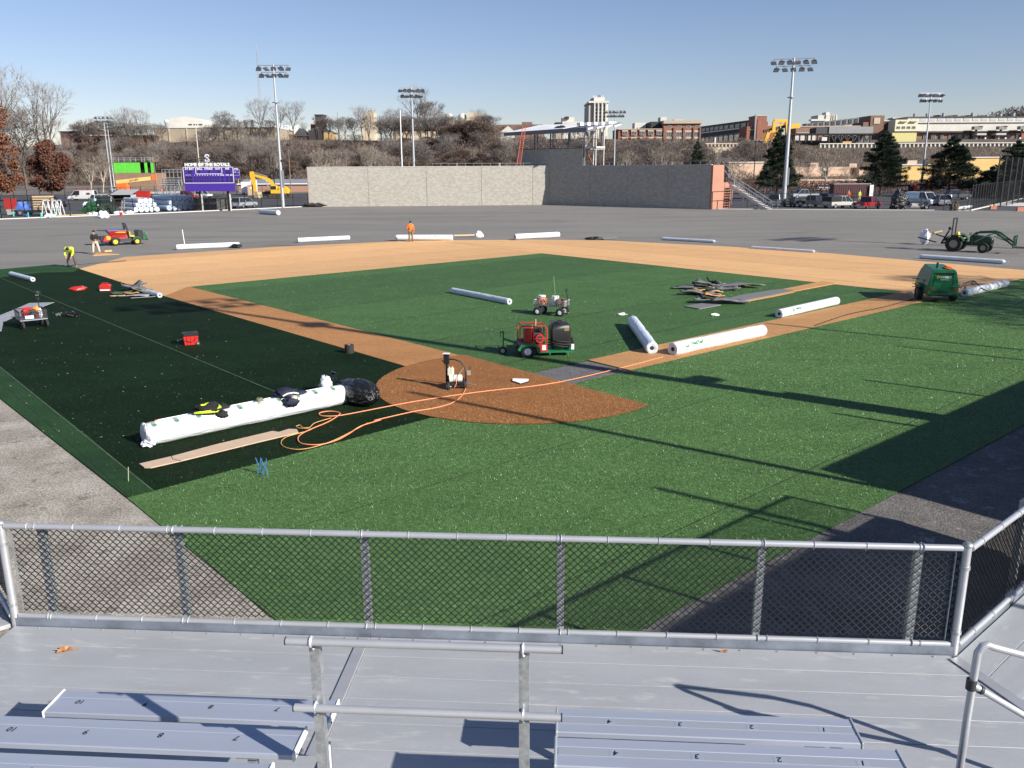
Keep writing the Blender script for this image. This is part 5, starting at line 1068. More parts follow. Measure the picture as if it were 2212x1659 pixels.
# ladder
p0, p1 = D(1120,357,149.5), D(1132.5,272.5,150.6); t = thing('ladder', 'orange red extension ladder leaning against the press box canopy', 'ladder', p0); dv = p1-p0
for o_ in (-.25,.25): MB().bar((o_*1.3,0,0),dv+Vector((o_,0,0)),.07,.07).o('stile', M('ladder_orange', (.60,.14,.07), .6), t)
for i in range(1,22): q = dv*(i/22); MB().bar(q+Vector((-.28,0,0)),q+Vector((.28,0,0)),.05,.05).o('rung', M('ladder_orange',(0,0,0)), t)
# stairs going down on the right
t = thing('stairs', 'metal stairway with railings descending from the right end of the stand', 'stairs', WCn, math.atan2(d2.y,d2.x))
nst = 18
for i in range(nst):
    f = i/(nst-1); x = L2+1.3+f*5.8; z = 3.5-f*3.4; MB().box(x-.2,x+.22,4.2,6.0,z-.05,z).o('tread', conc_l, t)
for y in (4.15,6.05):
    MB().bar((L2+1.0,y,3.4),(L2+7.2,y,-.02),.06,.3).o('stringer', galv_post, t)
    for h in (.55,1.05): MB().tube([(L2-1.2,y,5.9+h),(L2+.2,y,4.5+h),(L2+1.0,y,3.6+h),(L2+7.2,y,.1+h),(L2+8.4,y,.1+h)],.045,6).o('rail', galv_post, t)
    for i in range(9): x = L2-1.1+i*1.15; zz = 3.6-(x-L2-1)*.565 if x > L2+1 else 3.6+(L2+1-x)*1.1; MB().bar((x,y,max(0,zz-.2)),(x,y,max(.1,zz)+1.05),.05,.05).o('baluster', galv_post, t)
for x in (L2+1,L2+3,L2+5): MB().bar((x,5,0),(x,5,3.4-(x-L2-1)*.56),.12,.12).o('column', steel, t)

# ------------------------------------------------------------------ floodlight poles
def flood(label, X, Y, h, width, nu, nl, r=.28, arms=(1.0,.86), face=0, z0=-.03, group='floodlight poles round the field', bright=.3, box=True):
    t = thing('floodlight_pole', label, 'light pole', (X,Y,z0), face, group)
    MB().tube([(0,0,0),(0,0,h*.12),(0,0,h*.55),(0,0,h)],[r,r*.95,r*.72,r*.42],10).o('pole', galv_post if r > .2 else alu_pipe, t, smooth='auto')
    if box: MB().box(r*.6,r*1.5,-.25,.25,h*.15,h*.27).o('control_box', steel, t); MB().box(-.1,.9,-.2,.2,h*.33,h*.345).o('speaker_bracket', dark_metal, t); MB().cyl((0,0,h*.74),(0,0,h*.745),.6,n=8).o('platform', steel, t)
    for z,wd,nn in ((h-.15,width,nu),(h-1.2,width*.84,nl)):
        MB().bar((-wd/2,0,z),(wd/2,0,z),.13,.13).o('crossarm', steel, t)
        for i in range(nn):
            x = -wd/2+.1+(wd-.2)*i/(nn-1); rg = random.Random(i+nn*7+int(X)); yw = rg.uniform(-.5,.5)
            m = MB(); c = Vector((x,-.15,z-.62)); mt = Matrix.Translation(c) @ Matrix.Rotation(yw,4,'Z') @ Matrix.Rotation(-.5,4,'X')
            m.loft([[tuple(mt @ Vector(q)) for q in ((-.42,-.42,.0),(.42,-.42,.0),(.42,.42,.0),(-.42,.42,.0))],[tuple(mt @ Vector(q)) for q in ((-.25,-.1,.42),(.25,-.1,.42),(.25,.25,.42),(-.25,.25,.42))]]); m.bar((x,0,z),(x,-.1,z-.3),.09,.09)
            lm = m.o('lamp', dark_metal if (i+nn)%3 else steel, t); q = MB(); q.add([tuple(mt @ Vector(v)) for v in ((-.38,-.38,-.01),(.38,-.38,-.01),(.38,.38,-.01),(-.38,.38,-.01))],[(3,2,1,0)]); q.o('lens', lamp_glass, lm)
    return t
flood('tall grey floodlight pole standing left of the block wall near the excavator', -37.9, 143.3, 22.5, 4.9, 5, 5)
flood('floodlight pole with dark lamps rising behind the middle of the block wall', D(894,357,175).x, 175, D(892,188,175).z, 4.5, 6, 5, face=.2)
flood('thick floodlight pole standing among the parked trucks at the right', 43.8, 138.5, 22.5, 6.2, 6, 5, r=.36, face=-.2)
flood('floodlight pole at the far right in front of the white factory', D(1990,400,187).x, 187, D(2011,199,187).z, 5.2, 7, 5, r=.26, face=.1, box=False)
flood('distant floodlight pole showing above the press box canopy', D(1328,300,246).x, 246, D(1328,237,246).z, 5.2, 6, 6, r=.26, box=False)
flood('distant floodlight pole at the far left, taller of the close pair', D(240,395,267).x, 267, D(223,250,267).z, 5, 5, 5, r=.24, box=False)
flood('distant floodlight pole at the far left, shorter of the close pair', D(247,400,290).x, 290, D(233,266,290).z, 2.4, 3, 3, r=.24, box=False)
def thin_pole(label, px, pyb, pyt, Y, r=.12, mat=None, cat='pole', name='lamp_post', heads=()):
    b = D(px,pyb,Y); z = D(px,pyt,Y).z; t = thing(name, label, cat, (b.x,Y,max(0,min(b.z,0)) if b.z < .5 else hz(b.x,Y)))
    z0 = t.location.z; MB().tube([(0,0,-.1),(0,0,z-z0)],[r,r*.7],7).o('pole', mat or alu_pipe, t)
    for dx,dz in heads: MB().cyl((dx,0,z-z0+dz),(dx,0,z-z0+dz+.35),.42,.12,n=8).o('lamp_head', steel, t); MB().bar((0,0,z-z0+dz+.3),(dx,0,z-z0+dz+.3),.06,.06).o('arm', steel, t)
    return t
thin_pole('thin white lamp post with two dish lamps left of the middle floodlight', 870, 400, 238, 205, .16, white_p, 'lamp post', heads=((-.7,-.6),(-.7,-1.7)))
thin_pole('thin pale pole rising behind the scoreboard arch', 434, 395, 263, 230, .14, conc_l, 'pole', heads=())
wp = M('old_wood', (.20,.15,.11), .9)
for lab,px,yt,yb,Y in (('leaning wooden utility pole right of the green building',340,336,420,240),('slim wooden pole behind the excavator boom',905,-1,0,0),('wooden pole on the hillside above the block wall, leftmost',370,0,0,0)):
    if Y: thin_pole(lab,px,yb,yt,Y,.16,wp,'utility pole','utility_pole')
for lab,px,yt,Y,m_ in (('wooden pole between the sycamores above the left part of the wall',509,337,0,wp),):
    pass
for lab,px,yt,Y,m_ in (('grey wooden pole rising above the left part of the block wall',751,340,250,wp),('short wooden pole rising above the wall beside the middle floodlight',885,347,250,wp),('grey pole rising above the wall right of the middle floodlight',988,352,250,conc_l),('black pole rising above the wall right of the middle floodlight',981,320,300,blk),
    ('black net pole behind the scoreboard, left of the excavator',545,335,200,blk),('black net pole above the excavator boom',586,337,200,blk),('second black net pole above the excavator boom',593,338,205,blk),('grey pole right of the tall left floodlight',628,325,230,wp),('dark utility pole on the ridge left of the cream tower',737,241,460,wp),('tall dark pole on the right in front of the brick tower',1627,258,235,blk),('dark pole right of the stairs in front of the pine',1652,300,215,wp),('tall utility pole on the factory roof line at the right edge',2195,246,520,wp)):
    thin_pole(lab,px,400,yt,Y,.15,m_,'pole','utility_pole')
# radio mast
b = D(567,300,700); t = thing('radio_mast', 'very tall thin lattice radio mast on the skyline above the ridge', 'radio mast', (b.x,700,20)); z = D(553,92,700).z-20; dx = D(553,92,700).x-b.x; m = MB()
for i in range(3): a = i*2.1; m.tube([(1.6*math.cos(a),1.6*math.sin(a),0),(dx*.55+1.0*math.cos(a),1.0*math.sin(a),z*.55),(dx,0,z)],.12,4)
for i in range(24):
    f = i/24; g = (i+1)/24; r0 = 1.6*(1-f); m.bar((dx*f+r0,0,z*f),(dx*g-r0,0,z*g),.1,.1)
m.o('lattice', M('mast_grey', (.30,.31,.34), .7), t)

# ------------------------------------------------------------------ scoreboard
a, b = G(422,456.4), G(485.4,453.8); Ys = a.y
S0 = D(396.5,361.5,Ys); S1 = D(503.3,361.5,Ys); zt_ = S0.z; zb_ = D(400,413.5,Ys).z; W2 = (S1.x-S0.x)/2
sb = thing('scoreboard', 'large purple baseball scoreboard with white lettering and an arched truss behind the left fence', 'scoreboard', ((S0.x+S1.x)/2,Ys,0), .02)
zm = D(400,395.5,Ys).z
MB().box(-W2,W2,-.2,.2,zm,zt_).o('score_panel', purple, sb); MB().box(-W2+.02,W2+.02,-.19,.2,zb_,zm-.01).o('lower_panel', purple, sb)
for x in (-W2*.47,W2*.68): MB().box(x-.18,x+.18,.22,.55,-.03,zt_-.2).o('post', blk, sb); MB().box(x+.181,x+.30,.23,.54,-.03,zb_-.1).o('post_lit_side', conc_l, sb)  # sunlit right side of each post painted as a pale strip
m = MB()
def ln(x0,z0,x1,z1,w=.07): m.box(min(x0,x1)-w/2,max(x0,x1)+w/2,-.23,-.2,min(z0,z1)-w/2,max(z0,z1)+w/2)
H_ = zt_-zm
for q in ((-W2,zt_,W2,zt_),(-W2,zm,W2,zm),(-W2,zm,-W2,zt_),(W2,zm,W2,zt_),(-W2*.5,zt_-H_*.42,W2*.55,zt_-H_*.42),(-W2*.5,zt_-H_*.42,-W2*.5,zt_),(W2*.55,zt_-H_*.42,W2*.55,zt_)): ln(*q)
m.o('white_lines', white_p, sb)
dg = MB(); k = W2
for x in (-.78,-.70): dg.box(k*x-.12,k*x+.12,-.215,-.2,zt_-H_*.40,zt_-H_*.2)
for x in (-.36,.04,.42,.76,.85): dg.box(k*x-.13,k*x+.13,-.215,-.2,zt_-H_*.40,zt_-H_*.2)
for r_i in range(2):
    z1 = zt_-H_*(.60+r_i*.19); dg.box(-k*.95,-k*.66,-.215,-.2,z1-H_*.13,z1)
    for i in range(10): x = -.56+i*.105; dg.box(k*x-.09,k*x+.09,-.215,-.2,z1-H_*.14,z1)
    for x in (.55,.74,.90): dg.box(k*x-.16,k*x+.16,-.215,-.2,z1-H_*.14,z1)
dg.o('digit_windows', navy_dark, sb)
wl = [(w,.40,k*x,zt_-H_*.105,.012) for w,x in (('AT BAT',-.75),('BALL',-.34),('STRIKE',.02),('OUT',.39),('H/E',.77))]+[(str(i+1),.26,k*(-.56+i*.105),zt_-H_*.505,.008) for i in range(10)]
wl += [(w,.24,k*x,zt_-H_*.505,.008) for w,x in (('RUNS',.55),('HITS',.76),('ERR',.92))]+[('SCRANTON',.16,-k*.82,zt_-H_*.49,0)]
for w,sz,x,z,bo in wl: q = MB(); text_on(q,w,sz,(x,-.21,z),(1,0,0),(0,0,1),bold=bo); q.o('printed_word', white_p, sb)
q = MB(); text_on(q,'HOME OF THE ROYALS',.66,(-.1,-.1,zt_+.36),(1,0,0),(0,0,1),.12,bold=.022,spacing=.98); q.o('title_letters', white_p, sb)
q = MB(); text_on(q,'S',1.55,(-.0,-.14,zt_+1.25),(1,0,0),(0,0,1),.14,bold=.05); q.o('emblem_letter', white_p, sb); q = MB(); text_on(q,'S',1.45,(.03,-.3,zt_+1.22),(1,0,0),(0,0,1),.02,bold=-.03); q.o('emblem_shade', purple, sb)
m = MB(); arc = lambda x, h: zt_+h*math.sqrt(max(0,1-(x/(W2+.1))**2*.92)); N = 16
xs_ = [-W2+2*W2*i/N for i in range(N+1)]
m.tube([(x,.05,arc(x,1.35)) for x in xs_],.055,5); m.tube([(x,.05,arc(x,1.0)) for x in xs_],.05,5)
for i,x in enumerate(xs_):
    m.bar((x,.05,zt_),(x,.05,arc(x,1.35)),.06,.06)
    if i: m.bar((xs_[i-1],.05,arc(xs_[i-1],1.0 if i%2 else 1.35)),(x,.05,arc(x,1.35 if i%2 else 1.0)),.05,.05)
m.o('arch_truss', blk, sb)
c = copy_tree(sb); g = D(498,372,365); c.location = (g.x,365,0); c['label'] = 'distant purple scoreboard partly hidden behind the right edge of the large one'
c = copy_tree(sb); g = D(1080,372,365); c.location = (g.x,365,0); c['label'] = 'distant scoreboard whose white title shows just above the block wall'

# ------------------------------------------------------------------ vehicles in the lots
def car(kind, label, X, Y, ang, col, z=-.03, name=None, metal=.3):
    paint = M('car_%s' % '_'.join(str(int(c*999)) for c in col), col, .28, metal if max(col) > .1 else 0, coat=.4)
    S = dict(sedan=(4.6,1.8,1.42),suv=(4.8,1.9,1.78),pickup=(5.6,1.95,1.85),van=(5.6,2.0,2.15),minivan=(5.0,1.95,1.78))[kind]; L, W, H = S; h = L/2; w = W/2
    cat = dict(sedan='car',suv='suv',pickup='pickup truck',van='van',minivan='van')[kind]
    t = thing(name or dict(sedan='parked_car',suv='suv',pickup='pickup_truck',van='van',minivan='minivan')[kind], label, cat, (X,Y,z), ang, 'vehicles parked in the lots beyond the field')
    bl = .92 if kind != 'sedan' else .80
    if kind == 'pickup': prof = [(-h,.45),(-h,1.02),(-.35,1.04),(1.35,1.06),(h-.15,1.0),(h,.85),(h,.42)]; gh = [(-.55,1.04,-.4),(1.75,1.05,1.0)]
    elif kind == 'van': prof = [(-h,.40),(-h,1.15),(h-1.0,1.15),(h-.1,.98),(h,.8),(h,.40)]; gh = [(-h+.02,1.15,-h+.12),(h-.75,1.15,h-1.5)]
    elif kind == 'minivan': prof = [(-h,.40),(-h,1.0),(h-1.2,1.0),(h-.1,.85),(h,.7),(h,.40)]; gh = [(-h+.02,1.0,-h+.3),(h-.6,.98,h-1.9)]
    elif kind == 'suv': prof = [(-h,.42),(-h,1.05),(h-1.5,1.08),(h-.15,.98),(h,.8),(h,.42)]; gh = [(-h+.05,1.05,-h+.3),(h-1.2,1.07,h-1.95)]
    else: prof = [(-h,.38),(-h,.90),(-h+.6,.93),(h-1.2,.90),(h-.1,.74),(h,.6),(h,.36)]; gh = [(-h+.45,.93,-h+1.2),(h-1.05,.9,h-1.85)]
    prof = [(x,z) for x,z in prof]
    m = MB(); m.prism(prof,-w,w); m.o('body', paint, t, bev=.06, seg=2)
    (xa,za,xb),(xc_,zc_,xd) = gh; zb = za-.03
    ring = lambda x0,x1,ww,z: [(x0,-ww,z),(x1,-ww,z),(x1,ww,z),(x0,ww,z)]
    m = MB(); m.loft([ring(xa,xc_,w-.04,zb),ring(xb,xd,w-.2,H-.06)]); m.o('window_glass', glass_dark if kind != 'van' else glass_dark, t)
    m = MB(); m.loft([ring(xb-.03,xd+.03,w-.18,H-.075),ring(xb+.06,xd-.06,w-.27,H)]); m.o('roof', paint, t, bev=.03)
    if kind == 'van':
        for s in (-1,1): MB().add([(xa,s*(w-.03),zb),(xd-1.0,s*(w-.03),zb),(xd-1.05,s*(w-.185),H-.05),(xb,s*(w-.185),H-.05)],[(0,1,2,3) if s < 0 else (3,2,1,0)]).o('side_panel', paint, t)
    for s in (-1,1):
        for p,q in (((xa,zb),(xb,H-.06)),((xc_,zc_),(xd,H-.06)),(((xa+xc_)/2-.1,zb),((xb+xd)/2-.05,H-.06))): MB().bar((p[0],s*(w-.035),p[1]),(q[0],s*(w-.19),q[1]),.09,.05).o('pillar', paint, t)
    r = .36 if kind in ('suv','pickup','van') else .32
    for x in (-h+.95,h-.95):
        for s in (-1,1): wheel(t,(x,s*(w-.1),r),r,.24,rim=steel,n=14)
    for s in (-1,1):
        MB().box(h-.12,h+.015,s*(w-.12)-.2*(s > 0)-.0,s*(w-.12)+.2*(s < 0),.68,.84).o('headlight', lamp_glass, t); MB().box(-h-.015,-h+.1,s*(w-.06)-.14*(s > 0),s*(w-.06)+.14*(s < 0),.72,1.0).o('tail_light', tail_red, t)
        MB().box(xc_-.35,xc_-.2,s*(w+.02)-.1*(s < 0),s*(w+.02)+.1*(s > 0),1.0,1.14).o('mirror', blk, t)
    MB().box(h-.05,h+.06,-w+.05,w-.05,.40,.58).o('bumper', dark_metal if kind == 'pickup' else paint, t); MB().box(-h-.06,-h+.05,-w+.05,w-.05,.40,.60).o('bumper', steel if kind == 'pickup' else paint, t)
    MB().box(-h-.065,-h-.055,-.25,.25,.62,.76).o('licence_plate', white_p, t)
    if kind == 'pickup':
        MB().box(-h+.08,-.6,-w+.12,w-.12,.98,1.055).o('bed_floor', blk, t)
    return t
carw, cars, cark, carr, carg = (.72,.73,.74), (.42,.44,.47), (.014,.015,.018), (.32,.02,.02), (.10,.11,.12)
g = G(180,433); v = car('van', 'white work van with a red ladder on its roof parked at the left', g.x, g.y, PI+.05, carw)
for y in (-.5,-.1): MB().bar((-2.2,y,2.24),(1.6,y,2.24),.07,.07).o('ladder_stile', red_bright, v)
for i in range(9): MB().bar((-2.1+i*.45,-.5,2.24),(-2.1+i*.45,-.1,2.24),.04,.04).o('ladder_rung', red_bright, v)
m = MB(); m.add([(-1.6+.45*math.cos(a),1.0,1.45+.22*math.sin(a)) for a in [i*PI/8 for i in range(16)]],[tuple(range(15,-1,-1))]); m.o('emblem', M('maroon_print', (.12,.02,.02), .6), v)
m = MB(); m.add([(.9+.3*math.cos(a),1.008,1.0+.1*math.sin(a)) for a in [i*PI/8 for i in range(16)]],[tuple(range(15,-1,-1))]); m.o('emblem', M('maroon_print', (0,0,0)), v)
g = G(226,440); car('suv', 'white suv standing behind the green telehandler', g.x, g.y, .9, carw)
g = G(250,413.5); car('sedan', 'silver sedan parked behind the white van', g.x, g.y, PI, cars)
g = G(399,430.5); car('pickup', 'red pickup truck parked behind the white and silver cars', g.x, g.y, -.15, carr)
g = G(380,437); car('sedan', 'white car parked in front of the red pickup', g.x, g.y, .1, carw)
g = G(399,445); car('sedan', 'silver car behind the pale roll stack left of the scoreboard post', g.x, g.y, PI-.15, cars)
g = G(345,439); car('sedan', 'dark grey car behind the white roll ends', g.x, g.y, .2, carg)
g = G(432,428.5); car('pickup', 'white and navy pickup parked behind the left scoreboard post', g.x, g.y, -.3, carw)
g = G(528,449); car('suv', 'silver suv seen from behind near the right scoreboard post', g.x, g.y, PI/2-.35, cars)
g = G(655,403.5); car('suv', 'white suv parked far off just left of the block wall', g.x, g.y, PI, carw)
g = G(112,447); car('pickup', 'dark blue pickup parked behind the white frames', g.x, g.y, .15, (.015,.02,.04))
car('suv', 'small white car far right of the row behind the pine', D(1780,402,230).x, 230, .2, carw)
g = G(1672,443.5); car('pickup', 'dark grey pickup behind the fence left of the thick floodlight pole', g.x, g.y, 1.1, carg)
g = G(1712,446); car('sedan', 'small black car directly behind the thick floodlight pole', g.x, g.y, .9, cark)
g = G(1736,428.5); car('pickup', 'silver pickup parked in the second row behind the black pickup', g.x, g.y, PI+.15, cars)
g = G(1755,447); car('pickup', 'black pickup right of the thick floodlight pole', g.x, g.y, .55, cark)
g = G(1795,441); car('suv', 'black suv behind the white fronted truck', g.x, g.y, .6, cark)
g = G(1812,449); v = car('pickup', 'white fronted truck with a dark covered bed', g.x, g.y, .5, (.62,.62,.58)); MB().box(-2.75,-.6,-.97,.97,1.0,1.75).o('bed_cover', blk, v)
g = G(1872,451); car('pickup', 'red pickup parked beyond the right fence', g.x, g.y, .75, (.40,.015,.02))
g = G(1990,443); car('van', 'white van facing the field beside the silver minivan', g.x, g.y, -PI/2+.35, carw)
g = G(2035,443.5); car('minivan', 'silver minivan seen from behind right of the white van', g.x, g.y, PI/2-.3, (.5,.52,.55))
g = G(2062,431.5); car('pickup', 'dark pickup behind the silver minivan', g.x, g.y, PI, carg)

# ------------------------------------------------------------------ site equipment behind the fences
# excavator
g = G(600,428); t = thing('excavator', 'yellow excavator with a bent boom working behind the left floodlight pole', 'excavator', (g.x,g.y,-.03), 0)
for y in (-1.2,1.2):
    m = MB(); m.prism([(-1.6,.15),(-1.9,.5),(-1.6,.9),(2.1,.9),(2.4,.5),(2.1,.15)],y-.3,y+.3); k_ = m.o('track', M('track_rust', (.09,.07,.055), .9), t)
    for i in range(6): MB().cyl((-1.5+i*.72,y-.32,.5),(-1.5+i*.72,y+.32,.5),.24,n=10).o('roller', dark_metal, k_)
m = MB(); m.prism([(-1.2,1.05),(-1.2,1.75),(.6,1.8),(.7,2.4),(2.4,2.35),(2.75,1.9),(2.7,1.05)],-1.25,1.25); m.o('house', yellow_p, t, bev=.06)
MB().box(-1.15,.2,-1.24,-.2,1.75,2.85).o('cab', yellow_p, t, bev=.05); MB().box(-1.17,.1,-1.26,-.3,1.95,2.7).o('cab_window', glass_dark, t); MB().box(.2,2.0,-.6,.9,2.38,2.6).o('engine_cover', yellow_p, t)
bm = [(-.3,1.6),(-1.2,3.6),(-1.6,4.2),(-2.2,4.45),(-4.3,5.1),(-5.6,5.6)]
m = MB(); up_ = [(-.2,1.9),(-.9,3.3),(-1.5,4.0),(-2.6,4.45),(-5.0,5.2)]; lo_ = [(-4.9,4.75),(-2.4,3.7),(-1.7,3.2),(-.9,1.7)]
m.prism([(-.2,1.7),(-.8,3.5),(-1.6,4.3),(-2.6,4.75),(-5.3,5.4),(-5.4,5.0),(-2.6,4.05),(-1.8,3.5),(-1.3,2.8),(-.9,1.7)],.15,.55); m.o('boom', yellow_p, t)
m = MB(); m.prism([(-5.9,5.9),(-5.2,5.9),(-4.9,5.3),(-4.85,3.4),(-4.75,1.5),(-5.2,1.5),(-5.6,3.4),(-6.0,5.1)],.18,.52); m.o('stick', yellow_p, t)
MB().cyl((-4.9,.35,5.6),(-2.0,.35,4.75),.11,n=8).o('cylinder', steel, t); MB().cyl((-1.9,.1,2.2),(-2.4,.1,3.9),.11,n=8).o('cylinder', steel, t); MB().cyl((-5.6,.35,5.0),(-5.5,.35,2.2),.09,n=8).o('cylinder', steel, t)
m = MB(); m.prism([(-5.2,1.6),(-4.6,1.4),(-4.3,.5),(-4.8,.05),(-5.4,.3),(-4.95,.6)],-.25,.95); m.o('bucket', M('bucket_steel', (.25,.2,.14), .7), t)
g = G(563,428); t = thing('road_roller', 'small black and yellow roller standing under the excavator arm', 'roller', (g.x,g.y,0)); MB().cyl((0,-.6,.7),(0,.6,.7),.7,n=18).o('drum', M('drum_cream', (.6,.5,.3), .6), t); MB().box(.5,2.6,-.6,.6,.5,1.4).o('engine', blk, t, bev=.05); MB().box(1.0,2.2,-.55,.55,1.4,1.7).o('hood', yellow_p, t); MB().cyl((2.1,-.55,.5),(2.1,.55,.5),.5,n=14).o('wheel', rubber, t)
def fbox(name, label, cat, x0, x1, yt, yb, Y, dep, mat, z0=None, rz=0, root=True):
    a = D(x0,(yt+yb)/2,Y); b = D(x1,(yt+yb)/2,Y); zt = D((x0+x1)/2,yt,Y).z; zb = D((x0+x1)/2,yb,Y).z if z0 is None else z0
    t = thing(name, label, cat, ((a.x+b.x)/2,Y,zb), rz); w = (b.x-a.x)/2
    return t, w, zt-zb
t,w,h = fbox('portable_toilet','tan portable toilet left of the excavator','portable toilet',534,550,399,419,213,1.1,None,0)
MB().box(-w,w,0,1.2,0,h-.25).o('cabin', M('toilet_tan', (.50,.33,.20), .6), t, bev=.04); MB().box(-w*.8,w*.8,-.03,0,.15,h-.5).o('door', M('toilet_door', (.56,.38,.24), .6), t); m = MB(); m.prism([(-w-.05,h-.25),(w+.05,h-.25),(w*.7,h),(-w*.7,h)],-.05,1.25); m.o('roof', M('toilet_tan',(0,0,0)), t); MB().cyl((.0,-.045,h*.72),(0,-.03,h*.72),.22,n=12).o('emblem', white_p, t)
t,w,h = fbox('site_trailer','white box trailer behind the scoreboard','trailer',521,537.5,393,411,225,2.5,None,0); MB().box(-w,w,0,5,.5,h).o('box', white_p, t); 
for x in (-w*.6,w*.6): wheel(t,(x,.3,.4),.4,.25)
t,w,h = fbox('concrete_column','pale concrete column standing behind the portable toilet','column',541,553,389,416,222,1,None,0); MB().box(-w,w,0,1.2,0,h).o('column', conc_l, t)
t,w,h = fbox('low_building','long low brick building with a grey roof behind the scoreboard','building',515,700,391,410,250,6,None,0); MB().box(-w,w,0,8,0,h*.7).o('wall', M('brick_pink', (.35,.2,.15), .9), t); MB().box(-w-.3,w+.3,-.5,8.5,h*.7,h*.78).o('roof_edge', white_p, t); m = MB(); m.add([(-w,-.3,h*.78),(w,-.3,h*.78),(w,6,h*1.15),(-w,6,h*1.15)],[(0,1,2,3)]); m.o('roof', M('roof_grey', (.2,.22,.25), .8), t)
g = G(461,453.5); t = thing('dumpster', 'open grey metal dumpster between the scoreboard posts', 'dumpster', (g.x,g.y,0), .12)
m = MB(); m.prism([(-2.6,.1),(-2.7,1.75),(2.7,1.75),(2.3,.1)],-1.1,1.1); m.o('body', M('dumpster_grey', (.10,.10,.095), .7, noise=(1,.4)), t)
for i in range(7): x = -2.3+i*.75; MB().box(x-.05,x+.05,-1.16,-1.1,.15,1.7).o('rib', dark_metal, t)
MB().box(-2.72,2.72,-1.15,1.15,1.72,1.84).o('rim', dark_metal, t); q = MB(); text_on(q,'R.E.D.',.55,(.4,-1.17,1.15),(1,0,0),(0,0,1),shear=.2,bold=.01); q.o('printed_name', M('faded_pink', (.5,.3,.3), .7), t)
for z in (.5,.9,1.3): MB().box(-2.72,-2.5,-1.17,1.17,z-.05,z+.05).o('rib', dark_metal, t)
# telehandler, shed, frames, planks
g = G(216,463.5); t = thing('telehandler', 'green four wheeled loader seen from the front behind the left fence', 'loader', (g.x,g.y,0), -PI/2-.12)
for x in (1.1,-1.3):
    for y in (-1.15,1.15): wheel(t,(x,y,.72),.72,.45,rim=green_p,hub=.45,n=18)
MB().box(-1.7,1.6,-.6,.6,.6,1.3).o('chassis', green_p, t, bev=.05); MB().box(-1.5,.9,.25,1.0,1.2,2.6).o('cab', green_d, t, bev=.05); MB().box(-1.4,.93,.3,1.03,1.6,2.45).o('cab_window', glass_dark, t); MB().box(-1.5,1.0,-1.1,-.4,1.0,1.9).o('engine_cover', green_p, t, bev=.05)
MB().bar((-1.8,-.1,1.9),(2.4,-.1,1.5),.45,.5).o('boom', green_p, t); MB().bar((2.3,-.1,1.6),(2.7,-.1,.7),.5,.4).o('boom_head', green_p, t); MB().box(2.6,2.8,-.9,.9,.4,1.1).o('carriage', green_p, t)
for y in (-.9,.9): MB().ball((1.65,y,1.4),.13,8,5).o('headlight', lamp_glass, t)
t = MB().lump((0,0,.6),(.9,.6,.7),5,rough=.35).o('white_bag_pile', bag_white, None, G(192,455)); tag(t,'white plastic bundle left of the green loader','bundle')
t = MB().cyl((-.3,0,.55),(.3,0,.55),.55,n=16).o('tyre', rubber, None, G(194,462.5)); tag(t,'spare black tyre left of the green loader','tyre')
t = MB().lump((0,0,.35),(.75,.5,.5),6,rough=.35).o('white_bag', bag_white, None, G(224,471)); tag(t,'white wrapped bundle lying on the gravel below the green loader','bundle')
g = G(272,447); t = thing('equipment_shed', 'grey sloped roof shed with an open dark front', 'shed', (g.x,g.y,0), .12)
m = MB(); m.add([(-1.9,-1.3,2.1),(1.5,-1.3,2.1),(2.0,1.6,2.85),(-1.4,1.6,2.85),(-1.9,-1.3,2.2),(1.5,-1.3,2.2),(2.0,1.6,2.95),(-1.4,1.6,2.95)],[(3,2,1,0),(4,5,6,7),(0,1,5,4),(1,2,6,5),(2,3,7,6),(3,0,4,7)]); m.o('roof', M('shed_grey', (.33,.34,.35), .6), t)
MB().box(1.35,1.45,-1.2,1.5,0,2.1).o('side_wall', M('shed_side', (.42,.43,.45), .6), t); MB().box(-1.7,1.35,1.4,1.5,0,2.7).o('back_wall', blk, t); MB().box(-1.75,-1.65,-1.2,1.5,0,2.1).o('side_wall', dark_metal, t); MB().box(-1.6,1.3,-.6,1.3,0,.9).o('stored_goods', blk, t)
g = G(309,428); t = thing('red_skip', 'small red skip behind the grey shed', 'skip', (g.x,g.y,0)); m = MB(); m.prism([(-1.3,0),(-1.5,1.5),(1.5,1.5),(1.2,0)],-.8,.8); m.o('body', red_paint, t); MB().box(-1.55,1.55,-.85,.85,1.5,1.6).o('rim', red_paint, t)
for i,(x0,x1) in enumerate(((95,107),(107,116),(116,125),(126,137))):
    g = G((x0+x1)/2,466-i*.3); w_ = (x1-x0)/2*g.y/1885; t = thing('a_frame', '%s white tubular a frame from the left behind the left fence' % ORD[i], 'frame', g, 0, 'white a frames behind the left fence')
    for y in (-.5,.5): MB().bar((-w_,y,0),(0,y,2.1),.08,.08).o('leg', white_p, t); MB().bar((w_,y,0),(0,y,2.1),.08,.08).o('leg', white_p, t)
    MB().bar((0,-.5,2.1),(0,.5,2.1),.08,.08).o('top_bar', white_p, t); MB().bar((-w_*.55,-.5,.95),(w_*.55,-.5,.95),.06,.06).o('cross_bar', white_p, t)
a_, b_ = G(112,468.5), G(190,465.5)
for i in range(4): tag(MB().bar(a_+Vector((i*.35,-.25*i,.1+.09*(i%2))),b_+Vector((i*.2,-.25*i,.1+.09*(i%2))),.22,.09).o('wood_plank', wood), '%s long pale plank from the front in the pile along the left kerb' % ORD[i], 'plank', 'planks along the left kerb')
for x,y,lab in ((108,470,'torn white plastic at the left end of the plank pile'),(202,466,'torn white plastic at the right end of the plank pile'),(258,464,'white plastic scrap beside the red bucket'),(280,463,'white plastic scrap at the foot of the roll stack')): tag(MB().lump((0,0,.2),(.7,.4,.3),x,rough=.5).o('plastic_scrap', bag_white, None, G(x,y)), lab, 'plastic')
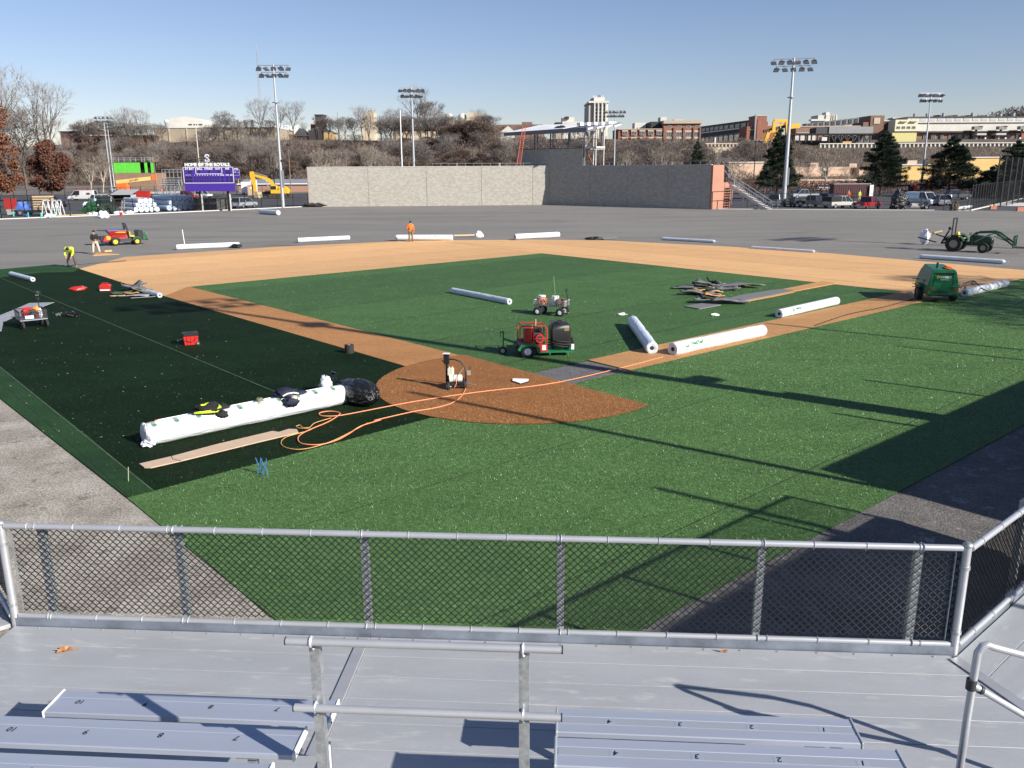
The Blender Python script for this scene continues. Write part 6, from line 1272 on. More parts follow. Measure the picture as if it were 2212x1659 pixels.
t = MB().cyl((0,0,0),(0,0,.45),.18,.22,n=12).o('red_bucket', red_bright, None, G(262,466)); tag(t,'small red bucket standing at the fence post below the shed','bucket')
for i,x in enumerate((262,267)): tag(MB().bar(G(x,463),G(x+3,463)+Vector((0,.3,2.0)),.14,.05).o('lumber', wood), 'upright pale board leaning by the red bucket, '+('left one','right one')[i], 'board', 'boards leaning by the shed')
PL_ = ('at the frame edge','beside the red board','in front of the blue tarp','in front of the timber stack','at the left end of the plank pile','by the plank pile under the white frames')
for i,(x,y) in enumerate(((2,467),(30,466.5),(62,470),(90,471),(119,466.8),(153,465))): tag(MB().cyl(G(x,y+1),G(x,y+1)+Vector((0,0,.75)),.09,n=7).o('teal_stake', M('teal', (.06,.50,.38), .5)), 'short teal pipe standing on the left kerb '+PL_[i], 'pipe', 'teal pipes along the left kerb')
g = G(26,464); t = thing('site_board', 'red board standing behind the left kerb at the frame edge', 'board', g); MB().box(-.9,.9,0,.1,.8,2.3).o('panel', red_paint, t); MB().box(-.85,-.75,.1,.2,0,2.3).o('post', white_p, t); MB().box(-.5,1.8,-.3,-.2,0,.8).o('low_board', conc, t)
g = G(70,466); t = thing('flatbed_trailer', 'dark flatbed trailer loaded with blue tarp and timber behind the left fence', 'trailer', g, .05)
MB().box(-2.8,3.0,0,2,.5,.75).o('bed', blk, t); 
for x in (-1.6,1.8): wheel(t,(x,.0,.42),.42,.25)
MB().lump((-1.5,.8,.75),(1.1,.7,1.1),4,rough=.25).o('blue_tarp', M('blue_tarp',(0,0,0)), t)
for i in range(6): MB().box(.2,2.6,.2,1.4,.8+i*.34,1.0+i*.34).o('lumber_stack', wood if i%2 else card, t)
for x in (-2.7,.1,2.8): MB().bar((x,0,.7),(x,0,2.5),.08,.08).o('stake_post', blk, t)
# turf rolls stored in two stacks
def stack(cx, cy, rows, ang, L, r, where, mat, grp):
    k = 0; c, s = math.cos(ang), math.sin(ang); o = G(cx,cy)
    for j,nr in enumerate(rows):
        for i in range(nr):
            off = (i+(j*.5))*2.06*r; a = o+Vector((-s*off, c*off, 0)); b = a+Vector((c*L,s*L,0))
            turf_roll('%s roll from the left, %s row of the %s' % (ORD[i], ('bottom','middle','top')[j], where), a, b, r, mat, grp, seed=100+k, za=j*r*1.75, rings=4, sag=.02, core=.12, name='stored_roll'); k += 1
stack(262,456,[5,4,3],-.85,7.0,.38,'white stack by the shed',wrap_blue,'rolls in the stack by the shed')
stack(325,452.5,[6,5,4],-.80,7.5,.42,'pale stack by the scoreboard',M('wrap_shade_blue', (.38,.46,.58), .35, noise=(4,.1), bump=(7,.25,.05)),'rolls in the stack by the scoreboard')  # blue shade lying on this stack is put into its wrap colour
# green building under construction, boom lift and far bleachers
t,w,h = fbox('green_building','half built building with bright green sheathing over a brown base','building',246,333,339,397,300,8,None,0)
zz = lambda y: D(290,y,300).z
MB().box(-w,w,0,10,0,zz(373.8)).o('base_wall', M('base_brown', (.26,.16,.11), .9, noise=(.6,.15)), t)
grn = M('sheathing_green', (.11,.55,.05), .7, noise=(.5,.12)); x = lambda p: (p-289.5)/43.5*w
for i in range(6): a = x(246+i*9.6); MB().box(a,a+x(289.5+9.4),-.05,.1,zz(373.5),zz(351)).o('sheathing_panel', grn, t)
MB().box(x(313),x(319),-.05,.1,zz(373.5),zz(351)).o('sheathing_panel', grn, t); MB().box(x(326.5),x(332.5),-.05,.1,zz(373.5),zz(351)).o('sheathing_panel', grn, t); MB().box(x(246),x(332),2.5,2.7,zz(373),zz(351)).o('dark_opening', blk, t); MB().box(x(244),x(334),-.1,10,zz(351),zz(350)).o('slab', dark_metal, t)
for p in (246,258,270,283,295,308,314,326,332): MB().bar((x(p),.2,zz(351)),(x(p),.2,zz(340)),.16,.16).o('railing_post', galv_post, t)
for y in (341,345): MB().bar((x(246),.2,zz(y)),(x(332),.2,zz(y)),.1,.1).o('railing_bar', galv_post, t)
t = thing('boom_lift','yellow and orange boom lift parked in front of the green building','boom lift',(D(290,400,255).x,255,0)); jx = lambda p: (p-290)*255/1885; jz = lambda y: D(290,y,255).z
MB().bar((jx(252),0,jz(393)),(jx(330),0,jz(385)),.7,1.0).o('boom', M('lift_cream', (.72,.50,.16), .5), t); q = MB(); text_on(q,'JLG LIFT',.75,(jx(292),-.4,jz(389.2)),(1,0,.1),(-.1,0,1),bold=.01); q.o('printed_name', black_print, t)
MB().box(jx(253),jx(277),-.9,.9,.6,jz(396)).o('chassis', orange_p, t, bev=.1); 
for p in (256,273): wheel(t,(jx(p),-.9,.5),.5,.4); wheel(t,(jx(p),.9,.5),.5,.4)
MB().box(jx(331),jx(339),-.6,.6,jz(389),jz(377)).o('basket', orange_p, t)
t = thing('bleacher','small metal bleacher with railings beside the green building','bleacher',(D(365,418,228).x,228,0)); jx = lambda p: (p-366)*228/1885; jz = lambda y: D(366,y,228).z
for i in range(5): MB().box(jx(346),jx(388),i*.6,i*.6+.45,.8+i*.55+jz(400)-1.2,.9+i*.55+jz(400)-1.2).o('seat_row', alu, t); MB().box(jx(346),jx(388),i*.6-.2,i*.6,.5+i*.55+jz(400)-1.2,.56+i*.55+jz(400)-1.2).o('foot_row', dark_metal, t)
for p in (346,353,362,371,380,388): MB().bar((jx(p),2.9,jz(400)),(jx(p),2.9,jz(366)),.1,.1).o('railing_post', galv_post, t); MB().bar((jx(p),2.5,0),(jx(p),2.5,jz(388)),.14,.14).o('support', galv_post, t); MB().bar((jx(p),-.1,0),(jx(p),-.1,jz(402)),.14,.14).o('support', galv_post, t)
for y in (366,372): MB().bar((jx(346),2.9,jz(y)),(jx(388),2.9,jz(y)),.1,.1).o('railing_bar', galv_post, t)
for i in range(7): MB().bar((jx(350+i*5),-.3,.2),(jx(354+i*5),2.6,jz(390)),.1,.1).o('brace', galv_post, t)
MB().bar((jx(388),0,jz(392)),(jx(400),-2,.2),.1,.6).o('ramp', galv_post, t)
for x,y in ((308,420),(322,421.5),(349,414),(327,420)): 
    c_ = MB(); c_.cyl((0,0,0),(0,0,.9),.3,.04,n=10); c_.box(-.35,.35,-.35,.35,0,.05); tag(c_.o('traffic_cone', orange_p, None, G(x,y)), 'orange traffic cone on the pale strip behind the roll stack', 'cone', 'traffic cones')
struct(MB().plate([(G(285,420).x,G(285,420).y),(G(400,416).x,G(400,416).y),(G(400,412).x,G(400,412).y),(G(285,415).x,G(285,415).y)],-.05,-.022).o('path', conc_l)); 
struct(MB().plate([(-260,236),(230,236),(230,372),(-260,372)],-.056,-.036).o('ground', M('brown_apron', (.16,.135,.115), .95, noise=(.15,.4))))
# right side equipment
t,w,h = fbox('container','long dark maroon storage container behind the parked trucks','container',1801,1880,396.5,428,178,2.6,None,0); mc = M('maroon_paint', (.07,.02,.02), .6); MB().box(-w,w,0,2.5,.1,h-.15).o('body', mc, t); MB().box(-w-.05,w+.05,-.05,2.55,h-.15,h).o('roof_edge', steel, t); MB().box(w*.92,w*1.12,-.4,-.3,.3,h*.9).o('open_door', white_p, t)
for i in range(16): xx = -w+.3+i*(2*w-.6)/15; MB().box(xx-.1,xx+.1,-.05,0,.2,h-.2).o('rib', mc, t)
g = G(1941,451.5); t = thing('covered_pile', 'tall heap covered with black plastic sheeting beyond the right fence', 'covered pile', g); MB().lump((0,0,1.1),(1.25,1.0,1.55),15,rough=.2).o('sheeting', bag_black, t); MB().lump((-.9,-.5,.3),(.7,.6,.5),16,rough=.3).o('skirt', bag_black, t)
g = G(1966,424); t = thing('forklift', 'orange and dark telescopic lift parked behind the white van', 'lift', (g.x,g.y,0)); MB().box(-2.5,1.5,-.9,.9,.5,1.3).o('chassis', M('maroon_paint',(0,0,0)), t); MB().box(.2,.9,-1,-.7,.6,2.6).o('mast', M('lift_orange', (.85,.12,.03), .5), t); MB().box(-.6,.2,-.9,.0,1.3,2.5).o('cab', blk, t); MB().box(3.3,3.9,-.5,.5,1.5,3.2).o('basket', M('lift_orange',(0,0,0)), t)
for xx in (-1.8,1.0): wheel(t,(xx,-.95,.5),.5,.35); wheel(t,(xx,.95,.5),.5,.35)
MB().bar((-2.3,0,2.2),(3.4,0,2.5),.4,.4).o('boom', M('maroon_paint',(0,0,0)), t)
g = G(1986,453); t = thing('cart_frame', 'low trailer frame with a wheel beyond the right fence', 'trailer', g); wheel(t,(.9,-.2,.4),.4,.2); wheel(t,(.9,.9,.4),.4,.2); MB().box(-1.3,1.2,0,.8,.35,.5).o('frame', conc, t); MB().box(-1.2,-.2,0,.7,.5,.9).o('tank', conc_l, t, bev=.05)
rg = random.Random(8)
for i in range(6): a_ = G(2060+rg.uniform(0,10),455-rg.uniform(0,3)); tag(MB().cyl(a_+Vector((0,0,.2)),a_+Vector((2.2,rg.uniform(-.5,.9),.2+rg.uniform(0,.4))),.12,n=8).o('white_pipe', white_p), 'white pipe in the loose pile at the fence corner', 'pipe', 'white pipes at the fence corner')
for i,x in enumerate((2058,2064)): tag(MB().lump((0,0,.5),(.4,.4,.75),i+3,rough=.35).o('brush_heap', M('brush_brown', (.08,.06,.045), .9), None, G(x,455)), 'dark brown bundle standing beside the white pipes, '+('left one','right one')[i], 'bundle', 'bundles beside the white pipes')
t = MB().lump((0,0,.3),(2.2,1.2,.4),9,rough=.3).o('soil_heap', M('soil', (.03,.026,.022), .95), None, G(690,446)); t.location.x = -37.5+4; t.location.y = 147; tag(t,'black heap of cloth and soil beside the left end of the block wall','heap')
for x,y,lab in ((2145,452,'small orange brick stack left, on the path behind the right fence'),(2203,456,'small orange brick stack right, on the path behind the right fence')):
    g = G(x,y); t = thing('brick_stack', lab, 'bricks', g)
    for i in range(3):
        for j in range(3): MB().box(-.45+i*.3,-.17+i*.3,-.2,.2,j*.18,j*.18+.165).o('brick', M('brick_orange', (.5,.2,.12), .9), t)
struct(MB().plate([(G(2130,444).x,G(2130,444).y),(110,118),(110,132),(G(2160,437).x,G(2160,437).y)],-.05,-.008).o('path', conc_l))

# ------------------------------------------------------------------ fences
def post_fence(label, pts, step, h, rails, r=.045, tall=None):
    o = pts[0]; t = thing('black_fence', label, 'fence', (o.x,o.y,0))
    m = MB()
    for a,b in zip(pts[:-1],pts[1:]):
        a, b = Vector((a.x,a.y,0))-t.location, Vector((b.x,b.y,0))-t.location; n_ = max(1,round((b-a).length/step))
        for i in range(n_+1): q = a.lerp(b,i/n_); MB().bar(q,q+Vector((0,0,h)),r*2,r*2).o('post', blk, t)
        for z in rails: MB().bar(a+Vector((0,0,z)),b+Vector((0,0,z)),.05,.05).o('rail', blk, t)
        L_ = (b-a).length; u = (b-a)/L_; k = int(L_/.28)
        for i in range(k):
            q = a+u*(i*.28); m.bar(q+Vector((0,0,.05)),q+u*.9*1+Vector((0,0,h-.05)),.009,.009) if i < k-3 else None; m.bar(q+u*.9+Vector((0,0,.05)),q+Vector((0,0,h-.05)),.009,.009) if i < k-3 else None
    tag(m.o('chain_mesh', blk, t), kind='stuff'); return t
F = [p+Vector((0,.35,0)) for p in fence_left]
post_fence('black chain fence running along the left kerb behind the gravel', F, 3.0, 2.25, (2.2,1.15))
post_fence('black chain fence between the stairs and the right corner', [G(1572,450)+Vector((0,.6,0)),G(2094,455)+Vector((0,.6,0))], 3.1, 2.3, (2.25,1.15))
post_fence('black chain fence going away along the pale kerb at the right edge', [G(2096,455),G(2225,424)], 2.4, 3.6, (3.5,))
post_fence('tall thin black net posts standing by the right fence corner', [G(2146,450)+Vector((0,0,0)),G(2230,432)], 5.5, 7.5, (), .07)
post_fence('black fence in front of the hedge behind the parked trucks', [D(1570,415,205),D(2110,415,200)], 3.4, 2.6, (2.5,1.3))
post_fence('far left black fence behind the white van under the oaks', [Vector((-118,150,0)),Vector((-92,215,0)),Vector((-60,232,0))], 3.2, 2.4, (2.3,1.2))

# ------------------------------------------------------------------ buildings on the ridge and beyond
brick = M('brick_red', (.27,.115,.075), .9, noise=(.8,.15)); brick_d = M('brick_brown', (.19,.115,.085), .9, noise=(.6,.15)); cream_w = M('cream_stone', (.55,.46,.34), .9, noise=(.3,.1)); white_w = M('white_wall', (.56,.54,.49), .85, noise=(.2,.08))
beige_w = M('beige_wall', (.34,.29,.22), .9, noise=(.25,.12)); dark_w = M('dark_siding', (.045,.04,.038), .85, noise=(.5,.3)); roof_g = M('roof_dark', (.07,.07,.075), .9); lintel = M('pale_lintel', (.50,.40,.31), .9); peach = M('peach_wall', (.62,.43,.31), .9, noise=(.2,.1)); yellow_w = M('yellow_wall', (.62,.43,.17), .9, noise=(.2,.08))
class Bld:
    """pixel rectangles on one facade at one distance -> boxes standing there"""
    def __init__(s, name, label, Y, x0, x1, yt, yb=None, dep=20, mat=None, cat='building', sink=6, wall='wall', rz=0):
        s.Y = Y; s.c = D((x0+x1)/2, 366, Y).x; zb = (D((x0+x1)/2,yb,Y).z if yb else hz(s.c,Y))-sink; s.z0 = zb; s.root = thing(name, label, cat, (s.c,Y,zb), rz)
        if mat: s.box(wall, mat, x0, x1, yt, None, 0, dep)
    def X(s, x): return D(x, 366, s.Y).x-s.c
    def Z(s, y): return D(1106, y, s.Y).z-s.z0
    def box(s, name, mat, x0, x1, yt, yb, d0=0, d1=20, par=None):
        return MB().box(s.X(x0), s.X(x1), d0, d1, 0 if yb is None else s.Z(yb), s.Z(yt)).o(name, mat, par or s.root)
    def win(s, xs, ys, w, h, sill=None, lint=None, frame=None, mull=0):
        me = None
        for y in ys:
            for x in xs:
                W, Hh = w/2*s.Y/1885, h*s.Y/1885
                if me is None:
                    me = MB().box(-W,W,-.08,.02,-Hh,0).mesh('window'); mm = MB(); fr = max(.12,W*.09)
                    for q in ((-W,-W+fr,-Hh,0),(W-fr,W,-Hh,0),(-W,W,-fr,0),(-W,W,-Hh,-Hh+fr)): mm.box(q[0],q[1],-.14,-.03,q[2],q[3])
                    for k in range(mull): xx = -W+2*W*(k+1)/(mull+1); mm.box(xx-fr*.4,xx+fr*.4,-.13,-.03,-Hh,0)
                    fm = mm.mesh('window_frame')
                p = Vector((s.X(x),0,s.Z(y))); wo = link('window', me, glass_mid, s.root, p)
                if frame: link('frame', fm, frame, wo)
                if lint: MB().box(-W*1.15,W*1.15,-.2,.05,.02,lint*s.Y/1885).o('lintel', lintel, wo)
                if sill: MB().box(-W*1.1,W*1.1,-.25,.05,-Hh-.35,-Hh-.02).o('sill', lintel, wo)
wf = M('window_frame_white', (.5,.48,.44), .7)
# left ridge
b = Bld('house','brown brick school like building with a low white edged gable at the left',455,150,345,288,dep=22,mat=brick_d); b.box('roof_edge',white_w,195,345,286.5,288.5,-.4,22)
m = MB(); m.prism([(b.X(168),b.Z(288)),(b.X(212),b.Z(270.5)),(b.X(262),b.Z(284)),(b.X(262),b.Z(288))],-.3,14); m.o('gable',brick_d,b.root); m = MB(); m.bar((b.X(168),-.5,b.Z(288)),(b.X(212),-.5,b.Z(270)),.4,.5); m.o('gable_trim',white_w,b.root); MB().bar((b.X(212),-.5,b.Z(270)),(b.X(262),-.5,b.Z(284)),.4,.5).o('gable_trim',white_w,b.root); b.win([215,230,253,275],[296],7,9)
b = Bld('house','small dark red house with a flat roof among the left trees',440,140,170,281,dep=8,mat=M('house_red',(.16,.07,.05),.9)); b.box('roof',roof_g,138,172,278,281,-.5,9); b.win([146,154,162],[284],5,6)
b = Bld('warehouse','long beige windowless warehouse on the left ridge',458,342,598,272.5,dep=30,mat=beige_w); b.box('roof_edge',white_w,341,599,271,273,-.4,30)
for p in (372,410,444,480,520,560): b.box('pilaster',M('pilaster',(.42,.37,.29),.9),p,p+2.5,273.5,None,-.35,0)
b = Bld('white_hall','white hall with a shallow gable standing behind the long warehouse',490,371,447,258,dep=26,mat=white_w); m = MB(); m.prism([(b.X(371),b.Z(258.2)),(b.X(380),b.Z(252)),(b.X(410),b.Z(247.5)),(b.X(438),b.Z(253)),(b.X(447),b.Z(258.2))],0,26); m.o('gable',white_w,b.root); b.win([420,431,442],[264],8,3)
for x_ in (360,516,531,547): q = thing('roof_vent','white vent unit on the warehouse roof '+{360:'beside the white hall',516:'left of the pair right of the middle',531:'right of the pair right of the middle',547:'nearest the tall floodlight'}[x_],'roof vent',(D(x_,271,462).x,462,D(x_,271,462).z)); MB().cyl((0,0,-.5),(0,0,1.6),.9,n=10).o('duct',steel,q); MB().ball((0,0,2.0),(1.3,1.3,1.0),10,6).o('cap',white_w,q)
b = Bld('sign_building','cream building carrying large white script letters behind the tall left floodlight',500,596,636,277,dep=20,mat=cream_w); q = MB(); text_on(q,'Times',6.4,(b.X(622),-.3,b.Z(272)),(1,0,0),(0,0,1),.3,shear=.2,bold=.12); q.o('sign_letters',white_p,b.root); b.box('lower_wing',brick_d,618,668,288,None,-2,14)
b = Bld('house','small dark gabled house right of the script letters',470,640,668,292,dep=9,mat=dark_w); m = MB(); m.prism([(b.X(638),b.Z(292)),(b.X(653),b.Z(274)),(b.X(671),b.Z(292))],-.5,10); m.o('roof',roof_g,b.root)
b = Bld('breaker_building','dark timber building with a square tower and tan side on the ridge',470,671,693,280,dep=14,mat=dark_w); b.box('tower',dark_w,687.5,704,247,None,-.3,8); b.box('tower_roof',roof_g,686,706,245,247,-.8,9); b.box('side_wing',M('tan_siding',(.45,.30,.14),.9),704,722,284,None,.2,12)
for y_ in (253,258,263,268,273): b.box('band',M('dark_band',(.08,.075,.07),.85),687.5,704,y_,y_+.7,-.4,-.3)
m = MB(); m.prism([(b.X(669),b.Z(281)),(b.X(690),b.Z(270)),(b.X(724),b.Z(284)),(b.X(724),b.Z(285.5)),(b.X(669),b.Z(282.5))],.6,13); m.o('roof',roof_g,b.root); b.box('chimney_stack',brick,664,679,262,None,14,20)
b = Bld('deco_tower','cream stepped office tower with dark windows on the ridge skyline',520,783,813,258,dep=14,mat=cream_w); b.box('tower',cream_w,794,812,241,None,-.2,12); b.box('cap',cream_w,797,810,238,241,.5,10); b.win([799,808],[244.5],3,4.5,frame=wf); b.win([788,799,804,809],[262],3.4,4.5,frame=wf); b.win([788,799,804,809],[271],3.4,4,frame=wf); b.win([799,808],[253],3,4,frame=wf)
for x_ in (798,802,806,809): b.box('antenna',white_p,x_,x_+.7,233,238,3,3.4)
b.box('roof_unit',dark_metal,786,790,254,258,2,5)
b = Bld('storage_building','cream building with round white tanks half hidden by brown trees',520,960,1003,258,dep=14,mat=cream_w); b.box('dark_side',dark_w,956,962,256,None,-.2,12)
for x_ in (972,1000): MB().ball((b.X(x_),3,b.Z(253)),2.6,12,8).o('white_tank',white_w,b.root,smooth=True)
b = Bld('stone_block','cream stone building half hidden behind the brown tree clump',520,1010,1040,243,dep=14,mat=cream_w)
b = Bld('brown_building','long low brown roofed building seen between trees above the wall',470,852,940,279,dep=14,mat=cream_w); b.box('roof',brick_d,845,945,274,279,-1,16)
b = Bld('house','white gabled house among trees left of the press box',440,1082,1112,284,dep=8,mat=white_w); m = MB(); m.prism([(b.X(1080),b.Z(286)),(b.X(1098),b.Z(272)),(b.X(1114),b.Z(286))],-.4,9); m.o('gable',white_w,b.root)
b = Bld('brown_building','long low reddish building behind the press box canopy',480,1045,1172,269,dep=16,mat=brick_d); b.box('roof_house',brick_d,1128,1150,263,269,3,12)
b = Bld('white_building','cream three storey building right of the press box canopy',620,1214,1258,263,dep=22,mat=white_w); b.box('shaded_side',beige_w,1200,1214.2,266,None,.5,22); b.box('side_cornice',roof_g,1199,1214,264.5,267,-.5,22); b.box('penthouse',white_w,1214,1240,253,263,3,16); b.box('roof_unit',dark_metal,1220,1228,252,258,1,3); b.win([1222,1233,1246,1254],[269],3,4)  # left side in a darker wall colour, its shade painted in
b = Bld('white_tower','tall white hotel tower with vertical window bays on the skyline',900,1281,1311,223,dep=55,mat=white_w); b.box('shaded_side',M('tower_side_shade',(.42,.40,.36),.9),1270,1281.3,226,None,1,55); b.box('cornice',white_w,1269,1312,219,223.5,-1.5,56); b.box('crown',white_w,1282,1305,210,219,8,40); b.box('crown_side',beige_w,1279,1282.5,210,219,10,40)  # tower and crown sides darkened, shade put into their colour
for x_ in (1281,1289,1297,1305): b.box('pier',white_w,x_-.3,x_+2.0,223,None,-1.6,0)
b.win([1286,1294,1302.5],[226,234,242,250,258],4.2,6,frame=None,mull=1)
for x_ in (1281,1284,1288,1293,1298,1302): b.box('antenna',white_p,x_,x_+.8,205,210,12,13)
b.box('aerial_base',dark_metal,1292,1297,204,210,15,18)
# right hand factories
b = Bld('brick_factory','red brick factory with pale lintels, tall four bay block and lower left wing',460,1430,1508.5,268,dep=30,mat=brick); b.box('left_wing',brick,1334,1430.2,281,None,.6,26); b.box('cornice',M('cornice',(.40,.35,.27),.9),1429,1512,262,269,-1.2,30); b.box('wing_cornice',lintel,1333,1431,279.5,281.2,-.2,26)
for x_ in (1430,1451,1472,1493,1507): b.box('pier',brick_d,x_-.2,x_+3,277,None,-.7,0)
b.win([1443,1463,1483,1502],[273],9,5.5,frame=wf,mull=2); b.win([1443,1463,1483,1502],[287,301],12,9,lint=3,frame=wf,mull=2); b.win([1348,1367,1385,1403,1421],[285,300],11,8,lint=2.5,frame=wf,mull=2)
b.box('rear_block',dark_w,1407,1430,263,None,6,30); b.box('roof_house',M('roofhouse',(.5,.5,.48),.8),1427,1440,253,262,6,14); b.box('roof_house',lintel,1458,1478,258,262,8,16); b.box('far_block',white_w,1380,1405,262,None,20,30); b.win([1374,1380],[277],3,3)
t = thing('long_factory','long dark shaded brick factory receding behind the yellow crane','building',(0,0,0)); A_, B_ = D(1507,300,640), D(1626,300,470)
for z0,z1,mt,nm in ((0,1,brick_d,'wall'),):
    za, zb = (D(1507,274,640).z, D(1626,258,470).z); m = MB()
    dn = Vector((14,22,0)); vs = [A_.xy.to_3d()+Vector((0,0,14)),B_.xy.to_3d()+Vector((0,0,14)),B_.xy.to_3d()+dn+Vector((0,0,14)),A_.xy.to_3d()+dn+Vector((0,0,14))]; top = [Vector((v.x,v.y,z)) for v,z in zip(vs,(za,zb,zb,za))]
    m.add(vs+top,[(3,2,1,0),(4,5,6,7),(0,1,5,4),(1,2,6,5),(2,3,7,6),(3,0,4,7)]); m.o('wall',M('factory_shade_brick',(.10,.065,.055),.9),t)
uu = (B_-A_).xy.to_3d(); nn_ = Vector((uu.y,-uu.x,0)).normalized()*.25
for r_i,(fz,hh,mt) in enumerate(((.93,.10,M('monitor_glass',(.06,.07,.075),.4)),(.60,.16,glass_mid),(.30,.16,glass_mid))):
    for i in range(11):
        p = A_.xy.to_3d()+uu*((i+.5)/11); z = 14+(za-14+(zb-za)*(i+.5)/11)*fz; q = A_.xy.to_3d()+uu*((i+.12)/11); q2 = A_.xy.to_3d()+uu*((i+.88)/11); h_ = (za-14)*hh
        MB().add([q+nn_+Vector((0,0,z-h_)),q2+nn_+Vector((0,0,z-h_)),q2+nn_+Vector((0,0,z)),q+nn_+Vector((0,0,z))],[(0,1,2,3)]).o('window',mt,t)
        if r_i: MB().bar(q+nn_*1.6+Vector((0,0,z+.4)),q2+nn_*1.6+Vector((0,0,z+.4)),.3,.6).o('lintel',lintel,t)
MB().bar(A_.xy.to_3d()+nn_*2+Vector((0,0,14+(za-14)*.78)),B_.xy.to_3d()+nn_*2+Vector((0,0,14+(zb-14)*.78)),.4,.7).o('ledge',steel,t)
b = Bld('brick_tower','red brick tower block at the near end of the long dark factory',466,1608,1650,276,dep=16,mat=brick); b.box('tower',brick,1624,1649,254,None,-.3,12); b.box('coping',lintel,1623,1650,252.5,254,-.6,13); b.win([1624,1643],[284],17,12,lint=2,frame=None,mull=2); b.win([1624,1643],[300],17,6); b.box('pale_band',white_w,1613,1632,305,313,-.4,0); b.box('pale_band',white_w,1637,1658,305,313,-.4,0); b.box('pipe',steel,1623,1625.5,250,None,-1.5,-.6); b.box('right_wing',brick,1650,1672,274,None,3,14)
Yc = 442; t = thing('gantry_crane','yellow gantry crane standing over a dark trestle','crane',(D(1690,310,Yc).x,Yc,D(1690,312,Yc).z)); o = t.location; PX = lambda x, y, d=0: D(x,y,Yc)-o+Vector((0,d,0)); cy = M('crane_yellow',(.72,.40,.04),.6)
for pts,w_ in ((((1672,261.5),(1701,261.5)),1.6),(((1673,262),(1670,286)),1.5),(((1700,262),(1704,312)),2.0),(((1676,270),(1695,270)),.5),(((1686,262),(1686,276)),.4),(((1700,274),(1727,271.5)),2.2),(((1683,280),(1665,312)),1.7),(((1660,286),(1651,312)),1.6),(((1670,284),(1663,285)),1.2)): MB().bar(PX(*pts[0]),PX(*pts[1]),w_,w_).o('girder',cy,t)
MB().bar(PX(1650,284,1),PX(1705,271,1),1.6,1.4).o('trestle_beam',M('rust_dark',(.07,.05,.04),.9),t)
for i in range(8): MB().bar(PX(1652+i*7,284.5-i*1.7,.5),PX(1654+i*7,280-i*1.7,.5),.3,.3).o('stay',dark_metal,t)
b = Bld('brown_factory','long brown factory with a row of arched pale windows behind the crane',462,1713,1895,277,dep=18,mat=M('factory_brown',(.24,.155,.12),.9,noise=(.3,.12))); b.box('parapet',lintel,1712,1895,275.5,277.2,-.3,18); b.win([1722,1736,1751,1766],[291],12,4,lint=1.5); b.box('stair_tower',brick_d,1868,1897,254,None,-1.5,14); b.box('pale_panel',lintel,1875,1888,259,272,-1.8,-1.5); b.box('step_block',brick_d,1854,1870,268,None,-1,14)
b.box('white_store',white_w,1712,1732,295,312,-.5,0); b.box('white_store',white_w,1740,1755,295,312,-.5,0)
b = Bld('sawtooth_roof','grey monitor roof with a row of dark panes behind the brown factory',520,1735,1870,0,dep=1,sink=0); 
for i in range(11):
    x0 = 1735+i*12.2; yt = 276-i*1.35; b.box('monitor_bay',M('monitor_grey',(.22,.22,.21),.8),x0,x0+12.3,yt-6,yt+6,0,8); b.box('pane',glass_mid,x0+3.2,x0+10.5,yt-5,yt+4,-.3,0)
b = Bld('white_block','white angular apartment block on the far skyline',800,1775,1799,251.5,dep=20,mat=white_w); b.box('left_part',M('pale_side',(.48,.49,.48),.8),1759,1775.2,252,None,1,20); b.box('lift_tower',white_w,1776,1784,245.5,256,2,12); b.box('low_wing',white_w,1742,1775,261,265,-2,4)
for x_ in (1786,1790,1795): b.box('rib',beige_w,x_,x_+.8,252,None,-.5,0)
b = Bld('trestle_shed','grey clad shed raised on a dark steel trestle',434,1757,1878,0,dep=1,sink=0)
b.box('shed',M('clad_grey',(.24,.245,.25),.7,noise=(.3,.1)),1784,1878,277.5,292,0,10); b.box('shed_side',roof_g,1757,1784.3,279,292,.5,10); b.box('deck',blk,1710,1880,292,294.5,-.5,10)
for i in range(13): b.box('leg',dark_metal,1722+i*12.6,1724+i*12.6,294,311,0,1)
for i in range(6): x_ = 1790+i*14; MB().bar((b.X(x_),.4,b.Z(296)),(b.X(x_+7),.4,b.Z(309)),.5,.5).o('brace',dark_metal,b.root); MB().bar((b.X(x_+14),.4,b.Z(296)),(b.X(x_+7),.4,b.Z(309)),.5,.5).o('brace',dark_metal,b.root)
b.box('under_wall',M('under_grey',(.16,.16,.16),.9),1785,1890,296,313,8,9); b.box('white_cabin',white_w,1767,1778,300,308,-2,2)
b = Bld('white_factory','long white factory with a high window band and brown brick ground floor on the right',452,1950,2260,0,dep=1,sink=0)
b.box('upper_wall',white_w,1950,2260,258,291,0,26); b.box('roof_line',roof_g,1950,2260,256.7,258.3,-.6,26); b.box('ledge',dark_metal,1968,2260,270,271.3,-.5,0); b.box('dark_ledge',dark_w,1968,2260,288.5,291.8,-1.5,0); b.box('brick_base',brick_d,1968,2260,291,None,.3,24)
for i in range(17): b.box('pane',M('pale_pane',(.42,.44,.44),.5),1957+i*18.6,1970+i*18.6,260.5,266.5,-.15,0)
for x_ in (2000,2022,2047,2087,2108,2136): b.box('pilaster',dark_w,x_,x_+1.3,292,None,-.4,.3)
b.win([1991,2008.5,2025,2045,2064],[296],8,11,sill=None,frame=wf,mull=1); b.win([2079,2122,2168],[297],10,14,frame=None); b.win([2098,2145,2190],[297],11,12,lint=3)
b.box('awning',M('awning_grey',(.45,.44,.42),.7),2090,2110,294,298,-5,0); b.box('awning',M('awning_grey',(0,0,0)),2131,2152,294,298,-5,0); b.box('red_end',brick,2194,2260,292.5,None,-1,.2)
for x_ in (2093,2112,2140,2155,2186,2200): b.box('white_post',white_p,x_,x_+3,303,313,-3,-2.2)
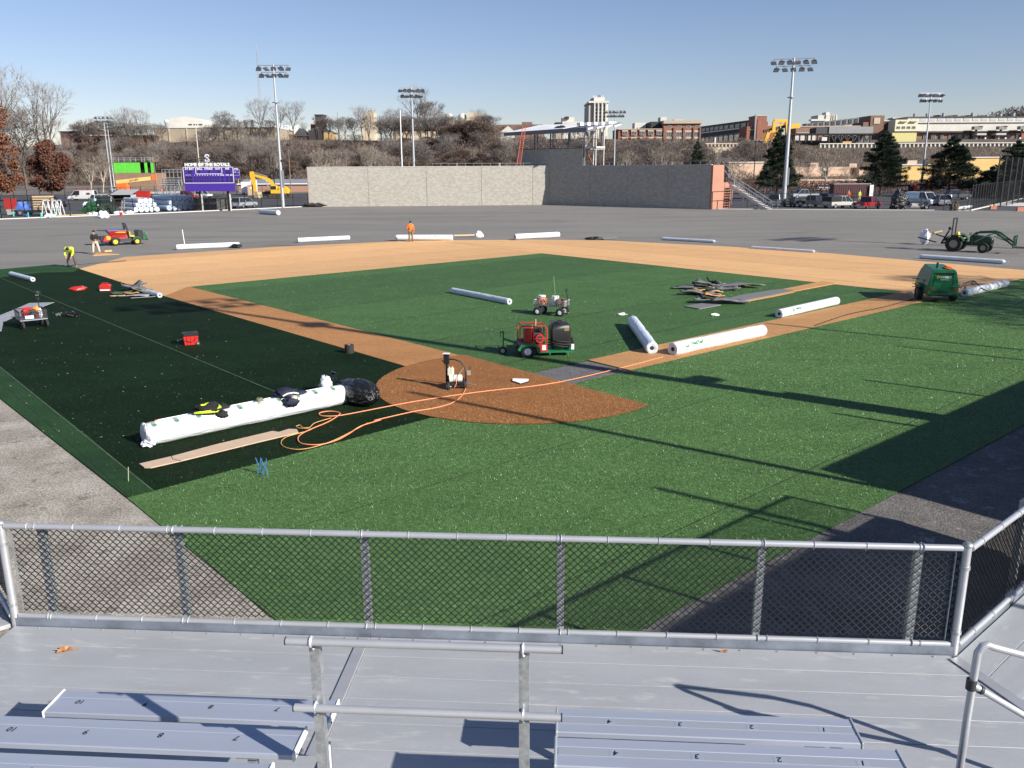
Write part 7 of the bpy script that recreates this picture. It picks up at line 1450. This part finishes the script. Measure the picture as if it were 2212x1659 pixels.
for x_ in (2083,2135,2180): q = b.box('roof_unit',M('duct_grey',(.22,.21,.2),.7),x_,x_+17,279,286,-5,-2.0); b.box('duct_cap',steel,x_+10,x_+19,278,281,-5,-2.2,q); b.box('duct_leg',dark_metal,x_+6,x_+9,286,290,-4,-3,q)
for x_ in (1975,2002,2037,2048,2084,2100,2131,2160,2188): b.box('roof_stack',steel,x_,x_+3.5,[250,248,254,247,248,255,249,252,251][x_%9],257,6,8)
for i in range(12): b.box('roof_hut',M('roof_rust',(.16,.10,.075),.9) if i%2 else roof_g,2030+i*9,2038+i*9,251+(i*7)%4,257,9,14)
b = Bld('stair_block','yellowish white stair block with a window row left of the white factory',446,1924,1972,263,dep=8,mat=M('ivory_wall',(.62,.58,.42),.85)); b.win([1931,1942,1953,1964],[277],8,6,frame=wf,mull=1); b.box('hood',beige_w,1934,1947,266,268.5,-1,0); b.box('hood',beige_w,1955,1968,266,268.5,-1,0); b.box('yellow_annex',M('annex_yellow',(.55,.50,.22),.9),1912,1964,292,314,-4,-.5); b.box('dark_gap',blk,1922,1978,288,292,-.6,-.1)
b = Bld('dark_block','dark maroon block with pale cap between brown tower and white factory',470,1897,1924,266,dep=14,mat=M('maroon_wall',(.10,.055,.05),.9)); b.box('cap',white_w,1896,1912,264,266.5,-.5,6); b.box('pale_box',white_w,1935,1952,256,262,10,16)
# balustrade wall, peach, yellow and stone buildings below
b = Bld('balustrade','white concrete balustrade wall along the embankment road on the right',430,1766,2260,0,dep=1,cat='balustrade',sink=0); b.box('top_rail',white_w,1766,2260,313,315,-.4,.8); b.box('back_panel',M('balustrade_shade',(.30,.27,.24),.9),1766,2260,315,328,.5,.8); b.box('bottom_rail',lintel,1766,2260,326.5,328.5,-.3,.8)  # back panel darkened: shade between the balusters put into its colour
bm_ = None
for i in range(54):
    x_ = 1767+i*9.1
    if bm_ is None: bm_ = b.box('baluster',white_w,x_,x_+2.6,315,327,-.2,.5)
    else: c_ = bm_.copy(); COL.objects.link(c_); c_.parent = b.root; c_.location.x = b.X(x_)-b.X(1767)
b.box('orange_bin',M('bin_orange',(.5,.27,.08),.8),1817,1836,309,314,1,3)
b = Bld('peach_building','long low peach coloured building behind the bare trees on the right',385,1718,1775,364,yb=392,dep=14,mat=peach,sink=1); b.box('right_block',peach,1790,1838,364,None,.4,14); b.box('door_gap',dark_w,1775,1790,367,None,1.2,13); b.box('roof_hut',lintel,1757,1774,355,364,4,9); b.box('roof_hut',lintel,1842,1858,357,366,4,9); b.box('end_block',peach,1858,1880,366,None,.8,12); b.box('white_door',white_w,1780,1789,366,372,.9,1.2)
b = Bld('peach_wall','peach rendered wall with pale coping left of the dark pine',380,1574,1648,354,yb=390,dep=6,mat=peach,sink=1); b.box('coping',white_w,1573,1649,352,354.5,-.4,6.4); b.box('dark_roof',roof_g,1546,1580,343,352,2,9)
b = Bld('yellow_building','yellow rendered building with white coping left of the middle pine',370,1948,2013,361,yb=392,dep=14,mat=yellow_w,sink=1); b.box('coping',white_w,1947,2014,359,361.5,-.4,14.4); b.box('roof_slope',roof_g,1946,2012,352,359,4,14); b.box('pale_dormer',lintel,1963,1984,351,359,2,4)
b = Bld('yellow_building','yellow rendered building with white coping at the far right behind the net posts',380,2040,2175,346,yb=376,dep=14,mat=yellow_w,sink=4); b.box('coping',white_w,2039,2176,344,346.5,-.4,14.4); b.box('white_sign',white_p,2158,2166,364,374,-.3,0)
b = Bld('stone_building','pale stone building with tall windows and a colonnade parapet right of the small pine',400,1522,1591,320,yb=350,dep=16,mat=cream_w,sink=6); b.box('parapet',cream_w,1521,1592,311.5,313.5,-.3,1); b.win([1539,1562,1572,1588],[328],8,18,frame=wf,mull=1)
for i in range(9): b.box('parapet_post',lintel,1525+i*7.8,1528+i*7.8,313,320,-.2,.6)
b.box('flue',white_p,1543,1545,299,313,2,2.6)
b = Bld('retaining_wall','mottled pale stone retaining wall below the brick factory',420,1462,1520,323,yb=346,dep=3,mat=M('mottled_stone',(.33,.28,.20),.95,noise=(.5,.5)),sink=2)
b = Bld('low_wall','low pale wall running in front of the peach building',300,1690,1900,391,yb=397,dep=.5,mat=peach,cat='wall',sink=1)
# something casts the wedge of shade on the right: a long flat roofed dugout, and the netting poles beyond the frame
t = thing('dugout','long low block dugout with a flat roof beside the right grandstand wing','dugout',(11.0,13.0,0),math.atan2(.653,.757))
MB().box(0,26,-3.6,-3.3,0,2.8).o('back_wall',block,t); MB().box(0,.3,-3.3,0,0,2.8).o('end_wall',block,t); MB().box(25.7,26,-3.3,0,0,2.8).o('end_wall',block,t); MB().box(-.2,26.2,-3.8,.2,2.8,3.0).o('roof',steel,t); MB().box(.3,25.7,-3.0,-2.5,.0,.45).o('bench',wood,t)
for i in range(6): MB().bar((1+i*4.8,0,0),(1+i*4.8,0,2.8),.12,.12).o('post',steel,t)
for tip,h,r,lab in (((879,849),11.5,.11,'tall black netting pole behind the right grandstand wing, nearest the camera'),((1410,1055),9.0,.1,'short black netting pole behind the right grandstand wing'),((1650,700),11.5,.1,'tall black netting pole behind the dugout, farthest from the camera'),((1933,749),6.0,.08,'thin black pole beside the dugout roof, far one'),((1861,822),6.0,.08,'thin black pole beside the dugout roof, near one'),((1796,894),6.0,.08,'thin black pole at the near end of the dugout')):
    b_ = G(*tip)+Vector((sdir.x,sdir.y,0))*(h/sdir.z); t = thing('net_pole',lab,'pole',(b_.x,b_.y,0)); MB().cyl((0,0,0),(0,0,h),r,r*.8,n=8).o('pole',blk,t)
tip = G(360,655); h = 21.5; b_ = tip+Vector((sdir.x,sdir.y,0))*(h/sdir.z); flood('tall floodlight pole standing beyond the right edge of the frame', b_.x, b_.y, h, 5, 5, 5, r=.3, face=.6, z0=0)

# ------------------------------------------------------------------ trees
def bark(n, c): return M(n, c, .95, noise=(2,.25))
bark_g = bark('bark_grey',(.10,.082,.068)); bark_p = bark('bark_pale',(.42,.37,.30)); bark_b = bark('bark_brown',(.085,.06,.045))
tw_g = M('twigs_grey',(.17,.145,.13),.95,noise=(.15,.2)); tw_b = M('twigs_brown',(.135,.095,.075),.95,noise=(.15,.2)); tw_f = M('twigs_faint',(.24,.215,.20),.95)
tw_p = M('twigs_pale',(.24,.20,.165),.95)
def bare_meshes(name, H, seed, mt, mc, spread=.55, lim=5, low=.28, wide=.085, dens=1.0):
    """trunk and limbs as tapered tubes, fine twigs as slivers"""
    rg = random.Random(seed); tr = MB(); tv = []; tf = []
    def sliver(p, d, L, w):
        u = Vector((rg.uniform(-1,1),rg.uniform(-1,1),rg.uniform(-1,1))).cross(d)
        if u.length < 1e-4: return
        u = u.normalized()*w; i = len(tv); tv.extend([tuple(p-u),tuple(p+u),tuple(p+d*L)]); tf.append((i,i+1,i+2))
    def grow(p, d, L, r, lv):
        q = p+d*L*.5+Vector((rg.uniform(-1,1),rg.uniform(-1,1),0))*L*.05; e = q+(d+Vector((rg.uniform(-1,1),rg.uniform(-1,1),rg.uniform(-.2,.5)))*.16).normalized()*L*.5
        if lv <= 3: tr.tube([p,q,e],[r,r*.85,r*.66],5 if lv < 2 else 3,cap=False)
        else: sliver(p,(e-p).normalized(),L*1.15,r)
        if lv >= lim:
            for i in range(int(7*dens)):
                t = rg.random(); a = p.lerp(e,t); dd = (d+Vector((rg.uniform(-1,1),rg.uniform(-1,1),rg.uniform(-.5,.9)))*.95).normalized(); sliver(a,dd,L*rg.uniform(.5,1.1),wide*rg.uniform(.25,.5))
            return
        k = 2+(rg.random() < .75)+(lv == 0)
        for i in range(k):
            a = 2*PI*(i+rg.random()*.6)/k; sp = spread*rg.uniform(.55,1.25); u,v = frame_mat(d); nd = (d+(u*math.cos(a)+v*math.sin(a))*sp+Vector((0,0,.16))).normalized(); grow(e,nd,L*rg.uniform(.66,.86),r*.6,lv+1)
        if lv >= 1 and rg.random() < .8:
            u,v = frame_mat(d); a = rg.uniform(0,6.28); grow(q,(d*.6+(u*math.cos(a)+v*math.sin(a))*.9).normalized(),L*.6,r*.45,lv+1)
    grow(Vector((0,0,-.3)),Vector((rg.uniform(-.06,.06),rg.uniform(-.06,.06),1)),H*low,H*.016,0)
    mt_ = tr.mesh(name+'_trunk'); mt_.materials.append(mt); c = bpy.data.meshes.new(name+'_crown'); c.from_pydata(tv,[],tf); c.materials.append(mc); return mt_, c
def plant(kind, meshes, label, pos, rz, sc, group):
    t = thing(kind, label, 'tree', pos, rz, group); t.scale = (sc[0],sc[0],sc[1])
    for nm, me in zip(('trunk','crown'), meshes): o = bpy.data.objects.new(nm, me); COL.objects.link(o); o.parent = t
    return t
GREY = [bare_meshes('bare', 12, 10+i, bark_g, tw_g, spread=.42+.06*(i%3), low=.25, wide=.06) for i in range(4)]
TALL = [bare_meshes('tall', 15, 30+i, bark_g, tw_f, spread=.33, low=.3, wide=.045, dens=.7) for i in range(2)]
BRWN = [bare_meshes('brown', 10, 50+i, bark_b, tw_b, spread=.62, low=.18, dens=1.6) for i in range(4)]
SYC = [bare_meshes('sycamore', 12, 70+i, bark_p, tw_p, spread=.50, lim=5, low=.22, wide=.07, dens=.5) for i in range(3)]
rg = random.Random(77)
def at_px(x, y_top, Y, meshes, kind, label, group, base=None, wid=1.0, H0=12):
    p = D(x,366,Y); z = hz(p.x,Y) if base is None else base; zt = D(x,y_top,Y).z; s = max(.3,(zt-z)/H0)
    return plant(kind, meshes, label, (p.x,Y,z-.2), rg.uniform(0,6.28), (s*wid,s), group)
gG, gB, gS = 'bare grey trees along the skyline of the ridge', 'brown bare trees covering the bank', 'pale barked sycamores in front of the bank'
# skyline trees one can tell apart
for x,y,Y,m in ((18,178,300,TALL[0]),(52,205,320,GREY[1]),(108,196,330,TALL[1]),(490,234,452,GREY[3]),(508,248,455,GREY[1]),(567,224,452,TALL[0]),(545,252,455,GREY[2]),(607,232,450,TALL[1]),(640,229,452,TALL[0]),(590,252,452,GREY[0]),(750,243,452,GREY[1]),(735,252,450,GREY[2]),(768,250,455,GREY[3]),(912,198,450,TALL[1]),(925,206,450,GREY[0])):
    at_px(x,y,Y,m,'bare_tree','tall bare grey tree on the skyline of the ridge',gG,wid=1.15,H0=14 if m in TALL else 11.5)
for x in list(range(175,345,17))+[352,468,700,720]+list(range(830,960,11))+list(range(960,1060,16))+list(range(1060,1260,22)):
    xx = x+rg.uniform(-6,6); y = (254+rg.uniform(-4,10)) if x < 480 else (244+rg.uniform(-6,14)) if x < 1060 else (264+rg.uniform(-6,8))
    at_px(xx,y,446+rg.uniform(-14,14),rg.choice(GREY),'bare_tree','tall bare grey tree on the skyline of the ridge',gG,wid=1.25,H0=11.5)
for x,y in ((975,240),(1003,233),(1030,228),(1052,243),(990,250),(1018,250),(960,262)): at_px(x,y,430,rg.choice(BRWN),'bare_tree','brown bare tree on the wooded bank',gB,wid=1.5,H0=9)
for i in range(26):
    x = rg.choice((rg.uniform(700,960),rg.uniform(840,1050),rg.uniform(150,345),rg.uniform(345,690))); low = 335 < x < 695; at_px(x,(272 if low else 248)+rg.uniform(-10,14),442+rg.uniform(-10,10),rg.choice(TALL),'bare_tree','tall bare grey tree on the skyline of the ridge',gG,wid=1.0,H0=14)
for i in range(44):
    x = rg.uniform(20,1110); at_px(x,316+rg.uniform(-16,26),388+rg.uniform(-12,24),rg.choice(TALL+SYC),'bare_tree','slender pale trunked tree standing on the wooded bank',gB,wid=.95,H0=13)
# the wooded bank
for row,(Y,n,yt) in enumerate(((432,44,297),(420,44,303),(408,42,312),(396,40,322),(384,36,335))):
    for i in range(n):
        x = -60+(1560+60)*(i+rg.random())/n; at_px(x,yt+rg.uniform(-9,14)-(12 if 840 < x < 1080 else 0)+(13 if 335 < x < 690 and row < 2 else 0),Y+rg.uniform(-5,5),rg.choice(BRWN if rg.random() < .75 else GREY),'bare_tree','brown bare tree on the wooded bank',gB,wid=1.7,H0=9.5)
for i in range(34):
    x = 1480+750*(i+rg.random())/34
    if not 1765 < x: at_px(x,322+rg.uniform(-8,20),400+rg.uniform(-12,8),rg.choice(GREY),'bare_tree','tall bare grey tree on the skyline of the ridge',gG,wid=1.3,H0=11.5)
for x,y in ((1500,300),(1455,304),(1405,308),(1610,296),(1590,310),(1380,300)): at_px(x,y,395,rg.choice(GREY),'bare_tree','tall bare grey tree on the skyline of the ridge',gG,wid=1.3,H0=11.5)
# sycamores
for x,y,Y,lab in ((217,315,255,'pale sycamore with twisted limbs behind the white van at the left'),(190,330,250,'darker sycamore left of the twisted pale one at the left'),(690,302,260,'pale sycamore above the left end of the block wall'),(712,300,262,'tall pale sycamore above the left part of the block wall'),(735,330,258,'leaning pale sycamore above the block wall left of its second joint'),(800,290,265,'tallest pale sycamore above the block wall, left of the middle floodlight'),(818,305,262,'pale sycamore just right of the tallest one above the block wall'),(838,318,260,'spreading pale sycamore left of the middle floodlight'),(1350,305,262,'pale tree right of the stair frame'),(1420,300,262,'pale tree above the right part of the shaded wall'),(1445,308,262,'leaning pale tree above the right part of the shaded wall'),(1545,318,258,'bare tree in front of the stone building with tall windows'),(1588,322,255,'bare tree in front of the peach wall'),(1715,325,250,'pale bare tree left of the pale lamp pole near the peach building'),(1786,312,250,'tall pale tree in front of the peach building'),(1745,338,252,'small bare tree at the left end of the peach building'),(1832,345,250,'small bushy bare tree at the right end of the peach building')):
    at_px(x,y,Y,SYC[int(x)%3],'sycamore_tree',lab,gS,base=0,wid=.95,H0=11)
# undergrowth mass on the bank
def scrub(name, mat, n, fx, seed, L=(.8,2.2), w=(.05,.12)):
    rg = random.Random(seed); vs = []; fs = []
    for i in range(n):
        p = fx(rg); d = Vector((rg.uniform(-1,1),rg.uniform(-1,1),rg.uniform(.1,1.4))).normalized(); l = rg.uniform(*L); u = Vector((rg.uniform(-1,1),rg.uniform(-1,1),rg.uniform(-1,1))).cross(d).normalized()*rg.uniform(*w); k = len(vs)
        vs += [tuple(p-u),tuple(p+u),tuple(p+d*l)]; fs.append((k,k+1,k+2))
    me = bpy.data.meshes.new(name); me.from_pydata(vs,[],fs); me.materials.append(mat); o = bpy.data.objects.new(name,me); COL.objects.link(o); o['kind'] = 'stuff'; return o
def fbank(rg):
    Y = 374+62*rg.random(); X = rg.uniform(-.66*Y,.33*Y); c = math.sin(X*.21)*math.cos(Y*.17+X*.05); return Vector((X,Y,hz(X,Y)+max(0,rg.gauss(.8,.9))*(1.2+c)))
scrub('undergrowth', tw_b, 90000, fbank, 1, L=(.8,2.6), w=(.06,.16)); scrub('undergrowth', tw_g, 50000, fbank, 2, L=(.8,3.0), w=(.05,.14))
def fright(rg):
    Y = 376+52*rg.random(); X = rg.uniform(.24*Y,.75*Y); return Vector((X,Y,hz(X,Y)+rg.random()*1.0))
scrub('undergrowth', M('dry_grass',(.20,.16,.12),.95), 30000, fright, 3, L=(.5,1.4))
def fhedge(rg):
    X = rg.uniform(56,118); return Vector((X,208+rg.uniform(-2,2),rg.random()**.7*2.9))
scrub('hedge', M('hedge_red',(.13,.06,.045),.9,noise=(.6,.5)), 16000, fhedge, 4, L=(.2,.5), w=(.05,.12))
def ffar(rg):
    X = rg.uniform(330,900); Y = rg.uniform(1090,1170); return Vector((X,Y,ridge(X)*((Y-850)/300 if Y < 1150 else 1)+rg.random()**2*9))
scrub('far_wood', M('far_twigs',(.12,.10,.095),.95,noise=(.02,.4)), 26000, ffar, 5, L=(1.5,5), w=(.3,.8))
def leafy(name, label, pos, H, R, seed, mat, trunk_h, n, leaf=(.12,.26), shape='oak', tilt=0):
    rg = random.Random(seed); t = thing(name, label, 'tree', pos, 0); m = MB(); r0 = H*.018
    m.tube([(0,0,-.2),(.1,0,H*.35),(0,.1,H*.7),(0,0,H*.93)],[r0*1.3,r0,r0*.6,r0*.15],8); vs = []; fs = []
    cl = []
    if shape == 'oak':
        for i in range(46):
            z = trunk_h+(H-trunk_h)*rg.random()**.85; f = (z-trunk_h)/(H-trunk_h); rr = R*(1-f**2.2)**.6*(.45+.6*min(1,f*4)); a = rg.uniform(0,6.28); q = rr*rg.uniform(.3,1); c = Vector((q*math.cos(a),q*math.sin(a),z)); cl.append((c,R*rg.uniform(.16,.34))); m.tube([(0,0,max(trunk_h*.8,z-q*.6)),c],[r0*.4,.02],4)
    else:
        k = int(H*1.5)
        for i in range(k):
            f = i/(k-1); z = trunk_h+(H-trunk_h)*f; rr = R*(1-f)**.72*(.75+.5*rg.random())+.25
            for j in range(8 if f < .8 else 5):
                if rg.random() < .12: continue
                a = 2*PI*j/6+rg.uniform(-.5,.5); l = rr*rg.uniform(.7,1.12); e = Vector((l*math.cos(a),l*math.sin(a),z+l*rg.uniform(.0,.25)-.1)); m.tube([(0,0,z),e],[r0*.3,.02],3)
                for s in (.4,.6,.8,1.0): cl.append((Vector((0,0,z)).lerp(e,s)+Vector((0,0,.1)),.22+.24*rr*.35*(1.2-s*.5)))
    per = max(3,n//len(cl))
    for c,rr in cl:
        for i in range(per):
            d = Vector((rg.gauss(0,1),rg.gauss(0,1),rg.gauss(0,.75))); d = d/max(d.length,.001)*rr*rg.random()**.45; p = c+d; s = rg.uniform(*leaf); u = Vector((rg.uniform(-1,1),rg.uniform(-1,1),rg.uniform(-1,1))).normalized(); w = u.cross(Vector((rg.uniform(-1,1),rg.uniform(-1,1),rg.uniform(-.3,1)))).normalized(); k = len(vs)
            if shape == 'oak': vs += [tuple(p-u*s),tuple(p+w*s*.7),tuple(p+u*s),tuple(p-w*s*.7)]; fs.append((k,k+1,k+2,k+3))
            else: o = (d+Vector((c.x,c.y,0))*.25+Vector((0,0,.35))).normalized(); w = o.cross(u).normalized()*s*.34; vs += [tuple(p-w),tuple(p+w),tuple(p+o*s*2.4)]; fs.append((k,k+1,k+2))
    m.o('trunk', bark_b, t); me = bpy.data.meshes.new('crown'); me.from_pydata(vs,[],fs); me.materials.append(mat); o = bpy.data.objects.new('crown',me); COL.objects.link(o); o.parent = t; return t
oak = M('oak_leaves',(.17,.065,.032),.8,noise=(1.4,.45)); oak2 = M('oak_leaves_dark',(.115,.045,.027),.8,noise=(1.4,.45)); pine = M('pine_needles',(.028,.048,.028),.8,noise=(1.2,.5)); pine2 = M('pine_needles_light',(.035,.055,.030),.8,noise=(1.2,.5))
p = G(8,448); leafy('oak_tree','big oak with rust brown leaves at the left edge of the frame',Vector((p.x-.5,150,0)),17.5,5.6,1,oak,3.0,14000,(.13,.28))
p = G(108,424); leafy('oak_tree','smaller oak with dark red brown leaves behind the white frames',Vector((D(110,400,178).x,178,0)),11.5,4.6,2,oak2,2.6,9000,(.13,.28))
leafy('pine_tree','dark evergreen pine left of the thick floodlight pole',Vector((D(1679,400,172).x,172,0)),12.9,4.1,3,pine,2.2,34000,(.10,.2),'pine')
leafy('pine_tree','dark evergreen pine in front of the peach and yellow buildings',Vector((D(1903,400,186).x,186,0)),13.0,5.0,4,pine,2.0,42000,(.10,.2),'pine')
leafy('pine_tree','broad evergreen pine right of the far right floodlight pole',Vector((D(2050,400,182).x,182,0)),11.8,5.6,5,pine,1.6,42000,(.10,.2),'pine')
leafy('pine_tree','dense dark evergreen at the right edge of the frame',Vector((D(2190,400,172).x,172,0)),10.5,6.2,6,pine,.6,40000,(.10,.2),'pine')
leafy('pine_tree','dark evergreen shrub left of the densest evergreen at the right edge',Vector((D(2140,400,178).x,178,0)),5.5,4.2,8,pine,.3,20000,(.10,.2),'pine')
leafy('pine_tree','small evergreen behind the shaded wall left of the stone building',Vector((D(1505,360,300).x,300,0)),14.5,3.6,7,pine2,2.0,16000,(.12,.26),'pine')
leafy('pine_tree','tiny yellowish green shrub seen through the press box posts',Vector((D(1180,360,260).x,260,0)),9.0,3.0,9,M('shrub_olive',(.09,.09,.03),.9,noise=(1,.4)),.5,3000,(.12,.26),'oak')

# things beyond the right edge of the frame whose shade falls into it
b_ = G(1690,515)+Vector((sdir.x,sdir.y,0))*(21.5/sdir.z); flood('second tall floodlight pole standing beyond the right edge of the frame', b_.x, b_.y, 21.5, 5, 6, 6, r=.3, face=.6, z0=0)
for i,(x,y,sc) in enumerate(((33,30.5,.95),(37.5,35,1.05),(35,25,1.0))): plant('bare_tree', GREY[i], ('bare tree behind the dugout roof, middle one','bare tree behind the dugout, farthest one','bare tree behind the dugout, nearest one')[i], (x,y,0), i*2.0, (sc,sc), 'bare trees behind the dugout')
